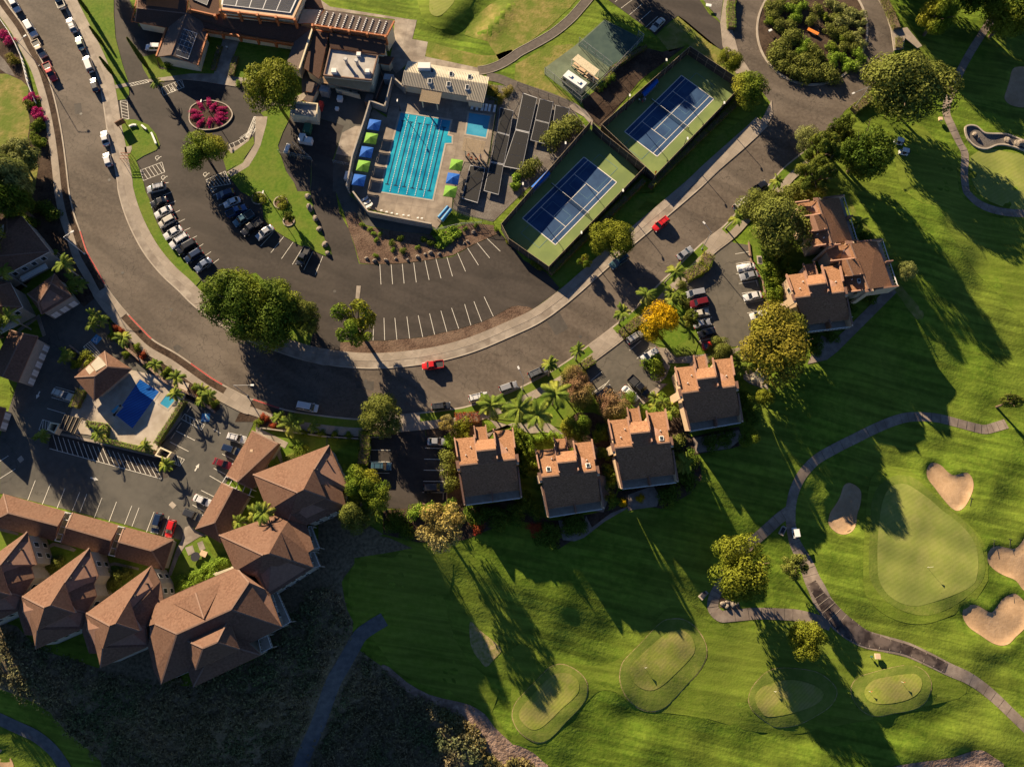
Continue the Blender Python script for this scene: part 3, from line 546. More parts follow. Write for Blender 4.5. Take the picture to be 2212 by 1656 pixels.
patch('walk', "22 750,560 700,780 820,800 850,960 790,1110 700,1100 690,520", 'path', .075)
patch('garden_paving', "21 1990,1480 2200,1656 31 0,1600 22 2211,60 2050,0 2000,-40", 'concrete_plain', .07)
# ---- western condominium grounds ----
patch('condo_drive', "01 925,820 1030,950 1090,1060 960,1000 850,900 640,930 600,950 350,1080 380,1250 330,1260 150,1656 02 150,0 0,460 0,950 30,950 630,1100 1100,1220 1400,1310 1560,1350 1620,1240 1700,1240 1990,800 2160,410 2211,300 12 0,390 40,330 02 2190,160 1960,60 1700,-20 01 1260,1500 1000,1300 940,1180", 'grey_lot', .045)
slab('pavement', "02 1330,600 1560,320 1600,140 1500,300 1380,560 1360,640 500,440 500,420", ('kerb', 'concrete'), .11)
patch('parking_bay', "02 430,440 560,440 1360,640 1550,700 1440,810 1390,820 420,560", 'lot', .055)
slab('pool_paving', "01 1140,1540 1640,1656 02 1600,120 1370,530 1340,610 1200,560 900,480 760,440 660,430 600,300 640,180 700,0", ('kerb', 'condo_deck'), .14)
patch('planting_bed', "01 950,1130 1040,1130 1340,1430 1480,1540 1700,1656 02 1700,0 1900,130 1900,220 1860,250 1760,200 1560,100 1500,0 01 1600,1656 1250,1480 1000,1290", 'soil', .065)
patch('planting_bed', "02 2211,200 12 0,240 500,370 920,400 900,480 600,460 60,370 02 2211,330 2030,330 2090,210", 'soil', .066)
patch('planting_bed', "01 480,280 600,250 640,560 840,900 730,995 650,930 420,640 380,650 -60,1100 -60,-60 200,0 380,20", 'soil', .058)
patch('lawn', "12 30,370 620,460 640,560 300,700 230,690 0,500", 'lawn', .07)
patch('lawn', "02 1640,1330 1740,1320 1850,1500 1950,1520 1720,1656 1500,1640 1560,1430", 'lawn', .07)
patch('courtyard', "02 0,1240 480,1320 1400,1600 1440,1656 03 1640,-20 1700,100 1300,260 900,60 300,20 0,-60", 'lawn', .05)
slab('walk', "02 1600,1240 1640,1225 1700,1270 1780,1310 1730,1320 1600,1400 1540,1500 1480,1656 1450,1656 1530,1420 1570,1350", ('kerb', 'concrete_plain'), .11)
slab('walk', "02 0,1240 160,1290 160,1310 0,1270", ('kerb', 'concrete_plain'), .11)
slab('walk', "02 380,1420 460,1370 600,1400 660,1430 640,1450 470,1400 390,1440", ('kerb', 'concrete_plain'), .11)
slab('walk', "02 850,1580 990,1540 1200,1590 1200,1610 990,1565 870,1600", ('kerb', 'concrete_plain'), .11)
slab('walk', "01 150,1190 340,1060 400,1240 370,1250 320,1100 170,1210", ('kerb', 'concrete_plain'), .11)
slab('walk', "12 0,370 280,510 250,560 200,530 240,700 230,720 180,610 0,420", ('kerb', 'concrete_plain'), .11)
patch('hill_verge', "03 -60,380 150,440 330,640 850,800 1000,740 1300,620 1390,940 1650,960 2211,740 13 0,740 50,660 130,620 0,500 300,400 220,130 130,60 500,-60 12 540,1430 540,1200 750,1080 1100,1300 850,1400 13 850,-100 700,100 600,300 430,400 400,560 0,900 03 2000,900 1650,1200 1300,1050 800,850 0,560", 'scrub_soil', .075, 0, 1.5)

mk('road_patch', (.06, .052, .045), (.08, .07, .06), 1, rough=.9); mk('iron', (.05, .045, .04), (.08, .07, .06), 6, rough=.6)
for s in ("11 2500,1100 2620,1040 2700,1180 2590,1240", "01 1495,1340 1530,1318 1575,1345 1525,1400", "21 930,690 990,660 1110,830 1080,850", "12 860,-20 1020,-20 1015,60 865,40", "00 640,900 700,890 710,980 650,990"): patch('road_patch', s, 'road_patch', .036)
for s in ("12 948,-25", "01 1060,700", "00 945,1555", "21 590,1250", "00 700,985", "11 680,860", "01 1480,1018"):
    p = unp(pts(s))[0]; setp(MB().prism([(p[0]+.38*math.cos(a), p[1]+.38*math.sin(a)) for a in np.arange(0, 6.28, .45)], .0, .045).build('manhole_cover', 'iron'), kind='structure')
# ================= BUILDERS: plants =================
mk('bark', (.11, .075, .05), (.17, .12, .085), 3, rough=.95, world=False, spec=.1)
mk('palm_bark', (.26, .22, .18), (.34, .29, .24), 4, rough=.95, world=False, spec=.1)
LF = {}
def leafmat(name, a, b, c=None, isl=.35, sc=.35):
    mk(name, a, b, sc, c, sc*.7, rough=.75, island=isl, world=False, spec=.06, w3=.75, trans=.22, det=3); return name
leafmat('leaf_dark', (.055, .10, .012), (.11, .16, .018), (.19, .21, .022))
leafmat('leaf_mid', (.09, .15, .014), (.17, .215, .022), (.27, .25, .025))
leafmat('leaf_gold', (.14, .17, .016), (.25, .23, .022), (.08, .13, .012))
leafmat('leaf_yellow', (0.500, 0.300, 0.006), (0.620, 0.400, 0.010), (0.120, 0.120, 0.010), .3)
leafmat('leaf_orange', (.17, .17, .018), (.28, .18, .03), (.08, .13, .014))
leafmat('leaf_olive', (.13, .155, .03), (.22, .22, .045), (.09, .12, .018))
leafmat('leaf_pale', (.19, .21, .06), (.28, .28, .10), (.12, .155, .03))
leafmat('leaf_lime', (0.164, 0.266, 0.025), (0.253, 0.342, 0.038), (0.089, 0.152, 0.020))
leafmat('leaf_pink', (.26, .13, .085), (.13, .15, .025), (.22, .20, .04))
leafmat('leaf_dry', (.34, .25, .07), (.20, .19, .04), (.36, .30, .14))
leafmat('leaf_magenta', (.50, .012, .17), (.40, .012, .10), (.07, .05, .015), .4)
leafmat('leaf_redbed', (0.280, 0.030, 0.020), (0.360, 0.120, 0.030), (0.050, 0.050, 0.015), .4)
leafmat('leaf_scrub', (.15, .13, .065), (.25, .19, .105), (.085, .13, .05), .5, sc=.12)
leafmat('leaf_scrub_dry', (.20, .15, .055), (.30, .23, .09), (.10, .10, .03), .4)
leafmat('leaf_palm', (0.104, 0.160, 0.022), (0.206, 0.263, 0.037), (0.319, 0.319, 0.056), .35)
leafmat('leaf_conifer', (.06, .09, .012), (.11, .135, .018), (.18, .18, .025))

def leaf_mesh(name, C, Nn, size, mat, aspect=1.5, droop=0.0):
    """C centres (n,3), Nn outward directions (n,3), size (n,)"""
    n = len(C); a = rng.normal(size=(n, 3)); Nn = Nn+rng.normal(size=(n, 3))*.33; Nn /= np.linalg.norm(Nn, axis=1)[:, None]
    t = np.cross(Nn, a); t /= np.linalg.norm(t, axis=1)[:, None]; b = np.cross(Nn, t)
    s = size[:, None]; P = np.stack([C-t*s*aspect*.5, C+b*s*.38-Nn*s*.08, C+t*s*aspect*.5-np.array([0, 0, 1])*s*droop, C-b*s*.38-Nn*s*.08], 1).reshape(-1, 3)
    me = bpy.data.meshes.new(name); me.vertices.add(4*n); me.vertices.foreach_set('co', P.ravel().astype(np.float32))
    me.loops.add(4*n); me.loops.foreach_set('vertex_index', np.arange(4*n, dtype=np.int32)); me.polygons.add(n); me.polygons.foreach_set('loop_start', np.arange(0, 4*n, 4, dtype=np.int32))
    me.materials.append(M[mat]); me.update(calc_edges=True); me.validate(); return me
def rdir(n, up=.25):
    v = rng.normal(size=(n, 3)); v[:, 2] += up; return v/np.linalg.norm(v, axis=1)[:, None]
def crown_pts(n, lumps, flat, lr=(.22, .4), up=.35, spread=.72, hollow=.0):
    """leaf centres in a unit crown made of many lumps"""
    d = rdir(lumps, .15); r = spread*rng.uniform(.55, 1.0, lumps)**.5; r[: max(1, lumps//6)] *= .4
    c = d*r[:, None]; R_ = rng.uniform(*lr, lumps); R_ *= np.where(rng.random(lumps) < .2, .7, 1.)
    k = rng.choice(lumps, n, p=R_**2/np.sum(R_**2)); v = rdir(n, up); rr = rng.uniform(.72, 1.08, n)*R_[k]
    p = c[k]+v*rr[:, None]; keep = np.linalg.norm(p, axis=1) < 1.12; p = p[keep]; v = v[keep]; p[:, 2] *= flat; p[:, 2] -= p[:, 2].min()*.0
    return p, v
def limb_bm(mb, H, rad, n, rt):
    mb.tube((0, 0, -.4), (0, 0, H*.45), rt, rt*.72, 8)
    for k in range(n):
        t = 2*math.pi*k/n+random.uniform(-.3, .3); e = random.uniform(.45, .8)*rad; z = H*random.uniform(.62, .9)
        m = Vector((math.cos(t)*e*.4, math.sin(t)*e*.4, H*.58)); mb.tube((0, 0, H*.4), m, rt*.55, rt*.38, 6); mb.tube(m, (math.cos(t)*e, math.sin(t)*e, z), rt*.38, rt*.12, 5)
TREES = {}
def tree_proto(key, n, lumps, flat, leaf, mat, lr=(.22, .4), aspect=1.5, sticks=0):
    """mesh pair for a tree whose crown has radius 1 (scaled when placed)"""
    p, v = crown_pts(n, lumps, flat, lr); cm = leaf_mesh('crown', p, v, rng.uniform(.6, 1.3, len(p))*leaf, mat, aspect); TREES[key] = (cm, flat, sticks)
ROUND = (("dark", 'leaf_dark', 15000), ("mid", 'leaf_mid', 12000), ("gold", 'leaf_gold', 13000), ("yellow", 'leaf_yellow', 9000), ("orange", 'leaf_orange', 14000), ("olive", 'leaf_olive', 13000), ("pale", 'leaf_pale', 7000), ("lime", 'leaf_lime', 6000), ("pink", 'leaf_pink', 8000))
for k, m_, n in ROUND: tree_proto(k, n, 34, .72, .052, m_, (.24, .42))
tree_proto('dark2', 16000, 60, .6, .045, 'leaf_dark'); tree_proto('mid2', 9000, 26, .8, .055, 'leaf_mid', (.25, .42)); tree_proto('open', 5200, 30, .75, .06, 'leaf_mid', (.15, .28))
tree_proto('openolive', 6000, 34, .7, .055, 'leaf_olive', (.14, .27)); tree_proto('dry', 4200, 44, .6, .05, 'leaf_dry', (.12, .26), 1.8); tree_proto('feather', 9000, 50, .5, .05, 'leaf_pale', (.15, .3), 2.6)
tree_proto('conifer', 9000, 50, 1.25, .05, 'leaf_conifer', (.12, .26), 2.4)
def tree(key, c, rp, hgt, label, group=None, sy=1.0, rot=None, lean=None, name=None, cat='tree', limbs=7):
    """crown centre c (picture), crown radius rp px, total height hgt m"""
    cm, flat, _ = TREES[key]; c = pts(c)[0] if isinstance(c, str) else c
    g = G([c])[0]; zc0 = hgt*.62
    for _ in range(4): X = unp([c], g[2]+zc0)[0]; g = np.array([X[0], X[1], zt([X])[0]])
    sc = FD/((HC-g[2]-zc0)/(-((c[0]-1106)/FD*RR-(c[1]-828)/FD*UU+_d)[2])); rad = rp/sc*1.12
    rt = .03*hgt+.05
    nm = name or {'conifer': 'conifer_tree', 'dry': 'sparse_tree'}.get(key, 'broadleaf_tree')
    t = thing(nm, label, cat, (g[0], g[1], g[2]), group=group)
    mb = MB(); limb_bm(mb, hgt, rad, limbs, rt); mb.build('trunk', 'bark', t, local=True)
    cr_ = lk(bpy.data.objects.new('crown', cm)); cr_.parent = t; vz = (hgt*.42)/flat
    cr_.location = (0, 0, hgt-hgt*.40); cr_.scale = (rad/1.0, rad*sy/1.0, vz); cr_.rotation_euler = (0, 0, rot if rot is not None else random.uniform(0, 6.28))
    return t
# ---- shrubs ----
SH = {}
def shrub_proto(key, mat, n, leaf=.11, lumps=12, flat=.75, aspect=1.5):
    p, v = crown_pts(n, lumps, flat, (.3, .5), .6, .6); p[:, 2] = np.maximum(p[:, 2]+.42*flat, 0.0); SH[key] = leaf_mesh('foliage', p, v, rng.uniform(.6, 1.3, len(p))*leaf, mat, aspect)
for k in ('mid', 'dark', 'lime', 'pale', 'olive', 'gold', 'magenta', 'redbed', 'orange', 'dry', 'yellow', 'pink'):
    shrub_proto(k, 'leaf_'+k, 900)
shrub_proto('scrub', 'leaf_scrub', 260, .2, 8); shrub_proto('spiky', 'leaf_lime', 420, .2, 6, .8, 3.2); shrub_proto('fern', 'leaf_mid', 500, .2, 7, .7, 3.0)
SN = {'mid': 'shrub', 'magenta': 'flowering_shrub', 'redbed': 'flowering_shrub', 'spiky': 'spiky_plant', 'fern': 'leafy_plant'}
def shrub(key, c, r, h=None, label=None, group=None, sy=1.0, rot=None, world=False, name=None):
    h = h or r*.9; p = G([pts(c)[0] if isinstance(c, str) else c], h*.5)[0] if not world else (*c[:2], zt([c[:2]])[0]+h*.5)
    o = lk(bpy.data.objects.new(name or SN.get(key, 'shrub'), SH[key])); o.location = (p[0], p[1], p[2]-h*.5-.05); o.scale = (r, r*sy, h); o.rotation_euler = (0, 0, random.uniform(0, 6.28) if rot is None else rot)
    return setp(o, label, 'plant' if key in ('spiky', 'fern') else 'shrub', group)
def hedge(s, wd, ht, mat, label, group=None, world=False, name='hedge', dens=1.0, leaf=.2):
    """clipped hedge along a line: leaf shell over a twiggy core"""
    C = np.asarray(s) if world else G(pts(s), ht*.6)[:, :2]
    P = []; Nn = []; core = MB()
    for a, b in zip(C[:-1], C[1:]):
        L = np.hypot(*(b-a)); u = (b-a)/L; v = np.array([-u[1], u[0]]); m = int(L*(wd+2*ht)*26*dens)+20; q = rng.random((m, 2))
        t = q[:, 1]*(wd+2*ht); side = np.where(t < ht, -1, np.where(t > ht+wd, 1, 0)); off = np.where(side < 0, -wd/2, np.where(side > 0, wd/2, t-ht-wd/2)); z = np.where(side < 0, t, np.where(side > 0, wd+2*ht-t, ht))
        off = off*(1+rng.normal(size=m)*.06); z = z+rng.normal(size=m)*.07
        X = a+u*(q[:, 0]*(L+wd*.3)-wd*.15)[:, None]+v*off[:, None]; P.append(np.column_stack([X, z])); Nn.append(np.column_stack([v*side[:, None], (side == 0)*1.0+.1]))
        core.bar((*(a), ht*.45), (*(b), ht*.45), wd*.82, ht*.86)
    P = np.concatenate(P); Nn = np.concatenate(Nn); g = zt(P[:, :2]); P[:, 2] += g; base = np.array([*C.mean(0), zt([C.mean(0)])[0]])
    t = thing(name, label, 'hedge', tuple(base), group=group)
    me = leaf_mesh('foliage', P-base, Nn, rng.uniform(.6, 1.2, len(P))*leaf, mat); o = lk(bpy.data.objects.new('foliage', me)); o.parent = t
    core.v = [(x, y, z+base[2]) for x, y, z in core.v]; core.build('branches', 'bark', t); return t
# ---- palms ----
def frond_pts(n, L, elev, droop, wd, az, z0, seg=9, nl=1):
    V = []; F = []
    ca, sa = math.cos(az), math.sin(az); x = 0; z = 0; e = elev; pr = []
    for k in range(seg+1):
        pr.append((x, z)); x += L/seg*math.cos(e); z += L/seg*math.sin(e); e -= droop/seg
    def P(x, y, z): return (x*ca-y*sa, x*sa+y*ca, z0+z)
    m = 2*seg
    for k in range(1, m+1):
        f = k/m; i = min(int(f*seg), seg-1); g = f*seg-i; px = pr[i][0]+(pr[i+1][0]-pr[i][0])*g; pz = pr[i][1]+(pr[i+1][1]-pr[i][1])*g
        ll = wd*math.sin(math.pi*min(1, f*.85+.12))**.7
        for sgn in (-1, 1):
            b = len(V); sw = L*.035
            V += [P(px-sw, 0, pz), P(px+sw, 0, pz), P(px+ll*.55, sgn*ll, pz-ll*.38)]; F.append((b, b+1, b+2))
    for k in range(seg):
        b = len(V); (x0, zz0), (x1, zz1) = pr[k], pr[k+1]; V += [P(x0, -.05, zz0), P(x0, .05, zz0), P(x1, .05, zz1), P(x1, -.05, zz1)]; F.append((b, b+1, b+2, b+3))
    return V, F
PALMF = []
for v_ in range(3):
    fr = []
    for k in range(15 if v_ != 2 else 11):
        mb = MB(); az = k*2.399+random.uniform(-.2, .2); el = [1.0, .6, .15, -.2][k % 4]+random.uniform(-.1, .1); V_, F_ = frond_pts(0, random.uniform(.85, 1.05), el, 1.35, .24, az, 0); mb.add(V_, F_); fr.append(mb)
    me = MB()
    for f in fr: me.add(f.v, f.f)
    o = me.build('tmp', 'leaf_palm'); PALMF.append(o.data); bpy.data.objects.remove(o)
def palm(c, hgt, fl, label, base=None, group='palms', v=None):
    """c: crown centre seen in the picture, base: foot of the trunk if it is seen"""
    c = pts(c)[0] if isinstance(c, str) else c
    g = G([c])[0]
    for _ in range(3): X = unp([c], g[2]+hgt)[0]; g = np.array([X[0], X[1], zt([X])[0]])
    top = Vector((X[0], X[1], g[2]+hgt)); foot = Vector(G(pts(base))[0]) if base else Vector((X[0]+random.uniform(-.4, .4), X[1]+random.uniform(-.4, .4), g[2]))
    t = thing('palm_tree', label, 'palm', tuple(foot), group=group); mb = MB(); pr = None
    tl = top-foot
    for k in range(9):
        f = k/8; p = Vector((tl.x*f**1.3, tl.y*f**1.3, tl.z*f-.2*(1-f)))
        if pr is not None: mb.tube(pr, p, (.2-.06*(k-1)/8)*(1.35 if k == 1 else 1), .2-.06*f, 8)
        pr = p
    mb.build('trunk', 'palm_bark', t, local=True)
    o = lk(bpy.data.objects.new('crown', PALMF[v if v is not None else random.randrange(3)])); o.parent = t; o.location = tl; o.scale = (fl, fl, fl); o.rotation_euler = (0, 0, random.uniform(0, 6.28)); return t
def cypress(tip, base, label, group='cypresses on the verge'):
    b = G(pts(base))[0]; tp = pts(tip)[0]; best = min(np.arange(2, 25, .1), key=lambda h: abs(((b[0]-0)*RR[0]+(b[1])*RR[1]+(h-HC)*RR[2])/((b[0])*_d[0]+(b[1])*_d[1]+(h-HC)*_d[2])*FD+1106-tp[0])); h = float(best)
    n = int(420*h); z = rng.random(n)**.9; r = .62*np.sqrt(h/9)*(np.sin(np.pi*np.clip(z*.93+.07, 0, 1))**.7)*(1-z*.45)*rng.uniform(.8, 1.08, n); t = rng.random(n)*6.283
    P = np.column_stack([r*np.cos(t), r*np.sin(t), z*h]); Nn = np.column_stack([np.cos(t), np.sin(t), np.full(n, .4)]); c = thing('cypress_tree', label, 'tree', tuple(b), group=group)
    o = lk(bpy.data.objects.new('crown', leaf_mesh('crown', P, Nn, rng.uniform(.2, .4, n), 'leaf_conifer', 2))); o.parent = c; MB().tube((0, 0, -.3), (0, 0, h*.8), .14, .05).build('trunk', 'bark', c, local=True)

# ================= BUILDERS: cars =================
mk('glass', (.012, .016, .02), rough=.08, spec=.8); mk('tyre', (.015, .015, .016), rough=.8); mk('rim', (.35, .35, .36), rough=.35, metal=.6); mk('headlamp', (.7, .72, .74), rough=.15, spec=.8); mk('tail_lamp', (.4, .01, .01), rough=.25)
mk('dark_plastic', (.02, .02, .022), rough=.6); mk('bed_floor', (.035, .035, .038), rough=.7); mk('plate', (.5, .5, .48), rough=.5)
def paint(n, c, metal=.0, rough=.28):
    m = mk('paint_'+n, c, rough=rough, metal=metal, spec=.5); m.node_tree.nodes['Principled BSDF'].inputs['Coat Weight'].default_value = .7; m.node_tree.nodes['Principled BSDF'].inputs['Coat Roughness'].default_value = .08
for n, c, mt in (('white', (.58, .57, .56), 0), ('silver', (.42, .42, .42), .45), ('grey', (.16, .165, .17), .4), ('darkgrey', (.05, .052, .056), .3), ('black', (.012, .012, .014), .1), ('red', (.52, .015, .015), 0), ('darkred', (.16, .012, .014), .2), ('navy', (.014, .03, .075), .3),
                 ('blue', (.03, .08, .20), .3), ('teal', (.06, .13, .17), .4), ('tan', (.42, .33, .24), .3), ('cream', (.52, .48, .40), .1), ('palegreen', (.36, .42, .34), .3), ('steelblue', (.20, .24, .32), .5)): paint(n, c, mt)
CT = dict(  # L, W, H, belt, cab bottom rear/front, cab top rear/front (fractions from rear)
 sedan=(4.7, 1.84, 1.45, .93, .12, .74, .27, .56, .36), hatch=(4.2, 1.8, 1.5, .95, .02, .76, .10, .56, .36), suv=(4.75, 1.92, 1.74, 1.08, .02, .76, .09, .62, .42), van=(5.1, 2.0, 1.78, 1.05, .015, .84, .07, .68, .36), pickup=(5.6, 2.0, 1.85, 1.12, .40, .78, .45, .66, .44), bigsuv=(5.1, 2.0, 1.88, 1.15, .02, .76, .07, .62, .44))
CP = {}
def car_proto(kind):
    L, W, H, belt, rb, fb, rt_, ft, wr = CT[kind]; w = W/2; X = lambda f: (f-.5)*L
    parts = {}
    # lower body: loft of sections along the length
    st = [(0, .80, .62, .45), (.012, .90, .80, .40), (.05, .97, .92, .30), (.2, 1, 1, .24), (.5, 1, 1, .24), (.74, 1, .99, .24), (.86, .99, .93, .24), (.95, .93, .84, .27), (.985, .84, .74, .36), (1, .72, .62, .45)]
    if kind == 'sedan': st[0:4] = [(0, .80, .70, .45), (.012, .90, .86, .40), (.05, .97, .95, .30), (.2, 1, 1, .24)]
    mb = MB(); rows = []
    for f, ws, hs, z0 in st:
        ww = w*ws; zt_ = belt*hs; x = X(f)
        rows.append([(x, -ww*.86, z0), (x, -ww, z0+.16), (x, -ww, zt_*.72), (x, -ww*.93, zt_*.95), (x, -ww*.72, zt_), (x, 0, zt_+.03), (x, ww*.72, zt_), (x, ww*.93, zt_*.95), (x, ww, zt_*.72), (x, ww, z0+.16), (x, ww*.86, z0)])
    v = [p for r in rows for p in r]; n = 11; f = [(a*n+k, (a+1)*n+k, (a+1)*n+(k+1) % n, a*n+(k+1) % n) for a in range(len(rows)-1) for k in range(n)]
    f += [tuple(range(n-1, -1, -1)), tuple(range((len(rows)-1)*n, len(rows)*n))]
    f = [q[::-1] for q in f]; mb.add(v, f)
    wb, wt = w*.93, w*.76; zb = belt-.03; cb = [(X(rb), -wb), (X(fb), -wb), (X(fb), wb), (X(rb), wb)]; ct = [(X(rt_), -wt), (X(ft), -wt), (X(ft), wt), (X(rt_), wt)]
    xm = X((rt_+ft)/2+.02); ym = wt+.02
    for (a, b) in zip(cb, ct): mb.bar((*a, zb), (*b, H-.03), .07, .07)
    for sgn in (-1, 1): mb.bar((xm, sgn*wb*.995, zb), (xm-.05, sgn*(wt+.012), H-.03), .09, .05)
    if kind == 'pickup':
        x0, x1 = X(.01), X(rb)-.04
        for sgn in (-1, 1): mb.box(x0, sgn*w*.97-.05, belt-.1, x1, sgn*w*.97+.05, belt+.22)
        mb.box(x0-.02, -w*.9, belt-.1, x0+.07, w*.9, belt+.2); mb.box(x1-.06, -w*.9, belt-.1, x1+.02, w*.9, belt+.24)
    parts['body'] = (mb, 'PAINT')
    g = MB(); g.add([(*p, zb) for p in cb]+[(*p, H-.05) for p in ct], [(0, 1, 5, 4), (1, 2, 6, 5), (2, 3, 7, 6), (3, 0, 4, 7), (4, 5, 6, 7)]); parts['windows'] = (g, 'glass')
    r = MB(); e = .05; a0, a1 = X(rt_)-.04, X(ft)+.02
    ring = lambda q, z: [(a0+q, -wt+q*.6-.02, z), (a1-q, -wt+q*.6-.02, z), (a1+.04-q, 0, z), (a1-q, wt-q*.6+.02, z), (a0+q, wt-q*.6+.02, z), (a0-.03+q, 0, z)]
    r.add(ring(0, H-.06)+ring(.04, H-.01)+ring(.16, H+.02), [(k, (k+1) % 6, 6+(k+1) % 6, 6+k) for k in range(6)]+[(6+k, 6+(k+1) % 6, 12+(k+1) % 6, 12+k) for k in range(6)]+[(12, 13, 14, 15, 16, 17)])
    parts['roof'] = (r, 'PAINT')
    out = {'one': parts}
    wh = MB().tube((0, -.11, 0), (0, .11, 0), wr, wr, 14); rim = MB().tube((0, -.125, 0), (0, .125, 0), wr*.6, wr*.6, 10)
    hl = MB().box(-.10, -.2, -.07, .06, .2, .07); tl = MB().box(-.05, -.17, -.1, .06, .17, .12); mr_ = MB().box(-.07, -.10, -.07, .07, .10, .07)
    CP[kind] = dict(parts={k: mb.build('tmp', m_ if m_ != 'PAINT' else 'paint_white') for k, (mb, m_) in parts.items()}, wheel=wh.build('tmp', 'tyre'), rim=rim.build('tmp', 'rim'), headlight=hl.build('tmp', 'headlamp'), tail_light=tl.build('tmp', 'tail_lamp'), mirror=mr_.build('tmp', 'paint_white'),
                    plate=MB().box(-.02, -.26, -.07, .02, .26, .07).build('tmp', 'plate'))
    if kind == 'pickup': CP[kind]['bed'] = MB().box(X(.02), -w*.9, belt-.05, X(rb)-.08, w*.9, belt+.055).build('tmp', 'bed_floor')
    if kind in ('suv', 'bigsuv'):
        rk = MB()
        for sgn in (-1, 1): rk.bar((X(rt_)+.2, sgn*wt*.86, H+.07), (X(ft)-.2, sgn*wt*.86, H+.07), .05, .05)
        for q in (.25, .75): x = X(rt_)+(X(ft)-X(rt_))*q; rk.bar((x, -wt*.86, H+.08), (x, wt*.86, H+.08), .05, .04)
        CP[kind]['rack'] = rk.build('tmp', 'dark_plastic')
    for o in list(CP[kind]['parts'].values())+[v for k, v in CP[kind].items() if k != 'parts']: S.collection.objects.unlink(o)
for k in CT: car_proto(k)
def inst(src, name, parent, loc=(0, 0, 0), color=None, sc=None, rz=0):
    o = lk(bpy.data.objects.new(name, src.data)); o.parent = parent; o.location = loc; o.rotation_euler = (0, 0, rz)
    if sc: o.scale = sc
    if color: o.material_slots[0].link = 'OBJECT'; o.material_slots[0].material = M['paint_'+color]
    return o
def car(kind, color, tail, nose, label, group=None, bed=None, rack=False, sc=None):
    L, W, H, belt, rb, fb, rt_, ft, wr = CT[kind]; a, b = pts(tail+' '+(nose if ' ' in nose else tail.split()[0]+' '+nose)); p = unp([a, b], .7); m = (p[0]+p[1])/2; d = p[1]-p[0]; ln_ = np.hypot(*d)
    t = thing({'pickup': 'pickup_truck', 'van': 'minivan'}.get(kind, 'parked_car'), label, {'pickup': 'pickup truck', 'van': 'minivan', 'suv': 'suv', 'bigsuv': 'suv'}.get(kind, 'car'), (m[0], m[1], .04), math.atan2(d[1], d[0]), group)
    s = min(1.08, max(.92, (ln_-.25)/L)); t.scale = (s, s if s < 1 else 1, 1); C = CP[kind]
    for k, o in C['parts'].items(): inst(o, k, t, color=color if k != 'windows' else None)
    for x in (-.31, .31):
        for y in (-1, 1):
            wq = inst(C['wheel'], 'wheel', t, (x*L, y*(W/2-.12), wr)); inst(C['rim'], 'rim', wq)
    for y in (-1, 1):
        inst(C['headlight'], 'headlight', t, (L*.475, y*W*.36, belt*.68), rz=-y*.25); inst(C['tail_light'], 'tail_light', t, (-L*.49, y*W*.38, belt*.78)); inst(C['mirror'], 'mirror', t, ((fb-.5-.06)*L, y*(W/2+.06), belt+.02), color=color)
    inst(C['plate'], 'licence_plate', t, (-L*.5, 0, belt*.6))
    if kind == 'pickup': inst(C['bed'], 'bed', t)
    if rack and 'rack' in C: inst(C['rack'], 'roof_rack', t)
    return t
# ================= BUILDINGS =================
mk('ridge_tile', (.17, .105, .078), (.22, .14, .105), 4, rough=.95)
mk('shingle', (.112, .062, .043), (.172, .10, .07), 2.2, (.15, .09, .064), .3, rough=.95, bmp=.03, bsc=5, spec=.05, det=6)
mk('shingle_town', (.15, .076, .042), (.33, .18, .105), 2.6, (.23, .12, .068), .4, rough=.95, bmp=.03, bsc=5, spec=.05, stretch=(1, 2.2, 1, 12), det=3)
mk('shingle_club', (.075, .045, .034), (.11, .066, .05), 3, (.09, .055, .04), .3, rough=.95, bmp=.02, bsc=5, spec=.05)
mk('shingle_grey', (.10, .078, .068), (.14, .108, .093), 2.6, rough=.95, bmp=.02, bsc=5, spec=.05)
mk('stucco', (.27, .24, .20), (.31, .275, .23), 1.5, rough=.9); mk('stucco_tan', (.52, .37, .235), (.60, .43, .285), 1.2, rough=.9); mk('stucco_cream', (.62, .53, .35), (.68, .585, .40), 1, rough=.9)
mk('stucco_brown', (.20, .125, .09), (.25, .16, .115), 1.4, rough=.9); mk('trim_brown', (.21, .115, .08), (.26, .145, .10), 2, rough=.8); mk('orange_beam', (.42, .135, .04), (.34, .11, .035), 1.5, rough=.75)
mk('white_trim', (.68, .66, .62), rough=.6); mk('window_glass', (.02, .028, .034), rough=.1, spec=.7); mk('flat_roof', (.36, .335, .31), (.42, .39, .36), .7, (.22, .19, .16), .4, rough=.8, w3=.4); mk('tan_canopy', (.40, .25, .12), (.46, .29, .15), 1, rough=.85)
mk('solar', (.012, .013, .018), (.02, .021, .03), .5, rough=.25, spec=.6); mk('solar_frame', (.5, .5, .5), rough=.5); mk('collector', (.008, .008, .009), (.016, .014, .013), 3, rough=.5, stretch=(6, .5, 1, 10)); mk('metal_grey', (.36, .36, .36), (.28, .28, .28), 2, rough=.5, metal=.3); mk('dark_metal', (.04, .04, .042), rough=.5)
mk('cream_metal', (.58, .52, .39), (.52, .46, .34), .8, rough=.5); mk('grey_metal_roof', (.34, .31, .26), (.40, .365, .31), .8, rough=.5); mk('block_wall', (.30, .26, .215), (.38, .33, .27), 1.2, rough=.9); mk('wood_slat', (.40, .31, .20), (.32, .25, .17), 3, rough=.85); mk('wood_red', (.30, .10, .05), rough=.8)
mk('windscreen', (.055, .045, .035), (.08, .065, .05), 1.5, rough=.9); mk('screen_green', (.05, .08, .06), rough=.9); mk('blue_canvas', (.004, .09, .40), (.006, .11, .46), 2, rough=.8, trans=.15); mk('green_canvas', (.15, .33, .035), (.18, .38, .04), 2, rough=.8, trans=.15)
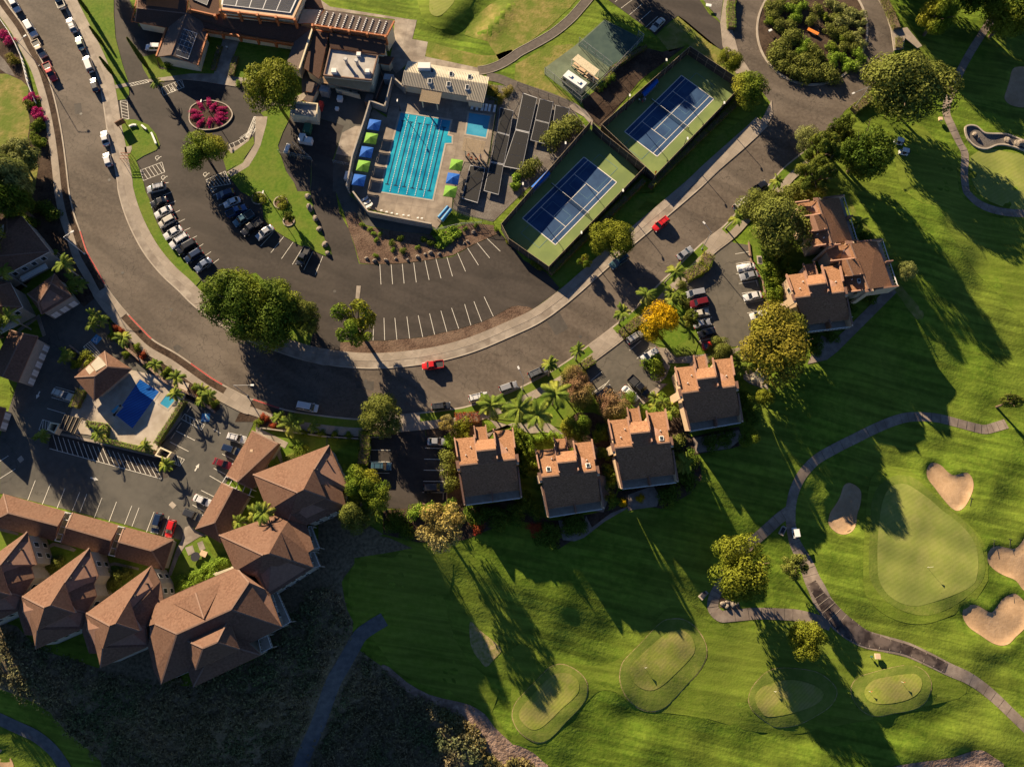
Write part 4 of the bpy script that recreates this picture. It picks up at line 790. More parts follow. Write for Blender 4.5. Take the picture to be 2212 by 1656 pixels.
mk('rock', (.16, .13, .105), (.26, .22, .18), 1.5, rough=.95, bmp=.1, world=False); mk('green_box', (.04, .12, .07), rough=.6); mk('white_plastic', (.72, .72, .70), rough=.5); mk('black', (.01, .01, .01), rough=.7); mk('orange_cloth', (.7, .2, .03), rough=.8); mk('skin', (.42, .24, .16), rough=.6)
mk('cloth_white', (.65, .65, .63), rough=.9); mk('cloth_dark', (.03, .03, .04), rough=.9); mk('cloth_pink', (.4, .05, .12), rough=.9); mk('cloth_blue', (.06, .12, .3), rough=.9); mk('brown_sign', (.16, .075, .04), rough=.8)
def mesh_mesh(name, size_m, wire, col):
    """chain link: mostly air, thin wires"""
    m = mk(name, col, rough=.5, metal=.3); N = m.node_tree.nodes; L = m.node_tree.links; t = N.new('ShaderNodeBsdfTransparent'); x = N.new('ShaderNodeMixShader'); x.inputs[0].default_value = 1-wire; L.new(N['Principled BSDF'].outputs[0], x.inputs[1]); L.new(t.outputs[0], x.inputs[2]); L.new(x.outputs[0], N['Material Output'].inputs[0]); return m
mesh_mesh('chain_link', .05, .22, (.30, .34, .30)); mesh_mesh('green_link', .05, .5, (.10, .14, .10))
# water
def water(name, deep, shallow):
    m = mk(name, deep, shallow, .25, rough=.06, spec=.5, bmp=.03, bsc=1.8); return m
water('pool_water', (.006, .20, .33), (.03, .36, .47)); water('pool_cover', (.008, .07, .30), (.02, .11, .38)); water('kid_water', (.04, .26, .40), (.07, .33, .47)); stripes(M['pool_cover'], .5, 60, .3, 3)
mk('lane_dark', (.01, .04, .09), rough=.3)

def inset(P, d):
    P = np.asarray(P, float)[:, :2]; n = len(P); ar = sum(P[k][0]*P[(k+1) % n][1]-P[(k+1) % n][0]*P[k][1] for k in range(n)); s = 1 if ar > 0 else -1; out = []
    for k in range(n):
        a, b, c = P[k-1], P[k], P[(k+1) % n]; e1 = (b-a)/(np.hypot(*(b-a))+1e-9); e2 = (c-b)/(np.hypot(*(c-b))+1e-9); n1 = np.array([-e1[1], e1[0]])*s; n2 = np.array([-e2[1], e2[0]])*s
        m = n1+n2; q = max(.35, (m@m)/2); out.append(b+m*d/q/1.0*1.0 if m@m > .05 else b+n1*d)
    return np.array(out)
def W3(s, h=None):
    """roof points 'tile x,y,h' seen in the picture -> true 3-D points"""
    P = pts(s) if isinstance(s, str) else s; return [AT(p[:2], p[2] if len(p) > 2 else h) for p in P]
def roof(parent, V, F, mat, thick=.22, name='roof', fascia=None):
    """sheet of roof planes given a thickness, with fascia"""
    mb = MB(); V = [Vector(v) for v in V]; F2 = []
    for f in F:
        nrm = Vector((0, 0, 0))
        for k in range(len(f)): a, b = V[f[k]], V[f[(k+1) % len(f)]]; nrm += a.cross(b)
        F2.append(tuple(f) if nrm.z > 0 else tuple(f[::-1]))
    ed = {}
    for f in F2:
        for k in range(len(f)): ed[(f[k], f[(k+1) % len(f)])] = 1
    n = len(V); lo = [(v.x, v.y, v.z-thick) for v in V]; mb.add([tuple(v) for v in V]+lo, F2, 0); b = 0
    mb.f += [tuple(n+k for k in f[::-1]) for f in F2]; mb.m += [1]*len(F2)
    for (a, c) in ed:
        if (c, a) not in ed: mb.f.append((a, n+a, n+c, c)); mb.m.append(1)
    o = mb.build(name, [mat, fascia or 'trim_brown'], parent); cap = []; own = {}
    for k, f in enumerate(F2):
        for q in range(len(f)): own[(f[q], f[(q+1) % len(f)])] = f
    def nf(f):
        n_ = Vector((0, 0, 0))
        for k in range(len(f)): n_ += V[f[k]].cross(V[f[(k+1) % len(f)]])
        return n_.normalized()
    for (a, c) in ed:
        if a < c and (c, a) in ed:
            f1, f2 = own[(a, c)], own[(c, a)]; n1, n2 = nf(f1), nf(f2); c2 = sum((V[k] for k in f2), Vector((0, 0, 0)))/len(f2)
            if n1.dot(n2) < .985 and (c2-V[a]).dot(n1) < 0: cap.append((a, c))
    if mat != 'cream_metal':
        for a, c in cap: MB().bar(V[a]+Vector((0, 0, .03)), V[c]+Vector((0, 0, .03)), .3, .07).build('ridge_cap', 'ridge_tile', o)
    return o
def walls(parent, P, z0, z1, mat, name='wall', ins=.45):
    return MB().prism(inset(P, ins) if ins else np.asarray(P)[:, :2], z0, z1).build(name, mat, parent)
def window_on(parent, a, b, t0, t1, z0, z1, out=.05, mat='window_glass', name='window', frame='white_trim', inw=None, kids=True):
    """a window on the wall line a-b (world xy), from t0 to t1 metres"""
    a = np.array(a[:2]); b = np.array(b[:2]); u = (b-a)/np.hypot(*(b-a)); v = np.array([u[1], -u[0]])
    if inw is not None and v @ (np.array(inw[:2])-a) > 0: v = -v
    q = lambda t, o: a+u*t+v*o
    A, B, C_, D_ = q(t0, 0), q(t1, 0), q(t1, out), q(t0, out)
    w_ = MB().prism([A, B, C_, D_], z0, z1).build(name, frame, parent)
    g0, g1 = t0+.08, t1-.08
    mb = MB()
    nm = max(1, int(round((t1-t0)/1.0))); ww = (g1-g0)/nm
    for k in range(nm): mb.prism([q(g0+k*ww+.03, out*.5), q(g0+(k+1)*ww-.03, out*.5), q(g0+(k+1)*ww-.03, out+.012), q(g0+k*ww+.03, out+.012)], z0+.08, z1-.08)
    mb2 = mb.build('pane', mat, w_); return w_
def gbase(P): c = np.mean([tuple(p)[:2] for p in P], 0); return (c[0], c[1], 0)
def windows_row(parent, P, edges, z0, z1, wd=1.2, gap=2.4, ins=.45):
    Q = inset(P, ins); n = len(Q); c = Q.mean(0)
    for e in edges:
        a, b = Q[e], Q[(e+1) % n]; L = np.hypot(*(b-a)); k = int((L-.8)//gap)
        for j in range(k): t = (L-(k-1)*gap)/2+j*gap; window_on(parent, a, b, t-wd/2, t+wd/2, z0, z1, inw=c)
# ---- condominium blocks with hipped roofs ----
def block(label, N, W, E, S_, p1, p2, r1, r2, r3, SWp='', zb=-6, extra=None):
    """N,W corners of the NW eave, E: eave points from N to d, S_: from f to g, p1,p2 summit, r* raised hip corners"""
    e, pk = 7.0, 12.2; A = W3(N, e)+W3(E, e)+W3(S_, e)+(W3(SWp, e) if SWp else [])+W3(W, e+(1.0 if SWp.startswith('03') else 0)); nE, nS = len(pts(E)), len(pts(S_)); m = len(A)
    t = thing('condominium_block', label, 'building', gbase(A), group='hipped condominium blocks'); Q1, Q2 = W3(p1, pk)[0], W3(p2, pk)[0]
    fr = lambda c, k, q: (np.hypot(*(np.array(pts(c)[0])-pts(k)[0])))/(np.hypot(*(np.array(pts(c)[0])-pts(k)[0]))+np.hypot(*(np.array(pts(q)[0])-pts(k)[0])))
    gS = S_.split()[0]+' '+S_.split()[-1]; R1 = W3(r1, e+(pk-e)*fr(N.split()[0]+' '+N.split()[1], r1, p2))[0]; R3 = W3(r3, e+(pk-e)*fr(gS, r3, p1)+.2)[0]; R2 = W3(r2, 9.5)[0]; C_ = Q2.copy(); C_.z = 10.6
    V = A+[Q1, Q2, R1, R3, C_]; q1, q2, i1, i3, ic = range(m, m+5)
    rf = roof(t, V, [[m-1, 0, i1, q2, q1], [0]+list(range(1, nE+1))+[ic, i1], list(range(nE, nE+nS+1))+[i3, ic], list(range(nE+nS, m))+[q1, i3]], 'shingle')
    up_ = Vector((0, 0, .05)); roof(t, [R1+up_, R2, R3+up_, Q1+up_, Q2+up_], [[0, 1, 4], [1, 2, 3, 4]], 'shingle', .3, 'upper_roof'); Wm = Q1
    U4 = inset([R1, R2, R3, Q1], .3); MB().prism(U4, 6.5, [R1.z-.75, 9.15, R3.z-.75, 9.0]).build('clerestory_wall', 'stucco', t)
    walls(t, A, zb, e-.2, 'stucco'); windows_row(t, A, list(range(0, nE+nS+1)), 3.6, 5.2); windows_row(t, A, list(range(0, nE+1)), .8, 2.2)
    for k in range(3):
        q = (.35+.2*k); p = Q1.lerp(A[0], q); mb = MB().tube((p.x+.6*k, p.y-.8, p.z-1.6), (p.x+.6*k, p.y-.8, p.z+.35), .16, .16, 8); mb.build('roof_vent', 'dark_metal', rf)
    return t, A
block('hipped roof block nearest the shaded car park', '12 630,530', '12 -26,782', '12 800,908 745,925 780,1062', '12 435,1222 280,1180', '12 360,940', '12 410,915', '12 500,740', '12 605,985', '12 300,1125', '12 150,1135 100,1100')
block('second hipped roof block from the right, with a palm leaning over it', '12 152,1137', '02 1892,1305', '12 280,1180 435,1225 500,1425 450,1457 495,1590', '13 101,187 -5,15', '12 60,1480', '12 115,1465', '12 215,1282', '12 305,1528', '12 20,1655', '02 2031,1620')
block('hipped roof block second from the left', '03 770,-237', '03 192,180', '03 850,0 810,75 835,175 745,320', '03 705,463 308,637', '03 385,278', '03 435,258', '03 557,62', '03 643,325', '03 325,472', '03 283,518 213,515 153,322')
block('hipped roof block in the middle of the row', '03 1310,-87', '03 745,325', '03 1385,55 1410,205 1365,262 1265,445', '03 1280,615 868,797', '03 950,435', '03 1000,415', '03 1118,215', '03 1205,482', '03 890,627', '03 838,676 768,673 708,480')
block('hipped roof block cut by the left edge of the photo', '03 235,-378', '03 -380,60', '03 320,-95 268,-75 295,20 192,180', '03 150,310 -200,470', '03 -170,130', '03 -115,110', '03 0,-90', '03 85,172', '03 -250,330', '03 -310,270')
# the large southern block
V = W3("03 1265,443,7.2 1340,240,7 1640,100,7 2040,-70,7 2320,135,7 2438,448,7 2211,560,7 1390,940,7 1330,830,7 1275,600,7 1340,418,9.2 1530,505,11.6 1995,295,11.6 2150,60,9.8"); A = [V[k] for k in (0, 1, 2, 3, 4, 5, 6, 7, 8, 9)]
t = thing('condominium_block', 'largest hipped roof block at the lower end of the row', 'building', gbase(A), group='hipped condominium blocks')
rf = roof(t, V, [[0, 1, 2, 3, 13, 12, 11, 10], [3, 4, 5, 12, 13], [11, 12, 5, 6, 7], [10, 11, 7, 8, 9]], 'shingle')
roof(t, W3("03 1500,245,8.0 1930,45,7.7 1760,372,11.66 1690,150,9.4"), [[0, 3, 2], [3, 1, 2]], 'shingle', .25, 'cross_roof')
W_ = W3("03 1598,600,7.6 1632,855,7 1670,965,7 2257,688,7 2060,500,7.6 1990,400,8"); C_ = W3("03 1875,577,10.4")[0]; roof(t, W_+[C_], [[0, 1, 2, 6], [2, 3, 6], [3, 4, 6], [4, 5, 6], [5, 0, 6]], 'shingle', .22, 'wing_roof'); walls(t, W_, -7, 6.7, 'stucco')
roof(t, W3("03 1595,555,9.9 1975,378,9.9 2070,640,9.4 1690,815,9.4 1755,628,12.2 1875,577,12.2"), [[0, 1, 5, 4], [1, 2, 5], [2, 3, 4, 5], [3, 0, 4]], 'shingle', .3, 'upper_roof')
MB().prism(inset(W3("03 1595,555,9.9 1975,378,9.9 2070,640,9.4 1690,815,9.4"), .4), 6.5, 9.05).build('clerestory_wall', 'stucco', t)
walls(t, A, -7, 6.8, 'stucco'); windows_row(t, A, [4, 1], 3.6, 5.2)
for a, b in (('12 435,1225', '12 540,1415'), ('12 450,1457', '12 548,1575'), ('13 105,118', '13 292,402'), ('13 0,560', '13 130,625')):   # east decks
    pa, pb = unp(pts(a), 5.5)[0], unp(pts(b), 4.3)[0]
# decks on the gully side
for s in ("12 432,1225,6.2 455,1222,6.2 542,1415,4.6 495,1428,4.6", "12 445,1457,6.2 480,1448,6.2 548,1575,4.6 495,1590,4.6", "13 105,120,6.2 140,108,6.2 295,402,4.4 228,440,4.4", "13 0,560,5.8 78,522,5.8 130,625,4.6 40,668,4.6"):
    Q = W3(s); pr = [(p.x, p.y) for p in Q]; t = thing('balcony', {0: 'balcony on the second block from the right', 1: 'lower balcony on the second block from the right', 2: 'long balcony at the end of the largest block', 3: 'small balcony at the low corner of the largest block'}[["12 4", "12 4", "13 1", "13 0"].index(s[:4]) if s[:6] != "12 445" else 1], 'balcony', gbase(Q), group='decks over the gully')
    MB().prism(pr, 3.2, 3.4).build('deck', 'block_wall', t); mb = MB()
    for k in range(4):
        a, b = Vector((*pr[k], 4.35)), Vector((*pr[(k+1) % 4], 4.35)); mb.bar(a, b, .1, .1); L = (b-a).length
        for j in range(int(L/.6)+1): p = a.lerp(b, j*.6/L); mb.bar((p.x, p.y, 3.4), (p.x, p.y, 4.35), .05, .05)
    mb.build('railing', 'white_trim', t); pm = MB()
    for p in pr: pm.bar((*p, -6), (*p, 3.2), .2, .2)
    pm.build('post', 'stucco', t)
# ---- gabled garages ----
def gable(label, c, ridge, e=2.8, r=5.0, F=None, wm='stucco', mat='shingle', group='garage roofs of the condominiums', name='garage', doors=(), vents='', zb=-.05, win=()):
    A = W3(c, e); Rd = W3(ridge, r); t = thing(name, label, 'garage' if name == 'garage' else 'building', gbase(A), group=group); n = len(A); V = A+Rd
    F = F or [[0, 1, n+1, n], [2, 3, n, n+1], [1, 2, n+1], [3, 0, n]]
    rf = roof(t, V, F, mat); walls(t, A, zb, e-.15, wm)
    Q = inset(A, .45)
    for ei, k in doors:
        a, b = Q[ei], Q[(ei+1) % n]; L = np.hypot(*(b-a)); w_ = L/k
        for j in range(k): window_on(t, a, b, j*w_+.25, (j+1)*w_-.25, .05, 2.2, .06, 'white_trim', 'garage_door', 'stucco', Q.mean(0))
    if win: windows_row(t, A, list(win), 1.0, 2.1)
    for p in (pts(vents) if vents else []): q = AT(p, (e+r)/2); MB().box(q.x-.3, q.y-.3, q.z-.4, q.x+.3, q.y+.3, q.z+.22).build('roof_vent', 'stucco_tan', rf)
    return t
gable('long garage roof cut by the left edge, left of the first white trellis', '02 30,950 570,1103 475,1358 -130,1215', '02 72,1115 500,1227', doors=((0, 5),), vents='02 108,1095 242,1132 380,1167')
gable('garage roof between the two white trellises', '02 630,1112 1030,1222 935,1485 527,1378', '02 570,1240 960,1352', doors=((0, 4),), vents='02 700,1250 832,1290')
gable('garage roof right of the second white trellis', '02 1073,1235 1500,1345 1415,1612 985,1495', '02 1025,1365 1310,1442', doors=((0, 4),), vents='02 1162,1378 1295,1413')
gable('upper garage roof on the east of the condominium car park', '02 2175,405 1955,790 2180,912 2425,522', '02 2398,520 2052,845', F=[[0, 1, 5, 4], [1, 2, 5], [2, 3, 4, 5], [3, 0, 4]], doors=((0, 3),), vents='02 2175,580 2105,708')
gable('lower garage roof on the east of the condominium car park', '02 1915,855 1687,1252 1905,1375 1992,1250 2155,965', '02 2012,905 1855,1198', F=[[0, 1, 6, 5], [1, 2, 6], [2, 3, 4, 5, 6], [4, 0, 5]], doors=((0, 3),), vents='02 1922,1027 1848,1157')
gable('long shaded garage with white doors at the left edge', '01 85,1195 328,1250 155,1648 -100,1560', '01 200,1225 20,1600', e=5.6, r=7, F=[[0, 4, 5, 3], [1, 2, 5, 4], [0, 1, 4], [2, 3, 5]], doors=((1, 5),))
gable('shaded garage roof beside the palm clump', '01 472,706 622,900 360,1058 235,880', '01 440,790 330,960', e=4.6, r=6, F=[[0, 4, 5, 3], [1, 2, 5, 4], [0, 1, 4], [2, 3, 5]], doors=((1, 3),))
gable('small shaded garage with white doors at the left edge', '02 -160,150 52,215 -10,410 -200,380', '02 -60,190 -110,390', F=[[0, 4, 5, 3], [1, 2, 5, 4], [0, 1, 4], [2, 3, 5]], doors=((1, 2),))
for lab, c, rg in (('upper shaded condo with white balcony at the left edge', '01 60,200 190,208 432,515 -160,830 -260,480', '01 60,340 -60,560'), ('middle condo at the left edge with white balcony', '01 -160,740 90,785 195,995 -40,1120 -220,1060', '01 -40,820 -100,980')):
    A = W3(c, 6); Rd = W3(rg, 7.8); n = len(A); t = thing('condominium_block', lab, 'building', gbase(A), group='shaded condominiums at the left edge')
    if 0: F = [[0, 1, 2, 3, 4, n], [4, 5, 6, n+1, n], [6, 7, n+1], [7, 8, 9, 0, n, n+1]]
    else: F = [[0, 1, n], [1, 2, n+1, n], [2, 3, n+1], [3, 4, n+1], [4, 0, n, n+1]]
    roof(t, A+Rd, F, 'shingle', fascia='white_trim'); walls(t, A, -.1, 5.8, 'stucco'); windows_row(t, A, [2], 3.6, 5)
    q = inset(A, .1); a, b = (q[2], q[3]); u = (b-a)/np.hypot(*(b-a)); nn = np.array([u[1], -u[0]]); nn = nn if nn @ (a-q.mean(0)) > 0 else -nn
    MB().prism([a+u*3, a+u*9.5, a+u*9.5+nn*1.5, a+u*3+nn*1.5], 2.9, 3.1).build('balcony_deck', 'white_trim', t); mb = MB()
    for k in range(14): p = a+u*(3+.5*k)+nn*1.45; mb.bar((*p, 3.1), (*p, 4.1), .05, .05)
    mb.bar((*(a+u*3+nn*1.45), 4.1), (*(a+u*9.5+nn*1.45), 4.1), .08, .08); mb.build('balcony_rail', 'white_trim', t)
# trellises
def trellis(label, a, b, n, h=3.0, mat='white_trim'):
    """two rails (lists of 2 picture points) joined by n cross beams"""
    A = [AT(p, h) for p in pts(a)]; B = [AT(p, h) for p in pts(b)]; t = thing('trellis', label, 'trellis', gbase(A+B), group='white trellises between garage roofs'); mb = MB(); mb.bar(A[0], A[1], .14, .2); mb.bar(B[0], B[1], .14, .2); mb.build('rail', mat, t); mb = MB()
    for k in range(n): q = k/(n-1); mb.bar(A[0].lerp(A[1], q)+Vector((0, 0, .15)), B[0].lerp(B[1], q)+Vector((0, 0, .15)), .12, .16)
    mb.build('cross_beam', mat, t); mb = MB()
    for p in A+B: mb.bar((p.x, p.y, 0), p, .14, .14)
    mb.build('post', mat, t)
trellis('left trellis between the garage roofs', '02 566,1108 476,1354', '02 616,1120 524,1366', 5); trellis('right trellis between the garage roofs', '02 1024,1230 940,1478', '02 1078,1244 990,1490', 5); trellis('trellis joining the two eastern garage roofs', '02 1925,855 2155,965', '02 1955,802 2175,912', 5)
# pavilion by the condominium pool
A = W3("01 868,1400 905,1375 1140,1530 815,1805 690,1660 645,1600", 3.2); t = thing('pool_pavilion', 'brown hipped pavilion with a pale deck on its roof above the condominium pool', 'pavilion', gbase(A)); Pk = W3("01 925,1512,5.4 820,1590,5.4")
roof(t, A+Pk, [[0, 1, 6], [1, 2, 6], [2, 3, 7, 6], [3, 4, 7], [4, 5, 7], [5, 0, 6, 7]], 'shingle'); walls(t, A, -.05, 3.0, 'stucco', ins=1.2)
mb = MB()
for s in ("01 850,1420,5.2 918,1495,5.2 828,1550,5.2 785,1490,5.2", "01 770,1495,4.6 823,1550,4.6 782,1590,4.6 737,1530,4.6"):
    Q = W3(s); mb.prism([(p.x, p.y) for p in Q], Q[0].z-1.2, Q[0].z)
mb.build('roof_deck', 'cream_metal', t)
# condominium pool
def pool(name, label, s, mat, depth=.28, rim='kerb', h=.14):
    X = unp(pts(s)); t = thing(name, label, 'swimming pool', (*X.mean(0), 0)); o = inset(X, -.45); n = len(X); mb = MB()
    mb.add([(*p, h+.03) for p in o]+[(*p, h+.03) for p in X]+[(*p, 0) for p in o]+[(*p, -.5) for p in X], [f for k in range(n) for f in ((k, (k+1) % n, n+(k+1) % n, n+k), ((k+1) % n, k, 2*n+k, 2*n+(k+1) % n), (n+k, n+(k+1) % n, 3*n+(k+1) % n, 3*n+k))]); mb.build('coping', rim, t)
    mb = MB(); w_ = MB().prism(inset(X, -.02), h-.1, h+.004); w_.build('water', mat, t); return t, X
pool('swimming_pool', 'rectangular pool with dark blue cover at the condominiums', "02 1212,-38 1378,70 1148,388 1000,268", 'pool_cover'); pool('spa_pool', 'small square blue pool beside the covered one', "02 1442,95 1512,145 1452,215 1385,172", 'kid_water'); pool('swimming_pool_steps', 'green stepped end beside the covered pool', "02 1020,185 1045,205 990,262 962,240", 'kid_water')
for lab, s in (('square refuse enclosure on the right rounded island', "02 1385,545 1485,592 1438,655 1335,620"), ('square refuse enclosure on the left beside the dark roof', "02 432,330 515,345 470,432 410,400")):
    Q = [tuple(p)[:2] for p in W3(s, 2)]; t = thing('refuse_enclosure', lab, 'enclosure', gbase(Q), group='refuse enclosures'); mb = MB(); I = inset(Q, .3); n = 4
    for k in range(4): mb.prism([Q[k], Q[(k+1) % 4], I[(k+1) % 4], I[k]], 0, 2)
    mb.build('wall', 'stucco_cream', t); MB().prism(inset(Q, .8), .1, 1.3).build('bin', 'cloth_dark', t)
Q = [tuple(p)[:2] for p in W3("02 562,270 708,298 645,432 512,385", 2.6)]; t = thing('carport', 'dark flat roofed carport below the pool deck', 'carport', gbase(Q)); MB().prism(Q, 2.4, 2.6).build('roof', 'collector', t); mb = MB()
for k in range(5): a = np.array(Q[0])*(1-k/4)+np.array(Q[1])*k/4; b = np.array(Q[3])*(1-k/4)+np.array(Q[2])*k/4; mb.bar((*a, 2.68), (*b, 2.68), .1, .12)
mb.build('roof_rib', 'wood_slat', t); mb = MB()
for p in Q: mb.bar((*p, 0), (*p, 2.4), .2, .2)
mb.build('post', 'wood_slat', t)

# ---- townhouses ----
def townhouse(label, c, flip=False, balc=True, sky=()):
    """c: picture corners NW NE SE SW of the roof; local u across, v from entry side to garden side"""
    q = pts(c)
    def U(u, v, h): 
        p = [(1-u)*(1-v)*q[0][k]+u*(1-v)*q[1][k]+u*v*q[2][k]+(1-u)*v*q[3][k] for k in (0, 1)]; return AT(p, h)
    t = thing('townhouse', label, 'house', tuple(AT([sum(p[k] for p in q)/4 for k in (0, 1)], 6).to_2d().to_3d()), group='brown shingled townhouses')
    zr, ze, zn, zt_ = 8.9, 4.9, 6.4, 10.2; vr, vt, a, b = .43, .235, .33, .68
    V = [U(0, 0, zn), U(a, 0, zn), U(a, .08, zn), U(b, .08, zn), U(b, -.06, zn), U(1, -.06, zn), U(1, vr, zr), U(b, vr, zr), U(a, vr, zr), U(0, vr, zr), U(1, .94, ze), U(0, .94, ze)]
    rf = roof(t, V, [[0, 1, 2, 8, 9], [2, 3, 7, 8], [3, 4, 5, 6, 7], [9, 8, 7, 6, 10, 11]], 'shingle_town')
    V = [U(a, .06, 7.0), U(b, .06, 7.0), U(b, vt, zt_), U(a, vt, zt_), U(a, vr+.03, zr+.06), U(b, vr+.03, zr+.06)]
    roof(t, V, [[0, 1, 2, 3], [3, 2, 5, 4]], 'shingle_town', .25, 'raised_roof')
    mb = MB(); 
    for u in (a+.004, b-.004): mb.add([U(u, .06, 6.1), U(u, .06, 6.95), U(u, vt, zt_-.05), U(u, vr+.02, zr), U(u, vr, 8.4)], [(0, 1, 2, 3, 4)])
    mb.build('cheek_wall', 'stucco_tan', t)
    out = [U(0, .01, zn), U(a, .01, zn), U(a, .1, zn), U(b, .1, zn), U(b, -.04, zn), U(1, -.04, zn), U(1, .92, ze), U(0, .92, ze)]
    walls(t, out, -3, 5.1, 'stucco_tan', ins=.25)
    for u, v0, v1 in ((-.012, -.01, .30), (a, -.02, .40 if not flip else .3), (b, -.09, .40), (1.012, -.09, .25)):   # parapets over the party walls
        p, r = U(u, v0, zn+.5), U(u, v1, zn+.5+(zr-zn)*(v1-v0)/(vr)); mb = MB(); mb.bar(p, r, .3, .6); mb.build('parapet', 'trim_brown', t)
    for u in (-.03, 1.03):                                                       # stepped side buttresses
        p, r = U(u, .35, 8.6), U(u, .48, 8.4); mb = MB(); mb.bar(p, r, .7, .25); mb.build('chimney_cap', 'trim_brown', t); mb = MB(); mb.bar(p-Vector((0, 0, 4.2)), r-Vector((0, 0, 4.2)), .55, 8.2); mb.build('chimney', 'stucco_tan', t)
        p, r = U(u*.99+.005, .56, 6.6), U(u*.99+.005, 1.04, 5.2); mb = MB(); mb.bar(p-Vector((0, 0, 1.6)), r-Vector((0, 0, 1.6)), .3, 3.6); mb.build('wing_wall', 'stucco_tan', t); mb = MB(); mb.bar(p+Vector((0, 0, .2)), r+Vector((0, 0, .2)), .4, .14); mb.build('wing_cap', 'trim_brown', t)
    # entry porch with its own low parapets
    P = [U(.36, -.15, 5.2), U(.55, -.15, 5.2), U(.55, .08, 6.0), U(.36, .08, 6.0)]; po = roof(t, P, [[0, 1, 2, 3]], 'shingle_town', .2, 'porch_roof')
    for u in (.355, .555): mb = MB(); mb.bar(U(u, -.17, 5.6), U(u, .17, 6.6), .26, .6); mb.build('porch_wall', 'trim_brown', t)
    MB().prism([tuple(p)[:2] for p in [U(.37, -.13, 5), U(.54, -.13, 5), U(.54, .1, 5), U(.37, .1, 5)]], -.1, 4.9).build('porch', 'stucco_tan', t)
    P = [tuple(p)[:2] for p in (U(0, .93, 4), U(1, .93, 4), U(1, 1.07, 4), U(0, 1.07, 4))]
    MB().prism(P, 2.6, 2.85).build('balcony', 'block_wall', t); mb = MB(); n = 14
    A_, B_ = Vector((*P[3], 3.8)), Vector((*P[2], 3.8)); mb.bar(A_, B_, .16, .1)
    for k in range(n+1): p = A_.lerp(B_, k/n); mb.bar((p.x, p.y, 2.8), (p.x, p.y, 3.8), .06, .06)
    mb.build('balcony_rail', 'white_trim', t); mb = MB(); m_ = U(.5, .93, 4); m2 = U(.5, 1.07, 4); mb.bar((m_.x, m_.y, 4), (m2.x, m2.y, 4), .25, 2.6); mb.build('party_wall', 'trim_brown', t)
    MB().prism([tuple(p)[:2] for p in (U(.02, .9, 3), U(.98, .9, 3), U(.98, 1.05, 3), U(.02, 1.05, 3))], -3, -.2+.2).build('terrace', 'block_wall', t)
    Q = inset(out, .25); window_on(t, Q[7], Q[6], .8, 5.2, 3.0, 4.9, inw=Q.mean(0)); window_on(t, Q[7], Q[6], 7.0, 11.4, 3.0, 4.9, inw=Q.mean(0)); window_on(t, Q[7], Q[6], 1.0, 5.0, .1, 2.3, inw=Q.mean(0)); window_on(t, Q[7], Q[6], 7.0, 11.0, .1, 2.3, inw=Q.mean(0)); window_on(t, Q[0], Q[1], .6, 2, 3.2, 4.6, inw=Q.mean(0))
    window_on(t, Q[0], Q[7], 2, 3.2, 3.2, 4.6, inw=Q.mean(0)); window_on(t, Q[5], Q[6], 3, 4.2, 3.2, 4.6, inw=Q.mean(0))
    for u, v in ((.14, .28), (.86, .24), (.24, .16)):
        p = U(u, v, zn+(zr-zn)*v/vr); MB().tube((p.x, p.y, p.z-.3), (p.x, p.y, p.z+.45), .13, .13, 8).build('vent_pipe', 'white_trim', rf)
    for u, v in sky:
        K = [U(u-.03, v-.035, zn+(zr-zn)*v/vr+.12) for _ in (0,)]; p, r = U(u, v-.035, zn+(zr-zn)*v/vr), U(u, v+.035, zn+(zr-zn)*v/vr+.25); mb = MB(); mb.bar(p, r, .95, .35); o = mb.build('skylight', 'white_trim', rf); mb = MB(); mb.bar(p.lerp(r, .12)+Vector((0, 0, .1)), p.lerp(r, .88)+Vector((0, 0, .1)), .7, .24); mb.build('pane', 'window_glass', o)
    return t
townhouse('first townhouse, beside the shaded car park', '12 1722,475 2215,425 2278,950 1808,1010')
townhouse('second townhouse, under the palm shadows', '22 210,575 690,530 775,1045 318,1115', sky=((.15, .32), (.87, .33)))
townhouse('third townhouse, with a lit strip at its lower right', '22 838,318 1325,270 1415,815 955,870', sky=((.86, .36),))
townhouse('fourth townhouse, nearest the garden pergola', '21 1415,1520 1895,1465 22 1975,300 1540,372')
townhouse('lowest of the three joined townhouses', '31 165,720 620,660 712,1130 330,1175')
townhouse('middle of the three joined townhouses, with its eave to the golf course', '31 700,862 520,470 965,425 1095,808', sky=((.2, .3),))
townhouse('highest of the three joined townhouses, beside the grey green tree', '31 400,468 270,95 635,45 748,412')
# ================= CLUBHOUSE =================
A_all = thing('clubhouse', 'rambling brown roofed clubhouse with orange beams and roof solar panels', 'building', (*unp([(1150/2, 50)], 0)[0], 0)); K = A_all
def kroof(s, F=None, mat='shingle_club', thick=.25, name='roof', wall=None, ins=.5, zb=-.1, fascia='orange_beam'):
    V = W3(s); F = F or [list(range(len(V)))]; r = roof(K, V, F, mat, thick, name, fascia)
    if wall: P = [V[k] for k in (wall if isinstance(wall, (list, tuple)) else range(len(V)))]; z = min(p.z for p in P)-thick; walls(K, P, zb, z-.02, 'stucco_cream', ins=ins)
    return r, V
kroof("00 1195,-120,3.3 1168,190,3.3 1452,242,3.3 1605,118,4.8 1185,70,4.8 1640,-120,4.8", [[0, 1, 4], [1, 2, 3, 4], [0, 4, 3, 5]], wall=[0, 1, 2, 3, 5])
kroof("00 1452,240,3.3 1350,492,3.3 1475,475,5.0 1612,112,5.0 1705,562,3.3 1785,285,3.3 1740,180,3.8", [[0, 1, 2, 3], [3, 2, 4, 5, 6]], 'shingle_grey', wall=[0, 1, 4, 5])
kroof("00 1612,112,5.0 1640,60,5.2 10 482,243,5.2 325,368,3.5 0,320,3.5 00 1752,243,3.5 1740,180,3.8", wall=True)
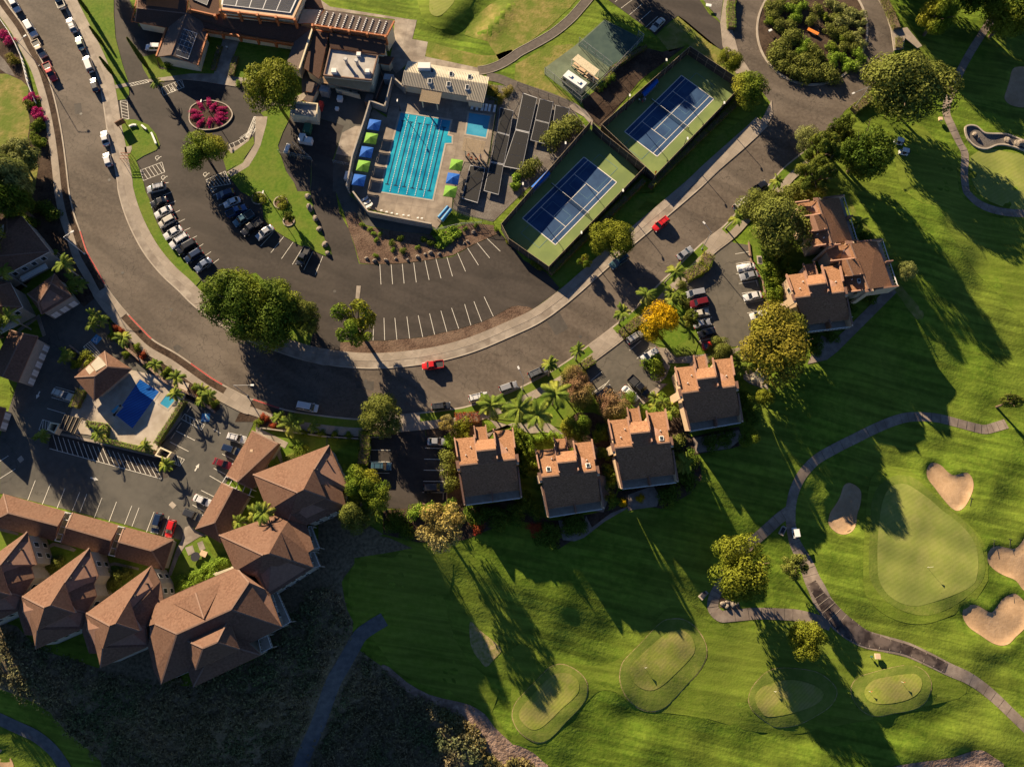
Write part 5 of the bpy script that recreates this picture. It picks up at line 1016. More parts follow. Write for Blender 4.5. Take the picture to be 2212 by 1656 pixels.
kroof("10 482,243,5.2 325,368,3.5 262,552,3.5 368,606,4.6", mat='shingle_grey', wall=True, ins=.6); kroof("10 505,262,5.2 628,290,5.4 545,682,4.2 412,588,4.2", wall=True)
kroof("00 1638,-140,5.6 1636,66,5.6 1850,132,5.6 1900,118,5.6 1880,-140,5.6", wall=True); kroof("00 1895,-140,7.6 1920,104,7.6 10 322,165,7.6 460,-140,7.6", mat='stucco_tan', wall=True, thick=.4)
kroof("10 405,80,4.9 590,85,4.9 505,200,4.9 360,205,4.9", mat='stucco_tan', wall=True); kroof("10 560,0,4.9 420,-20,4.9 430,70,4.9 590,90,4.9", mat='shingle_club', wall=True)
rf, _ = kroof("10 600,84,6.6 1197,180,6.6 1122,302,6.6 500,203,6.6", mat='shingle_grey', wall=True, thick=.4); kroof("10 628,282,5.8 1125,350,5.8 1112,472,5.0 640,417,5.0", wall=True); kroof("10 1070,478,3.6 1192,492,3.6 1150,562,3.2 1050,545,3.2", wall=True)
kroof("10 440,700,3.2 520,720,3.2 480,800,3.2 430,790,3.2", mat='shingle_grey', wall=True); kroof("10 520,720,2.8 545,735,2.8 470,900,2.8 405,860,2.8", mat='shingle_grey', wall=True)
# clerestory beams: rows of orange rafters
def beams(a, b, n, h, dz=-1.6, drop=True):
    A, B = AT(pts(a)[0], h), AT(pts(b)[0], h); mb = MB(); mb.bar(A, B, .35, .5); mb.bar(A+Vector((0, 0, dz)), B+Vector((0, 0, dz)), .25, .3); mb.build('beam', 'orange_beam', K)
    for k in range(n): p = A.lerp(B, k/(n-1)); MB().box(p.x-.28, p.y-.55, p.z+dz-1.0, p.x+.28, p.y+.25, p.z+.35).build('pillar', 'orange_beam', K)
beams('00 1905,90', '10 335,170', 5, 7.6); beams('10 490,220', '10 1120,315', 5, 6.7); beams('00 1765,262', '10 320,385', 6, 3.4, -.6); beams('00 1640,85', '00 1860,135', 2, 5.7, -.4)
for a, b, h in (('10 490,245', '10 375,595', 5.5), ('10 1195,185', '10 1125,320', 6.7), ('00 1795,290', '00 1710,565', 3.4), ('00 1440,242', '00 1352,488', 3.4)): mb = MB(); mb.bar(AT(pts(a)[0], h), AT(pts(b)[0], h), .4, .4); mb.build('ridge_beam', 'stucco_cream' if h in (5.5,) else 'orange_beam', K)
mb = MB()
for a, b in (('00 1180,0', '00 1135,190'),):
    A, B = AT(pts(a)[0], 3.2), AT(pts(b)[0], 3.2); mb.bar(A, B, .25, .3)
    for k in range(6): p = A.lerp(B, k/5); mb.bar(p, p+Vector((2.6, .3, .1)), .15, .2)
mb.build('pergola_beam', 'orange_beam', K)
P = unp(pts("10 1135,300 1200,190 1150,455"), 3)
# solar arrays
def array(label, q, nu, nv, mat='solar', lift=.18, group='roof solar arrays', frame='solar_frame', parent=None, h=None, name='solar_array', thick=.08, legs=False):
    Q = W3(q, h); t = thing(name, label, 'solar panel', gbase(Q), group=group); L = lambda u, v, dz=0: Q[0].lerp(Q[1], u).lerp(Q[3].lerp(Q[2], u), v)+Vector((0, 0, lift+dz)); mb = MB(); mb.add([L(0, 0), L(1, 0), L(1, 1), L(0, 1), L(0, 0, -thick), L(1, 0, -thick), L(1, 1, -thick), L(0, 1, -thick)], [(3, 2, 1, 0), (4, 5, 6, 7), (0, 1, 5, 4), (1, 2, 6, 5), (2, 3, 7, 6), (3, 0, 4, 7)]); mb.build('frame', frame, t); mb = MB(); g = .045/nu*4 if nu < 8 else .012
    gu, gv = (.002, .002) if mat == 'collector' else (min(.05/nu, .006), min(.05/nv, .006))
    for i in range(nu):
        for j in range(nv): a, b, c, d = i/nu+gu, (i+1)/nu-gu, j/nv+gv, (j+1)/nv-gv; a, b, c, d = [.02+.96*q_ for q_ in (a, b)]+[.015+.97*q_ for q_ in (c, d)]; mb.add([L(a, c, .02), L(b, c, .02), L(b, d, .02), L(a, d, .02)], [(3, 2, 1, 0) if (L(1, 0)-L(0, 0)).cross(L(0, 1)-L(0, 0)).z < 0 else (0, 1, 2, 3)])
    mb.build('panel', mat, t)
    if legs:
        mb = MB()
        for u in (0, 1):
            for v in (0, 1): p = L(u, v, -.1); mb.bar((p.x, p.y, 0), p, .1, .1)
        mb.build('leg', 'dark_metal', t)
    return t
array('solar array on the left clubhouse wing', "00 1570,245,4.7 1707,293,4.1 1628,517,4.0 1483,468,4.7", 4, 5); array('large solar array at the top edge', "00 1950,-140,7.7 00 1912,45,7.7 10 300,118,7.7 10 420,-140,7.7", 14, 5); array('small solar array cut by the top edge', "00 1620,-60,5.8 00 1655,-5,5.8 1790,50,5.8 1830,-60,5.8", 4, 2)
# rows of little roof vents
src = None
for i in range(11):
    for j in range(8):
        p = AT((553+(555+57*i-j*6+ (0))/4*1.0, (98+9.2*i+j*16)/4), 6.75)
        if src is None: src = MB().box(-.17, -.12, -.1, .17, .12, .1).build('roof_vent', 'white_trim', K, local=True); o = src
        else: o = lk(src.copy())
        o.location = p-Vector(K.location)
# kitchen annex with flat roof
A = W3("10 640,415 1057,480 1000,700 583,655", 4.6); t = thing('kitchen_annex', 'pale flat roofed annex with tall exhaust stacks', 'building', gbase(A)); P = [tuple(p)[:2] for p in A]; MB().prism(P, -.1, 4.4).build('wall', 'stucco_cream', t); MB().prism(inset(P, .3), 4.3, 4.5).build('roof', 'flat_roof', t)
I = inset(P, .3); mb = MB()
for k in range(4): mb.prism([P[k], P[(k+1) % 4], I[(k+1) % 4], I[k]], 4.3, 4.85)
mb.build('parapet', 'stucco_brown', t); V = W3("10 572,662,4.0 1000,712,4.0 978,790,3.6 548,712,3.6"); roof(t, V, [[0, 1, 2, 3]], 'tan_canopy', .2, 'canopy')
for s in ('10 785,548', '10 878,560'):
    p = AT(pts(s)[0], 4.6); mb = MB(); mb.tube(p, p+Vector((0, 0, 1.6)), .4, .4, 12); mb.tube(p+Vector((0, 0, 1.6)), p+Vector((0, 0, 1.8)), .6, .5, 12); mb.build('exhaust_stack', 'metal_grey', t)
for s, w_, h_ in (('10 890,478', 1.1, .7), ('10 680,630', 1.3, 1.1), ('10 968,630', 1.1, 1.0)): p = AT(pts(s)[0], 4.6); MB().box(p.x-w_/2, p.y-w_/2, 4.5, p.x+w_/2, p.y+w_/2, 4.5+h_).build('air_unit', 'white_trim', t)
# pool house
V = W3("10 1315,527,3.0 1927,622,3.0 1930,652,3.0 2012,667,3.0 2000,727,3.75 1282,618,3.75 1260,735,3.0 1820,832,3.0 1822,868,2.9 1962,892,2.9"); t = thing('pool_house', 'long pool house with ribbed metal roof, cream to the north and grey to the south', 'building', gbase(V)); rf = roof(t, V, [[0, 1, 2, 3, 4, 5], [5, 4, 9, 8, 7, 6]], 'cream_metal', .2, fascia='stucco_brown')
rf.data.materials.append(M['grey_metal_roof']); rf.data.polygons[1].material_index = 2; walls(t, [V[0], V[1], V[3], V[4], V[9], V[8], V[7], V[6], V[5]], -.05, 2.75, 'stucco_cream', ins=.35)
mb = MB(); nr = 52
for k in range(nr+1):
    q = k/nr; a = V[5].lerp(V[4], q); n_ = V[0].lerp(V[3], q); s_ = V[6].lerp(V[9], q) if q > .8 else V[6].lerp(V[7], min(1, q/.79))
    mb.bar(n_+Vector((0, 0, .04)), a+Vector((0, 0, .06)), .09, .1); mb.bar(a+Vector((0, 0, .06)), s_+Vector((0, 0, .04)), .17, .14)
mb.build('roof_rib', 'cream_metal', t)
for s, z in (('10 1523,607', 3.9), ('10 1685,635', 3.9), ('10 1845,660', 3.9), ('10 1500,695', 3.9), ('10 1663,722', 3.9), ('10 1825,748', 3.9)): p = AT(pts(s)[0], z); o = MB().box(p.x-.5, p.y-.75, z-.6, p.x+.5, p.y+.75, z-.15).build('skylight', 'white_trim', t); MB().box(p.x-.38, p.y-.62, z-.2, p.x+.38, p.y+.62, z-.12).build('pane', 'window_glass', o)
p = AT(pts('10 1455,580')[0], 4); MB().box(p.x-1.6, p.y-.9, 3.2, p.x+1.6, p.y+.9, 4.7).build('air_unit', 'white_trim', t)
# slatted pergolas
def pergola(label, s, h, n, mat='wood_slat', group='slatted pergolas', along=0):
    Q = W3(s, h); t = thing('pergola', label, 'pergola', gbase(Q), group=group); mb = MB(); g = lambda u, v, z=0: Q[0].lerp(Q[1], u).lerp(Q[3].lerp(Q[2], u), v)+Vector((0, 0, z))
    for k in range(n): v = (k+.5)/n; mb.bar(g(-.02, v, .1), g(1.02, v, .1), .13, .12) if not along else mb.bar(g(v, -.02, .1), g(v, 1.02, .1), .13, .12)
    mb.build('slat', mat, t); mb = MB()
    for q in (.12, .88): mb.bar(g(q, 0), g(q, 1), .16, .22) if not along else mb.bar(g(0, q), g(1, q), .16, .22)
    mb.build('beam', mat, t)
    for u in (.12, .88):
        for v in (.1, .9): p = g(u, v); MB().bar((p.x, p.y, 0), p, .3, .3).build('post', 'stucco_cream', t)
pergola('pergola against the pool house over the pool deck', "10 1440,768 1605,795 1580,905 1413,878", 2.8, 16); pergola('pergola below the small pool with chairs', "10 1800,1190 1982,1225 1957,1338 1785,1305", 2.8, 16, 'wood_slat'); pergola('cream pergola in the garden under the orange tree', "21 2140,1500 2211,1575 31 0,1656 21 2060,1620", 2.6, 12, 'cream_metal'); pergola('white slatted trellis beside the courtyard shrubs', "02 1845,1640 2025,1575 2030,1590 1870,1656", 4, 3, 'cream_metal')
# ---- main pool ----
t, X = pool('swimming_pool', 'large turquoise lap pool with floating lane ropes', "10 1250,977 1683,1046 1655,1172 1692,1182 1690,1238 1632,1240 11 1524,70 1078,0", 'pool_water', h=.12)
a, b, c, d = X[0], X[1], X[6], X[7]; g = lambda u, v: (1-u)*(1-v)*a+u*(1-v)*b+u*v*c+(1-u)*v*d
for k in range(6):
    u = .09+.163*k; mb = MB()
    for (u0, v0, u1, v1) in ((u-.012, .1, u+.012, .9), (u-.04, .09, u+.04, .105), (u-.04, .895, u+.04, .91)): mb.add([(*g(u0, v0), .128), (*g(u0, v1), .128), (*g(u1, v1), .128), (*g(u1, v0), .128)], [(0, 1, 2, 3)])
    mb.build('lane_mark', 'lane_dark', t)
for k in range(5):
    u = .17+.163*k; A_, B_ = g(u, .01), g(u, .99); mb = MB(); n = 46
    for j in range(n): p = A_+(B_-A_)*(j+.2)/n; q = A_+(B_-A_)*(j+.62)/n; mb.bar((*p, .15), (*q, .15), .16, .1)
    r = thing('lane_rope', 'white lane rope %s' % ['nearest the umbrella wall', 'second from the umbrella wall', 'in the middle of the pool', 'second from the ladder side', 'nearest the ladder side'][k], 'lane rope', (*A_, .12), group='lane ropes'); mb.build('float', 'white_plastic', r); mb = MB(); mb.bar((*A_, .15), (*B_, .15), .03, .03); mb.build('cable', 'solar_frame', r)
pool('wading_pool', 'small light blue wading pool beside the lap pool', "10 1842,978 2025,1006 1985,1190 1815,1160", 'kid_water', h=.12)
# umbrellas
def umbrella(mat, s, label, rz=.15):
    p = AT(pts(s)[0], 2.4); t = thing('umbrella', label, 'umbrella', (p.x, p.y, .12), -rz, group='square umbrellas round the lap pool'); w_ = 1.55; mb = MB(); v = [(0, 0, 2.7)]
    for k in range(8): a_ = math.pi/4*k; m_ = w_/max(abs(math.cos(a_)), abs(math.sin(a_))); v.append((m_*math.cos(a_), m_*math.sin(a_), 2.05 if k % 2 else 2.12))
    mb.add(v, [(0, 1+k, 1+(k+1) % 8) for k in range(8)]); n = 9; mb.add([(x, y, z-.02) for x, y, z in v[1:]]+[(x, y, z-.2) for x, y, z in v[1:]], [(k, 8+k, 8+(k+1) % 8, (k+1) % 8) for k in range(8)])
    mb.build('canopy', mat, t, local=True); MB().tube((0, 0, 0), (0, 0, 2.85), .04, .03).build('pole', 'metal_grey', t, local=True); MB().tube((0, 0, 0), (0, 0, .1), .3, .28, 12).build('base', 'dark_metal', t, local=True); mb = MB()
    for k in range(4): a_ = math.pi/4+math.pi/2*k; mb.bar((0, 0, 2.66), (w_*1.38*math.cos(a_), w_*1.38*math.sin(a_), 2.02), .03, .03)
    mb.build('rib', 'metal_grey', t, local=True)
for m_, s, l in (('blue_canvas', '10 1020,1075', 'blue umbrella nearest the kitchen yard'), ('green_canvas', '10 992,1192', 'green umbrella between the two upper blue ones'), ('blue_canvas', '10 953,1310', 'blue umbrella in the middle of the wall row'), ('green_canvas', '10 925,1430', 'lower green umbrella of the wall row'), ('blue_canvas', '10 888,1552', 'lowest blue umbrella of the wall row'), ('green_canvas', '10 1730,1420', 'green umbrella nearest the lower pergola'), ('blue_canvas', '10 1700,1540', 'lone blue umbrella on the ladder side'), ('green_canvas', '10 1678,1650', 'lowest green umbrella on the ladder side')): umbrella(m_, s, l)
def lounger(s, ang, label, group):
    p = unp(pts(s), .3)[0]; t = thing('sun_lounger', label, 'sun lounger', (*p, .12), R(ang), group=group); MB().box(-.95, -.33, .3, .45, .33, .37).build('seat', 'white_plastic', t, local=True); mb = MB(); mb.bar((.45, 0, .33), (.95, 0, .75), .66, .07); mb.build('backrest', 'white_plastic', t, local=True)
    for x in (-.85, .4):
        for y in (-.28, .28): MB().box(x-.03, y-.03, 0, x+.03, y+.03, .3).build('leg', 'white_plastic', t, local=True)
for k, s in enumerate(('10 1870,922', '10 1912,930', '10 1957,934', '10 1988,935', '10 2018,940', '10 2062,946')): lounger(s, 80, ['first', 'second', 'third', 'fourth', 'fifth', 'last'][k]+' white lounger from the left above the wading pool', 'white loungers above the wading pool')
for k, s in enumerate(('11 940,66', '11 960,95', '11 980,122')): lounger(s, 30, ['upper', 'middle', 'lower'][k]+' lounger beside the lower pool wall', 'loungers beside the lower pool wall')
def chair(s, ang, label, group, mat='white_plastic', z=.12):
    p = unp(pts(s), .3)[0]; t = thing('chair', label, 'chair', (*p, z), R(ang), group=group); MB().box(-.26, -.26, .4, .26, .26, .45).build('seat', mat, t, local=True); MB().box(-.28, -.26, .45, -.22, .26, .9).build('backrest', mat, t, local=True)
    for x in (-.22, .22):
        for y in (-.22, .22): MB().box(x-.025, y-.025, 0, x+.025, y+.025, .4).build('leg', mat, t, local=True)
for s in '1085,168 1130,180 1175,190 1220,200 1275,208 1320,213 1400,232 1435,236'.split(): chair('11 '+s, 100, 'white chair in the row along the curved pool wall', 'white chairs along the pool wall')
for s in '1860,1370 1900,1380 1940,1365 1835,1345'.split(): chair('10 '+s, random.randint(0, 300), 'chair in the shade below the lower pergola', 'chairs below the lower pergola', 'wood_red')
# blue rolls of pool cover on a reel
for k, s in enumerate((('11 1578,225', '11 1660,130'), ('11 1605,250', '11 1685,150'))):
    a_, b_ = AT(pts(s[0])[0], .9), AT(pts(s[1])[0], .9); t = thing('pool_cover_reel', ('left' if k == 0 else 'right')+' blue pool cover reel beside the fence', 'reel', (a_.x, a_.y, .1), group='blue pool cover reels'); MB().tube(a_, b_, .42, .42, 14).build('roll', 'blue_paint', t); mb = MB()
    for p in (a_, b_): mb.bar((p.x-.4, p.y, .12), (p.x, p.y, .9), .08, .08); mb.bar((p.x+.4, p.y, .12), (p.x, p.y, .9), .08, .08)
    mb.build('stand', 'metal_grey', t)
# walls
def wall_line(name, label, s, h, th=.25, mat='block_wall', cap=None, group=None, z=0.0, closed=False):
    P = unp(pts(s)); t = thing(name, label, 'wall', (*P[0], z), group=group); n = len(P) if closed else len(P)-1; mb = MB()
    for k in range(n): a_, b_ = P[k], P[(k+1) % len(P)]; mb.bar((*a_, z+h/2), (*b_, z+h/2), th+.002*(k % 3), h-.004*(k % 2))
    mb.build('panel', mat, t)
    if cap: mb = MB(); [mb.bar((*P[k], z+h+.04), (*P[(k+1) % len(P)], z+h+.04), th+.12+.003*(k % 3), .08) for k in range(n)]; mb.build('cap', cap, t)
    return t
wall_line('pool_wall', 'tall concrete wall wrapping the west side of the pool', '10 1293,812 1187,714 1125,972 1000,925 955,1075 850,1395 800,1656 11 815,20', 2.6, cap='block_wall'); wall_line('pool_wall', 'tall concrete wall curving round the lower end of the pool', '11 855,45 985,215 1252,268 1525,320', 2.6, cap='kerb')
wall_line('yard_wall', 'cream wall across the kitchen yard', '10 700,800 905,855', 1.6, .3, 'stucco_cream'); wall_line('yard_wall', 'orange topped ramp wall beside the pool wall', '10 1040,880 1110,700 1085,640', 1.3, .2, 'trim_brown'); wall_line('garden_wall', 'lava stone wall along the west pavement', '01 1060,1320 1340,1560 1420,1640 02 1700,120 1860,250', 1.0, .5, 'rock_soil'); wall_line('garden_wall', 'dark low wall below the condo flower bed', '12 40,385 620,462 900,480', .7, .25, 'block_wall')
wall_line('retaining_wall', 'low white kerb wall round the shaded car park', '12 970,700 968,463 1170,462', .35, .25, 'kerb'); wall_line('retaining_wall', 'low kerb wall right of the shaded car park', '12 1655,600 1648,1048 1440,1040', .5, .25, 'stucco_brown'); wall_line('retaining_wall', 'brown wall right of the townhouse car park', '31 -170,440 -150,600 -50,780 10,1040', .5, .3, 'stucco_brown'); wall_line('retaining_wall', 'curved wall on the left of the pavilion bed', '01 615,1335 760,1450 690,1560', .8, .35, 'rock_soil')
# equipment enclosure west of the kitchen yard
Q = unp(pts("10 300,880 540,903 530,1028 300,1000"), 2.5); t = thing('equipment_building', 'cream open topped equipment building in the kitchen yard', 'building', (*Q.mean(0), 0)); I = inset(Q, .3); mb = MB()
for k in range(4): mb.prism([Q[k], Q[(k+1) % 4], I[(k+1) % 4], I[k]], 0, 3.0)
mb.build('wall', 'stucco_cream', t); MB().prism(I, 2.2, 2.3).build('roof', 'flat_roof', t)
for s, w_, d_, h_, m_, l in (('10 395,1185', 1.5, 2.2, 1.5, 'white_trim', 'white cabinet beside the gas yard'), ('10 445,1205', 2.1, 1.5, 1.5, 'white_trim', 'second white cabinet beside the gas yard'), ('10 440,1100', 1.7, 2.6, 1.6, 'green_box', 'green transformer behind the kitchen'), ('10 590,765', 2.2, 1.9, 2.4, 'metal_grey', 'grey blue shed roof in the kitchen yard'), ('10 975,850', 1.8, 2.4, 2.2, 'shingle_grey', 'small shingled shed in the kitchen yard'), ('10 722,845', 1.3, 1.3, 1.1, 'white_plastic', 'white bin in the kitchen yard'), ('10 698,935', .8, .8, .7, 'white_plastic', 'white crate on the kitchen yard floor'), ('10 795,1515', 1.6, 2.2, 1.2, 'white_plastic', 'white cart beside the lower pool wall'), ('10 1145,665', 2.4, 1.6, 2.2, 'metal_grey', 'blue roofed store beside the pool house'), ('10 555,905', .9, 2.2, 1.4, 'red_paint', 'red bin in the kitchen yard'), ('10 760,785', 2.6, .9, 1.0, 'metal_grey', 'row of metal kitchen equipment under the canopy'), ('10 850,800', 1.4, .8, 1.0, 'metal_grey', 'metal counter under the canopy'), ('31 -40,270', 1.2, .9, 1.2, 'green_box', 'green bin at the edge of the townhouse car park')):
    p = unp(pts(s), h_)[0]; t = thing('utility_box' if 'bin' not in l else 'bin', l, 'box', (*p, .03), -.15); MB().box(-w_/2, -d_/2, 0, w_/2, d_/2, h_-.12).build('body', m_, t, local=True); MB().box(-w_/2-.05, -d_/2-.05, h_-.12, w_/2+.05, d_/2+.05, h_).build('lid', m_, t, local=True)
p = unp(pts('10 268,1285'), .8)[0]; t = thing('gas_tank', 'white gas tank in the fenced yard', 'tank', (*p, .04), R(75)); MB().tube((-1.3, 0, .8), (1.3, 0, .8), .5, .5, 16).build('body', 'white_plastic', t, local=True, smooth=True); mb = MB(); [mb.box(x-.1, -.4, 0, x+.1, .4, .5) for x in (-.8, .8)]; mb.build('foot', 'block_wall', t, local=True)
# ground solar collectors
cs = [("20 95,805 218,848 150,1147 30,1120", 4, 3), ("20 30,1123 150,1152 85,1470 -75,1440", 4, 3), ("20 240,855 358,885 322,1066 200,1035", 4, 2), ("20 200,1040 321,1070 283,1245 160,1213", 4, 2), ("20 375,910 497,940 470,1076 355,1050", 4, 2), ("10 2110,930 2225,960 2190,1170 2080,1140", 4, 2), ("10 2080,1144 2190,1174 2140,1422 2025,1398", 4, 3), ("10 2025,1403 2138,1427 2095,1685 1968,1650", 4, 3), ("10 1850,1428 1980,1455 1915,1755 1780,1715", 4, 3)]
for k, (s, a_, b_) in enumerate(cs): array('black pool heating collector, %s' % ['upper part of the tall middle column', 'lower part of the tall middle column', 'upper part of the next column to the right', 'lower part of the next column to the right', 'short one at the upper right', 'top one along the pool fence', 'middle one along the pool fence', 'bottom one along the pool fence', 'lowest one beside the umbrellas'][k], s, a_, b_, 'collector', .1, 'black pool heating collectors', 'solar_frame', h=.9, name='heating_collector', legs=True)
# ---- fences ----
def fence(label, s, h, mat='chain_link', post='metal_grey', gap=3.0, name='fence', closed=False, rail=True, group='chain link fences', pmat=None, z=0):
    P = G(pts(s)) if isinstance(s, str) else s; t = thing(name, label, 'fence', tuple(P[0]), group=group); n = len(P) if closed else len(P)-1; mb = MB(); pm = []; rm = MB()
    for k in range(n):
        a_, b_ = Vector(P[k]), Vector(P[(k+1) % len(P)]); u = Vector((0, 0, 1)); d = (b_-a_); nn = d.cross(u).normalized()*.015
        mb.add([a_-nn, b_-nn, b_-nn+u*h, a_-nn+u*h], [(0, 1, 2, 3)]); L = d.length; m_ = max(1, round(L/gap))
        for j in range(m_+(1 if k == n-1 and not closed else 0)): p = a_.lerp(b_, j/m_); pm.append(p)
        rm.bar(a_+u*h, b_+u*h, .06, .06); rm.bar(a_+u*(h/2), b_+u*(h/2), .04, .04)
    mb.build('mesh_panel', mat, t); o0 = MB().bar((0, 0, 0), (0, 0, h+.05), .09, .09).build('post', post, t, local=True)
    for k, p in enumerate(pm): o = o0 if k == 0 else lk(o0.copy()); o.location = p-t.location
    if rail: rm.build('rail', post, t)
    return t
TF = "20 1515,475 1975,785 1215,1575 760,1140"
fence('brown screened fence round the upper tennis court', TF, 3.2, 'windscreen', 'wood_slat', closed=True, group='tennis court fences'); fence('brown screened fence round the lower tennis court', "20 1130,1500 21 312,693 -28,455 11 2120,330 20 672,1112", 3.2, 'windscreen', 'wood_slat', closed=False, group='tennis court fences'); fence('screened fence between the two tennis courts', "20 690,1130 770,1210 1135,1500", 3.2, 'windscreen', 'wood_slat', group='tennis court fences')
fence('chain link fence round the upper storage court', "20 575,395 855,612", 3.0, 'chain_link'); fence('outer chain link fence of the storage courts', "20 285,645 595,900 860,650 1125,365 1080,330", 2.8, 'chain_link'); fence('chain link fence round the solar collector yard', "20 490,920 50,755 10 2140,1000 2000,1440 1720,1656 11 1700,180 1960,270 2050,275", 2.0, 'chain_link', 'dark_metal'); fence('pool fence above the white loungers', "10 1980,850 2087,888 2000,1430", 1.6, 'chain_link', 'dark_metal')
fence('white wire fence round the gas yard', "10 205,1330 490,1395 10 330,1260", 1.8); fence('white gate fence at the foot of the kitchen yard', "10 670,1410 840,1445", 1.4); fence('fence under the pool wall at the bank', "11 1525,330 1560,340 1780,290 1950,280", 1.2, 'chain_link'); fence('thin black fence along the condo flower bed', "12 620,560 622,470 905,490", 1.2, 'chain_link', 'dark_metal')
# white guard rail beside the left pavement
P = G(pts("00 -30,120 20,190 90,290 150,400 195,500 225,610 250,720 290,820 325,905")); t = thing('guard_rail', 'white railing along the left pavement', 'railing', tuple(P[0])); mb = MB(); pm = MB(); u = Vector((0, 0, 1))
for k in range(len(P)-1):
    a_, b_ = Vector(P[k]), Vector(P[k+1])
    for z in (.35, .7, 1.05): mb.bar(a_+u*z, b_+u*z, .12, .1)
    for j in range(3): p = a_.lerp(b_, j/3); pm.bar(p, p+u*1.1, .14, .14)
mb.build('rail', 'white_trim', t); pm.build('post', 'white_trim', t)
# ---- tennis nets, benches, lights ----
for k, (A_, B_, C_, D_) in enumerate(CTS):
    m1, m2 = (A_+D_)/2, (B_+C_)/2; d = (m2-m1)/np.hypot(*(m2-m1)); m1 = m1-d*.9; m2 = m2+d*.9; t = thing('tennis_net', ('net of the upper tennis court', 'net of the lower tennis court')[k], 'tennis net', (*m1, .05), group='tennis nets')
    mb = MB(); mb.add([(*m1, .07), (*m2, .07), (*m2, .98), (*m1, .98)], [(0, 1, 2, 3)]); mb.build('netting', 'green_link', t); mb = MB(); mb.bar((*m1, 1.0), (*m2, 1.0), .07, .09); mb.build('tape', 'white_trim', t); mb = MB(); [mb.bar((*m, .06), (*m, 1.08), .1, .1) for m in (m1, m2)]; mb.build('post', 'dark_metal', t)
def lamp(top, base, h, label, group, head=.55, arm=None, mat='dark_metal', name='street_lamp'):
    b = G(pts(base))[0] if base else None
    T_ = AT(pts(top)[0], h)
    if b is None: b = (T_.x, T_.y, 0)
    t = thing(name, label, 'lamp', tuple(b), group=group); z = h; mb = MB(); mb.tube((0, 0, 0), (0, 0, z-.1), .11, .07, 8); mb.tube((0, 0, 0), (0, 0, .4), .25, .2, 8); mb.build('pole', mat, t, local=True)
    e = AT(pts(arm)[0], h+.4) if arm else Vector((b[0], b[1]-.3, h)); e = e-Vector(b); mb = MB(); mb.bar((0, 0, z-.15), e, .09, .09); mb.build('arm', mat, t, local=True)
    q = e.to_2d().normalized() if e.to_2d().length > .1 else Vector((0, 1)); mb = MB(); mb.bar(e, e+Vector((q.x*.75, q.y*.75, .03)), head*.7, .16); mb.build('lamp_head', 'white_trim', t, local=True); mb = MB(); mb.bar(e+Vector((q.x*.1, q.y*.1, -.1)), e+Vector((q.x*.6, q.y*.6, -.1)), head*.5, .06); mb.build('lens', 'headlamp', t, local=True)
for a in (('00 150,365', '00 345,575', 8.9, 'street lamp by the left kerb near the red pickup', 'street lamps', .55, '00 205,318', 'metal_grey'), ('01 540,390', '01 733,538', 8.9, 'street lamp beside the red kerb on the west side', 'street lamps', .55, '01 612,350', 'white_trim'), ('21 1722,347', '21 1640,497', 8.9, 'street lamp on the verge beside the silver white sedan', 'street lamps', .55, '21 1668,278', 'metal_grey'),
          ('21 75,1580', '22 92,50', 8.9, 'street lamp beside the grey SUV and silver SUV', 'street lamps', .55, '21 62,1532', 'metal_grey'), ('02 2150,40', '02 2140,105', 8.9, 'street lamp at the condominium driveway', 'street lamps', .55, '02 2165,12', 'metal_grey'), ('30 790,862', '30 737,945', 8.9, 'street lamp below the roundabout', 'street lamps', .55, '30 748,802', 'metal_grey')): lamp(a[0], a[1], a[2], a[3], a[4], a[5], a[6], a[7])
for s, b, l in (('20 1335,500', None, 'court lamp left of the upper tennis court top'), ('20 1018,805', None, 'court lamp left of the upper court middle'), ('20 1812,868', '20 1772,1010', 'court lamp right of the upper court top'), ('20 1495,1184', '20 1465,1310', 'court lamp right of the upper court bottom'), ('20 463,1216', None, 'court lamp over the white flowered bush'), ('20 95,1568', None, 'court lamp left of the lower court'), ('20 952,1612', '20 925,1745', 'court lamp right of the lower court top'), ('21 593,322', '21 578,440', 'court lamp right of the lower court bottom')): lamp(s, b, 6.5, l, 'tennis court lamps', .5, name='court_lamp')
for s, b, l in (('10 1222,850', None, 'small lamp post behind the pool house wall'), ('11 62,18', '11 120,75', 'lamp post on a white foot on the lawn'), ('00 1740,855', None, 'lamp post beside the oval bed')): lamp(s, b, 5.0, l, 'garden lamps', .4, name='garden_lamp')
for k, s in enumerate(("20 1118,800 1242,680 1267,708 1148,832", "20 165,1612 308,1470 332,1500 190,1638")):
    Q = W3(s, 2.4); t = thing('awning', 'blue awning beside the %s tennis court' % ('upper', 'lower')[k], 'awning', gbase(Q), group='blue awnings'); mid = [Q[0].lerp(Q[3], .5)+Vector((0, 0, .3)), Q[1].lerp(Q[2], .5)+Vector((0, 0, .3))]; mb = MB(); mb.add([*Q, *mid], [(0, 1, 5, 4), (4, 5, 2, 3)]); mb.add([*Q, *[p-Vector((0, 0, .2)) for p in Q]], [(k_, (k_+1) % 4, 4+(k_+1) % 4, 4+k_) for k_ in range(4)]); mb.build('canopy', 'blue_canvas', t)
    [MB().bar((p.x, p.y, .05), p, .06, .06).build('pole', 'metal_grey', t) for p in Q]; mb = MB(); a_, b_ = Q[0].lerp(Q[3], .6), Q[1].lerp(Q[2], .6); mb.bar((a_.x, a_.y, .45), (b_.x, b_.y, .45), .4, .06); mb.build('bench', 'metal_grey', t)
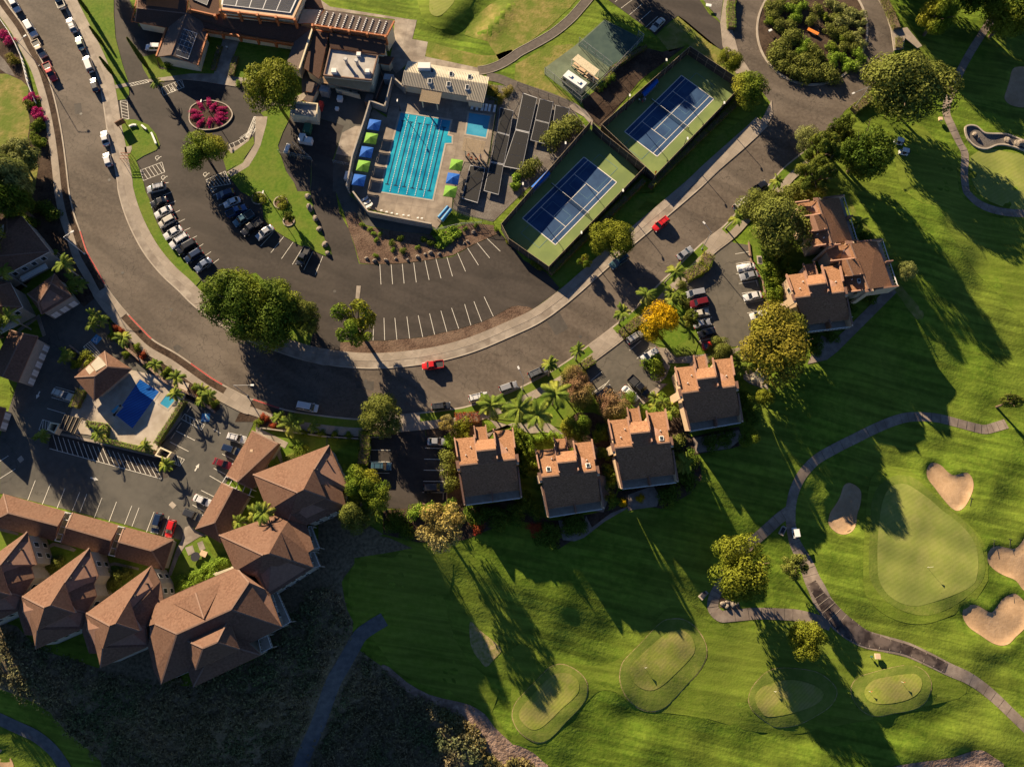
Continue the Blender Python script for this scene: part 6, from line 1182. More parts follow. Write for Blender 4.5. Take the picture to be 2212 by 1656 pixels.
# bookmobile
def text(body, size, mat, M4, parent, name='lettering', ext=.01):
    cu = bpy.data.curves.new('t', 'FONT'); cu.body = body; cu.size = size; cu.extrude = ext; cu.align_x = 'CENTER'; cu.align_y = 'CENTER'; ob = bpy.data.objects.new('t', cu); lk(ob); me = bpy.data.meshes.new_from_object(ob.evaluated_get(bpy.context.evaluated_depsgraph_get())); bpy.data.objects.remove(ob); me.materials.clear(); me.materials.append(M[mat]); o = lk(bpy.data.objects.new(name, me)); o.parent = parent; o.matrix_local = M4; return o
a_, b_ = AT(pts('20 452,622')[0], 3.1), AT(pts('20 627,742')[0], 3.1); c_ = (a_+b_)/2; an = math.atan2(b_.y-a_.y, b_.x-a_.x); L = (b_-a_).length; t = thing('bookmobile', 'cream bookmobile bus with lettering parked in the faded court', 'bus', (c_.x, c_.y, .06), an)
mb = MB(); mb.box(-L/2+.5, -1.2, .45, L/2, 1.2, 3.0); mb.build('body', 'cream_metal', t, local=True); MB().add([(-L/2+.5, -1.1, .5), (-L/2-.35, -1.0, .5), (-L/2-.35, 1.0, .5), (-L/2+.5, 1.1, .5), (-L/2+.5, -1.1, 2.7), (-L/2-.1, -1.0, 1.6), (-L/2-.1, 1.0, 1.6), (-L/2+.5, 1.1, 2.7)], [(0, 1, 5, 4), (1, 2, 6, 5), (2, 3, 7, 6), (4, 5, 6, 7), (3, 2, 1, 0)]).build('cab', 'cream_metal', t, local=True)
MB().box(-L/2+.45, -1.17, 2.98, L/2-.03, 1.17, 3.06).build('roof', 'white_plastic', t, local=True)
for x in (-1.3, 1.6): MB().box(x-.45, -.4, 3.05, x+.45, .4, 3.3).build('air_unit', 'white_plastic', t, local=True)
MB().box(-L/2+.7, -1.23, 1.6, -L/2+1.5, -1.19, 2.4).build('window', 'window_glass', t, local=True); MB().add([(-L/2-.12, -.9, 1.65), (-L/2-.12, .9, 1.65), (-L/2+.42, .95, 2.6), (-L/2+.42, -.95, 2.6)], [(3, 2, 1, 0)]).build('windscreen', 'window_glass', t, local=True)
for x in (-L/2+.9, L/2-1.4):
    for y in (-1.05, 1.05): MB().tube((x, y-.15, .45), (x, y+.15, .45), .45, .45, 14).build('wheel', 'tyre', t, local=True)
text('BOOKMOBILE', .95, 'dark_metal', Matrix.Translation((.35, -1.215, 2.1)) @ Matrix.Rotation(R(90), 4, 'X'), t); text('1', .8, 'dark_metal', Matrix.Translation((2.2, -1.215, 1.1)) @ Matrix.Rotation(R(90), 4, 'X'), t, 'number')
Q = W3("20 570,470 753,605 710,660 520,515", 2.7); t = thing('shelter', 'pale corrugated shelter over picnic tables', 'shelter', gbase(Q)); MB().prism([tuple(p)[:2] for p in Q], 2.6, 2.7).build('roof', 'wood_slat', t); mb = MB()
for k in range(22): q = (k+.5)/22; mb.bar(Q[0].lerp(Q[3], q)+Vector((0, 0, .03)), Q[1].lerp(Q[2], q)+Vector((0, 0, .03)), .09, .06)
mb.build('roof_rib', 'stucco_cream', t); [MB().bar((p.x, p.y, 0), p, .14, .14).build('post', 'white_trim', t) for p in Q]
def table(s, ang, label, group='picnic tables', mat='stucco_tan', ln_=2.0):
    p = G(pts(s))[0]; t = thing('picnic_table', label, 'table', tuple(p), R(ang), group); MB().box(-ln_/2, -.4, .7, ln_/2, .4, .77).build('tabletop', mat, t, local=True)
    for y in (-.75, .75): MB().box(-ln_/2, y-.14, .42, ln_/2, y+.14, .47).build('bench', mat, t, local=True)
    for x in (-ln_*.35, ln_*.35): mb = MB(); mb.bar((x, -.8, .4), (x, .8, .4), .08, .08); mb.bar((x, -.45, 0), (x, -.2, .7), .08, .08); mb.bar((x, .45, 0), (x, .2, .7), .08, .08); mb.build('leg', mat, t, local=True)
for s, l in (('20 560,575', 'picnic table left of the shelter'), ('20 605,620', 'picnic table in the shade of the shelter'), ('20 665,665', 'picnic table below the shelter'), ('20 705,695', 'picnic table at the right end of the shelter')): table(s, -37, l)
t = thing('bench', 'orange bench in the middle of the roundabout garden', 'bench', tuple(G(pts('30 380,290'))[0]), R(-32)); MB().box(-1.6, -.5, .7, 1.6, .5, .78).build('seat', 'orange_cloth', t, local=True); mb = MB(); [mb.box(x-.1, -.4, 0, x+.1, .4, .7) for x in (-1.2, 1.2)]; mb.build('leg', 'orange_beam', t, local=True)
p = G(pts('30 632,215'))[0]; t = thing('planter', 'small orange planter on the right of the roundabout garden', 'planter', tuple(p)); MB().box(-.5, -.6, 0, .5, .6, .6).build('box', 'orange_beam', t, local=True); MB().box(-.4, -.5, .55, .4, .5, .7).build('soil', 'soil', t, local=True)
# ---- painted markings ----
def line(segs, w_=.11, name='parking_line', mat='line', z=.045):
    mb = MB()
    for s in segs.split(';'):
        P = unp(pts(s)); a_, b_ = P[0], P[1]; d = (b_-a_)/np.hypot(*(b_-a_)); n_ = np.array([-d[1], d[0]])*w_/2; mb.add([(*(a_-n_), z), (*(b_-n_), z), (*(b_+n_), z), (*(a_+n_), z)], [(0, 1, 2, 3)])
    return setp(mb.build(name, mat), kind='structure')
line("11 1070,628 1080,802;11 1168,630 1180,797;11 1264,625 1280,793;11 1363,613 1385,783;11 1460,593 1496,762;11 1555,580 1599,748;11 1650,565 1698,731;11 1742,530 1811,689;11 1828,487 1922,634;11 1912,442 2019,573;11 1988,396 2111,515;11 1018,1092 1012,1284;11 1106,1090 1112,1283;11 1200,1090 1218,1279;11 1304,1078 1328,1270;11 1402,1068 1441,1254;11 1500,1052 1545,1237;11 1598,1028 1650,1212;11 1690,1004 1752,1183;11 1803,972 1857,1153;11 1883,947 1950,1122;11 1971,907 2051,1077")
line("11 163,337 40,471;11 242,386 129,527;11 323,433 220,580;11 393,500 314,629;11 492,517 413,676;11 578,556 513,718;01 1405,35 1485,3;01 1440,115 1517,82;01 1480,198 1557,160;01 1520,277 1597,237;01 1560,352 1644,313;01 1610,430 1702,382;01 1665,510 1758,451;01 1720,590 1824,518;01 1790,660 1892,582;01 1840,35 1905,0;01 1890,120 1960,90;00 1380,1590 1457,1578")
line("20 890,20 912,0;20 940,75 1040,0;20 1015,130 1123,38;20 1092,190 1198,97;20 1155,237 1258,145")
line("21 1510,862 1660,828;21 1520,940 1690,905;21 1545,1030 1702,998;21 1560,1112 1728,1083;21 1580,1202 1752,1170;21 1605,1290 1775,1258;21 1928,538 2048,517;21 1935,622 2070,602;21 1937,710 2090,690;21 1960,794 2118,768;21 1985,878 2142,855;21 2010,962 2168,935;21 2033,1048 2190,1020;21 1015,1370 1115,1285;21 1078,1442 1180,1355;21 680,1633 775,1554;21 780,1700 840,1627;22 690,85 810,0;22 870,70 930,130;22 1000,0 1125,150",)
line("12 970,572 1163,575;12 968,672 1158,675;12 1000,770 1153,773;12 1095,872 1150,874;12 1095,973 1143,975;12 1460,554 1628,560;12 1454,651 1622,654;12 1449,746 1616,749;12 1445,842 1625,844;12 1440,938 1635,941")
line("02 307,835 242,1005;02 436,868 368,1040;02 563,903 495,1075;02 690,937 627,1095;02 752,953 690,1115;02 882,987 816,1159;02 1008,1020 943,1192;02 1140,1055 1078,1215;02 1203,1070 1142,1232;02 1333,1106 1267,1280;02 1463,1142 1402,1313;02 482,28 645,73;02 446,118 605,163;02 408,213 570,262;02 1470,503 1630,585;02 1522,407 1686,491;02 1845,393 1908,430;02 1920,607 2025,660;02 1848,730 1948,783;02 1812,795 1925,860;02 1738,920 1848,975;02 1665,1045 1770,1103;02 0,670 75,622;02 0,820 135,735;02 2020,490 2100,530", z=.075)
sb = "02 430,560 1395,822;"+";".join("02 %d,%d %d,%d" % (460+43*k, 445+int(11.5*k), 500+45*k, 580+int(12.2*k)) for k in range(21)); line(sb, z=.079)
# hatched bays
def hatch(q, n, z=.045, w_=.1, dia=True):
    P = unp(pts(q)); mb = MB()
    def ln(a_, b_, dz): d = (b_-a_)/np.hypot(*(b_-a_)); n_ = np.array([-d[1], d[0]])*w_/2; mb.add([(*(a_-n_), z+dz), (*(b_-n_), z+dz), (*(b_+n_), z+dz), (*(a_+n_), z+dz)], [(0, 1, 2, 3)])
    for k in range(4): ln(P[k], P[(k+1) % 4], .001*k)
    for k in range(n): t0 = (k+.3)/n; t1 = min(1, (k+.3+(.9 if dia else 0))/n); ln(P[0]+(P[1]-P[0])*t0, P[3]+(P[2]-P[3])*t1, .004)
    setp(mb.build('hatched_bay', 'line'), kind='structure')
hatch("00 1115,725 1270,690 1290,712 1120,748", 7); hatch("00 1040,872 1060,1038 1115,1030 1098,868", 6); hatch("00 1215,1472 1400,1402 1425,1488 1240,1562", 6); hatch("00 1780,1555 1945,1480 1995,1590 1810,1622", 7); hatch("00 1395,760 1570,690 1592,755 1412,828", 7)
hatch("02 1598,262 1768,355 1745,400 1567,305", 5, .075); hatch("02 1455,590 1595,655 1555,712 1500,690", 4, .075); hatch("02 370,310 435,330 410,402 338,398", 3, .075); hatch("01 722,1340 782,1292 870,1400 815,1450", 4, .075); hatch("00 2195,1010 10 60,1030 00 2150,1190 2120,1190", 6, .045)
for s in ("00 1980,1250 2060,1215 2120,1170 2165,1120 2190,1060 2200,1010",):
    C = unp(cr(pts(s), 6, False)); mb = MB(); O2 = offs(C, -1.3)
    for k in range(0, len(C)-1): mb.bar((*C[k], .045), (*C[k+1], .045), .1, .01); mb.bar((*O2[k], .046), (*O2[k+1], .046), .1, .01)
    for k in range(0, len(C), 3): mb.bar((*C[k], .049), (*O2[k], .049), .1, .01)
    setp(mb.build('hatched_bay', 'line'), kind='structure')
def wheelchair(s, size, ang, z=.05, pad=False):
    p = unp(pts(s))[0]; c, sn = math.cos(R(ang)), math.sin(R(ang)); T_ = lambda x, y: (p[0]+(x*c-y*sn)*size, p[1]+(x*sn+y*c)*size); mb = MB()
    if pad: setp(MB().add([(*T_(x, y), z-.005) for x, y in ((-.6, -.6), (.6, -.6), (.6, .6), (-.6, .6))], [(0, 1, 2, 3)]).build('blue_square', 'blue_paint'), kind='structure')
    arc = [( -.08+.3*math.cos(a_), -.15+.3*math.sin(a_)) for a_ in np.linspace(R(130), R(350), 12)]
    for a_, b_ in list(zip(arc[:-1], arc[1:]))+[((-.05, .25), (-.02, -.05)), ((-.02, -.05), (.2, -.05)), ((.2, -.05), (.32, -.35)), ((.32, -.35), (.42, -.32)), ((-.04, .12), (.14, .12))]: mb.bar((*T_(*a_), z), (*T_(*b_), z), .075*size, .004)
    hd = [T_(-.06+.08*math.cos(q), .38+.08*math.sin(q)) for q in np.linspace(0, 6.28, 9)[:-1]]; mb.prism(hd, z-.002, z+.003); setp(mb.build('wheelchair_symbol', 'line'), kind='structure')
for s, a_ in (('00 1370,1365', -70), ('00 1422,1535', -70), ('00 1495,775', 20), ('00 1785,1508', -70), ('00 1848,1642', -70)): wheelchair(s, 1.7, a_)
wheelchair('01 835,1275', 1.6, -35, .08, True); wheelchair('02 1778,293', 1.6, 0, .08, True)
def arrow(s, ang, z=.075):
    p = unp(pts(s))[0]; c, sn = math.cos(R(ang)), math.sin(R(ang)); setp(MB().add([(p[0]+x*c-y*sn, p[1]+x*sn+y*c, z) for x, y in ((-.95, -.14), (0, -.14), (0, -.42), (.95, 0), (0, .42), (0, .14), (-.95, .14))], [(0, 1, 2, 3, 4, 5, 6)]).build('painted_arrow', 'line'), kind='structure')
arrow('02 330,100', -105); arrow('02 818,822', -15); arrow('02 1704,722', 65)
t = text('NO PARKING', .62, 'line', Matrix.Translation((*unp(pts('00 2125,1160'))[0], .05)) @ Matrix.Rotation(R(42), 4, 'Z'), None, 'painted_lettering', .002); t['kind'] = 'structure'
slab('concrete_slab', "11 870,812 907,814 893,930 860,925", ('kerb', 'concrete_plain'), .08); slab('drain', "02 1488,1015 1525,1050 1495,1082 1458,1045", ('kerb', 'kerb'), .07); slab('drain', "02 150,650 185,620 210,655 175,685", ('kerb', 'kerb'), .07)
slab('concrete_slab', "00 1078,1275 1140,1262 1142,1290 1125,1330 1085,1332", ('kerb', 'concrete_plain'), .16); 
for s in ("02 1600,1415 1665,1395 1685,1455 1630,1485", "02 1705,1375 1750,1357 1778,1425 1730,1445"): slab('paving_square', s, ('kerb', 'concrete_plain'), .12)
# wheel stops
ws = MB().box(-.85, -.08, 0, .85, .08, .12).build('wheel_stop', 'kerb', local=True); first = True
for s in ("12 990,550 90", "12 986,645 90", "12 1632,577 90", "12 1618,970 90", "02 1636,220 62", "02 1550,365 62", "02 1497,450 62", "21 2052,560 100", "21 2115,790 100", "21 2170,1010 100"):
    a_ = s.rsplit(' ', 1); p = unp(pts(a_[0]))[0]; o = ws if first else lk(ws.copy()); first = False; o.location = (*p, .06); o.rotation_euler = (0, 0, R(float(a_[1]))); setp(o, 'pale concrete wheel stop at the head of a bay', 'wheel stop', 'wheel stops')
# rocks
ico = bpy.data.meshes.new('rock'); bm = bmesh.new(); bmesh.ops.create_icosphere(bm, subdivisions=2, radius=1)
for v in bm.verts: v.co *= 1+.22*math.sin(v.co.x*3.1+v.co.y*2.3)*math.cos(v.co.z*2.7+1)+random.uniform(-.07, .07)
bm.to_mesh(ico); bm.free(); ico.materials.append(M['rock'])
def rocks(s, r, label, group):
    for p in pts(s): q = G([p])[0]; o = lk(bpy.data.objects.new('boulder', ico)); k = r*random.uniform(.75, 1.25); o.location = (q[0], q[1], q[2]+k*.3); o.scale = (k, k*random.uniform(.6, .9), k*.7); o.rotation_euler = (0, 0, random.uniform(0, 6)); setp(o, label, 'rock', group)
rocks("11 450,45 468,145 515,235 548,325 597,458 620,535", .95, 'boulder on the edge of the lawn beside the service drive', 'boulders along the lawn edge'); rocks("11 955,578 1025,598 1125,592 1208,580 1310,587 1398,563 1462,540 1508,528 1585,538 1800,445 1830,430 1880,350", .5, 'boulder on the mulch bank above the car park', 'boulders on the mulch bank'); rocks("23 1820,245 1860,230 1900,250 1940,245 1855,265", .6, 'boulder in the small bed by the cart path loop', 'boulders by the cart path'); rocks("30 1780,1165 1810,1200 2060,1215 2150,1245 2175,1240 2200,1250", .9, 'boulder in the stone edged garden bed', 'boulders in the stone edged bed'); rocks("23 690,-700", .01, 'x', 'x') if False else None
# stone edged bed at the right
P = "30 1700,1110 1740,1088 1800,1100 1860,1150 1920,1160 2050,1165 2150,1200 2250,1280 31 2300,-300 30 2211,1305 2080,1260 1980,1255 1880,1290 1790,1270 1720,1200"
P = "30 1700,1110 1740,1088 1800,1100 1860,1150 1920,1160 2050,1165 2150,1200 2280,1260 2290,1330 2211,1305 2080,1262 1980,1255 1880,1290 1790,1270 1720,1200"
patch('planting_bed', P, 'gravel', .07, 2, 1); C = G(cr(pts(P), 4)); t = thing('stone_edging', 'pale kerb round the pear shaped garden bed at the right', 'edging', tuple(C[0])); mb = MB(); [mb.bar(Vector(C[k])+Vector((0, 0, .2)), Vector(C[(k+1) % len(C)])+Vector((0, 0, .2)), .4, .45) for k in range(len(C))]; mb.build('kerb_stone', 'kerb', t)
patch('planting_bed', "23 1795,190 1860,195 1960,235 1970,285 1880,300 1790,270", 'mulch', .07, 0, 1)
# stone rings round the lawn shrubs
for s, r in (('11 25,60', 1.7), ('11 215,95', 1.7), ('11 285,255', 1.4)): p = unp(pts(s))[0]; mb = MB(); [mb.bar((p[0]+r*math.cos(a_), p[1]+r*math.sin(a_), .2), (p[0]+r*math.cos(a_+.42), p[1]+r*math.sin(a_+.42), .2), .25, .2) for a_ in np.arange(0, 6.28, .393)]; setp(mb.build('stone_ring', 'kerb'), 'stone ring round a shrub on the lawn', 'edging', 'stone rings'); patch('planting_bed', [(p[0]+r*math.cos(a_), p[1]+r*math.sin(a_)) for a_ in np.arange(0, 6.28, .393)], 'mulch', .14, world=True)
# entrance sign, low white walls, bike rack
for s, a_, l in (('00 1065,1092', 35, 'brown entrance sign on the grass island'),): p = G(pts(s))[0]; t = thing('sign_board', l, 'sign', tuple(p), R(a_)); MB().box(-1.2, -.12, .8, 1.2, .12, 2.4).build('board', 'brown_sign', t, local=True); mb = MB(); [mb.box(x-.1, -.1, 0, x+.1, .1, .8) for x in (-.9, .9)]; mb.build('post', 'brown_sign', t, local=True)
for k, s in enumerate(('00 1123,1102 1155,1088 1185,1090', '00 1230,1090 1270,1125', '00 1315,1155 1335,1200 1355,1250')): P = unp(cr(pts(s), 4, False)); mb = MB(); [mb.bar((*P[j], .35), (*P[j+1], .35), .45, .5) for j in range(len(P)-1)]; setp(mb.build('low_wall', 'white_trim'), ('left', 'middle', 'right')[k]+' low white wall on the round grass island', 'wall', 'low white walls')
t = thing('bike_rack', 'rusty frame beside the pavement above the handicapped bays', 'rack', tuple(G(pts('00 1115,1385'))[0])); [MB().bar((x, y, 0), (x, y, 2), .08, .08).build('post', 'wood_red', t, local=True) for x in (-1.2, -.4, .4, 1.2) for y in (-.8, .8)]; mb = MB(); [mb.bar((-1.3, y, 2), (1.3, y, 2), .1, .1) for y in (-.8, 0, .8)]; mb.build('top_rail', 'wood_red', t, local=True)
# ---- golf things ----
def flag(s, label, col='white_plastic', h=2.1): p = G(pts(s))[0]; t = thing('golf_flag', label, 'flag', tuple(p), group='golf flags'); MB().tube((0, 0, 0), (0, 0, h), .03, .02, 6).build('pole', 'white_trim', t, local=True); MB().add([(0, 0, h), (.55, .1, h-.2), (0, 0, h-.42), (.5, .12, h-.22)], [(0, 1, 2), (0, 2, 3)]).build('cloth', col, t, local=True); MB().tube((0, 0, 0), (0, 0, .03), .1, .1, 10).build('cup', 'black', t, local=True)
flag('32 1375,1585', 'flag on the large putting green'); flag('23 1145,795', 'marker flag on the middle tee', h=1); flag('33 48,1000', 'flag on the shaded right tee', h=1.1); flag('33 1150,918', 'small red flag on the far right tee', 'red_paint', 1.2); flag('33 868,1000', 'second small red flag on the far right tee', 'red_paint', 1.2)
def golf_cart(s, ang, label):
    p = G(pts(s))[0]; t = thing('golf_cart', label, 'golf cart', tuple(p), R(ang), group='golf carts'); mb = MB(); mb.box(-1.1, -.55, .25, 1.1, .55, .5); mb.box(.6, -.5, .45, 1.15, .5, .8); mb.box(-1.15, -.5, .45, -.5, .5, .85); mb.build('body', 'white_plastic', t, local=True); MB().box(-.45, -.5, .5, .05, .5, .75).build('seat', 'cloth_dark', t, local=True); MB().box(-.5, -.5, .75, -.4, .5, 1.15).build('backrest', 'cloth_dark', t, local=True); MB().box(-.95, -.62, 1.75, .75, .62, 1.82).build('roof', 'white_plastic', t, local=True)
    mb = MB(); [mb.bar((x, y, .6), (x*.9, y, 1.76), .05, .05) for x in (-.8, .7) for y in (-.5, .5)]; mb.build('post', 'metal_grey', t, local=True); [MB().tube((x, y-.09, .22), (x, y+.09, .22), .22, .22, 12).build('wheel', 'tyre', t, local=True) for x in (-.75, .75) for y in (-.52, .52)]; MB().box(-1.35, -.35, .6, -1.12, .35, 1.4).build('bag', 'cloth_dark', t, local=True)
golf_cart('30 1115,1240', 160, 'upper of the two golf carts beside the dense round tree'); golf_cart('30 1160,1330', 165, 'lower of the two golf carts beside the dense round tree'); golf_cart('32 225,1290', 95, 'golf cart driving on the cart path near the left bunker')
def post_thing(s, label, w_=.5, h_=1.1, mat='stucco_tan', cat='tee marker', name='ball_washer'):
    p = G(pts(s))[0]; t = thing(name, label, cat, tuple(p)); MB().tube((0, 0, 0), (0, 0, h_), .06, .05).build('post', 'dark_metal', t, local=True); MB().box(-w_/2, -w_/2, h_-.3, w_/2, w_/2, h_+.2).build('box', mat, t, local=True)
post_thing('33 928,695', 'tan box stand beside the far right tee', 1.1, 1.0); post_thing('33 880,698', 'thin green post stand beside the tan box', .35, .9, 'green_box'); post_thing('30 1475,1045', 'small stand beside the cart path under the huge tree', .9, .9)
for s, l, a_ in (('32 125,1268', 'white sign board lying by the cart path', 60), ('23 1652,168', 'pale tee sign stone by the cart path loop', 45), ('31 -75,590', 'brown drain cover by the townhouse car park', 90)): p = G(pts(s))[0]; t = thing('tee_sign', l, 'sign', tuple(p), R(a_)); MB().box(-1.1, -.6, 0, 1.1, .6, .18).build('slab', 'kerb', t, local=True); MB().box(-.7, -.35, .18, .7, .35, .3).build('plate', 'cloth_dark', t, local=True)
for s, l, a_ in (('32 715,1262', 'rake in the left bunker', 20), ('33 2125,200', 'rake in the lower right bunker', 80), ('32 1752,1020', 'rake beside the upper bunker', 70), ('32 1950,1385', 'rake beside the right bunker', 75), ('32 2090,1375', 'second rake beside the right bunker', 75)): p = G(pts(s))[0]; t = thing('bunker_rake', l, 'rake', tuple(p), R(a_), 'bunker rakes'); mb = MB(); mb.bar((-1.0, 0, .12), (.9, 0, .06), .06, .06); mb.build('handle', 'dark_metal', t, local=True); mb = MB(); mb.bar((.9, -.4, .06), (.9, .4, .06), .07, .07); mb.build('head', 'dark_metal', t, local=True)
t = thing('parasol_table', 'small round dark table on the courtyard lawn', 'table', tuple(G(pts('02 1700,1495'))[0])); MB().tube((0, 0, .7), (0, 0, .78), 1.0, 1.0, 16).build('top', 'cloth_dark', t, local=True); MB().tube((0, 0, 0), (0, 0, .7), .1, .1).build('leg', 'dark_metal', t, local=True)
t = thing('stone_bench', 'pale block seat on the courtyard lawn', 'bench', tuple(G(pts('02 1765,1468'))[0]), R(-20)); MB().box(-.75, -.6, .35, .75, .6, .5).build('seat', 'stucco_tan', t, local=True); MB().box(-.6, -.45, 0, .6, .45, .35).build('foot', 'stucco_brown', t, local=True)
# ---- people ----
def person(s, ang, top, legs, label, walk=.25, z=None, hair=(.03, .02, .015), arms=.15):
    p = G(pts(s))[0] if z is None else (*unp(pts(s))[0], z); t = thing('person', label, 'person', tuple(p), R(ang), group=None)
    J = [(0, 0, .93), (0, 0, 1.12), (0, 0, 1.38), (0, 0, 1.5), (.02, 0, 1.66), (-.0, .1, .9), (walk*.5, .1, .48), (walk, .1, .06), (walk+.14, .1, .03), (0, -.1, .9), (-walk*.4, -.1, .48), (-walk, -.1, .08), (-walk+.13, -.1, .03), (0, .19, 1.4), (-arms*.5, .25, 1.12), (arms*.6, .25, .88), (arms*.7+.03, .25, .78), (0, -.19, 1.4), (arms*.5, -.25, 1.12), (arms*.9, -.24, .9), (arms*.9+.05, -.24, .8)]
    E_ = [(0, 1), (1, 2), (2, 3), (3, 4), (0, 5), (5, 6), (6, 7), (7, 8), (0, 9), (9, 10), (10, 11), (11, 12), (2, 13), (13, 14), (14, 15), (15, 16), (2, 17), (17, 18), (18, 19), (19, 20)]
    rad = [.15, .14, .16, .06, .11, .09, .062, .045, .04, .09, .062, .045, .04, .062, .045, .035, .035, .062, .045, .035, .035]
    me = bpy.data.meshes.new('body'); me.from_pydata(J, E_, []); o = lk(bpy.data.objects.new('body', me)); m_ = o.modifiers.new('skin', 'SKIN'); bpy.context.view_layer.update()
    sv = me.skin_vertices[0].data if len(me.skin_vertices) else None
    if sv is None:
        bm = bmesh.new(); bm.from_mesh(me); bm.verts.layers.skin.verify(); bm.to_mesh(me); bm.free(); sv = me.skin_vertices[0].data
    for k, r in enumerate(rad): sv[k].radius = (r, r)
    sv[0].use_root = True; o.modifiers.new('sub', 'SUBSURF').levels = 1; o.modifiers['sub'].render_levels = 1
    me2 = bpy.data.meshes.new_from_object(o.evaluated_get(bpy.context.evaluated_depsgraph_get())); bpy.data.objects.remove(o)
    me2.materials.clear(); [me2.materials.append(M[x]) for x in ('skin', top, legs)]
    for f in me2.polygons: c = f.center; f.material_index = 1 if (.93 < c.z < 1.47 and not (abs(c.y) > .2 and c.z < 1.1)) else (2 if .1 < c.z <= .93 and abs(c.y) < .2 else 0)
    b = lk(bpy.data.objects.new('body', me2)); b.parent = t
    hb = MB(); n = 8; [hb.tube((.0, 0, 1.62+.05*k), (0, 0, 1.67+.05*k), (.125, .12, .09)[k], (.12, .09, .03)[k], 10) for k in range(3)]; hb.build('hair', 'cloth_dark', t, local=True); return t
for a_ in (('20 1095,885', 40, 'cloth_white', 'cloth_dark', 'person in white shirt beside the upper tennis court'), ('20 1120,893', 190, 'cloth_pink', 'cloth_dark', 'person in dark red shirt beside the upper tennis court'), ('20 1143,880', 220, 'cloth_white', 'cloth_blue', 'person in white shirt and blue trousers beside the upper court'), ('20 1132,850', 120, 'cloth_blue', 'cloth_dark', 'person in blue shirt near the blue awning'), ('20 1235,1508', 60, 'orange_cloth', 'orange_cloth', 'person in orange in the corner of the upper tennis court'), ('21 370,1480', 300, 'cloth_dark', 'cloth_dark', 'person in dark clothes walking on the verge by the grey SUV'), ('00 1972,432', 250, 'cloth_white', 'cloth_dark', 'person in white shirt walking on the clubhouse walk'), ('30 1080,1245', 0, 'cloth_white', 'cloth_blue', 'golfer in white beside the upper golf cart'), ('30 1125,1342', 0, 'cloth_white', 'cloth_dark', 'golfer in white beside the lower golf cart')): person(*a_)
for s, a_, l in (('20 1700,45', -10, 'white board on two posts in the gravel by the ring road'), ('30 20,262', 30, 'white board at the left of the roundabout garden'), ('30 480,645', 10, 'small white sign on the lower edge of the roundabout garden')): p = G(pts(s), 1)[0]; t = thing('sign_board', l, 'sign', (p[0], p[1], 0), R(a_), 'small white signs'); k = 1 if '480' in s or '20,262' in s else 1.5; MB().box(-.5*k, -.3*k, .95, .5*k, .3*k, 1.02).build('board', 'white_plastic', t, local=True); mb = MB(); [mb.box(x-.04, -.04, 0, x+.04, .04, .96) for x in (-.4, .4)]; mb.build('post', 'metal_grey', t, local=True)
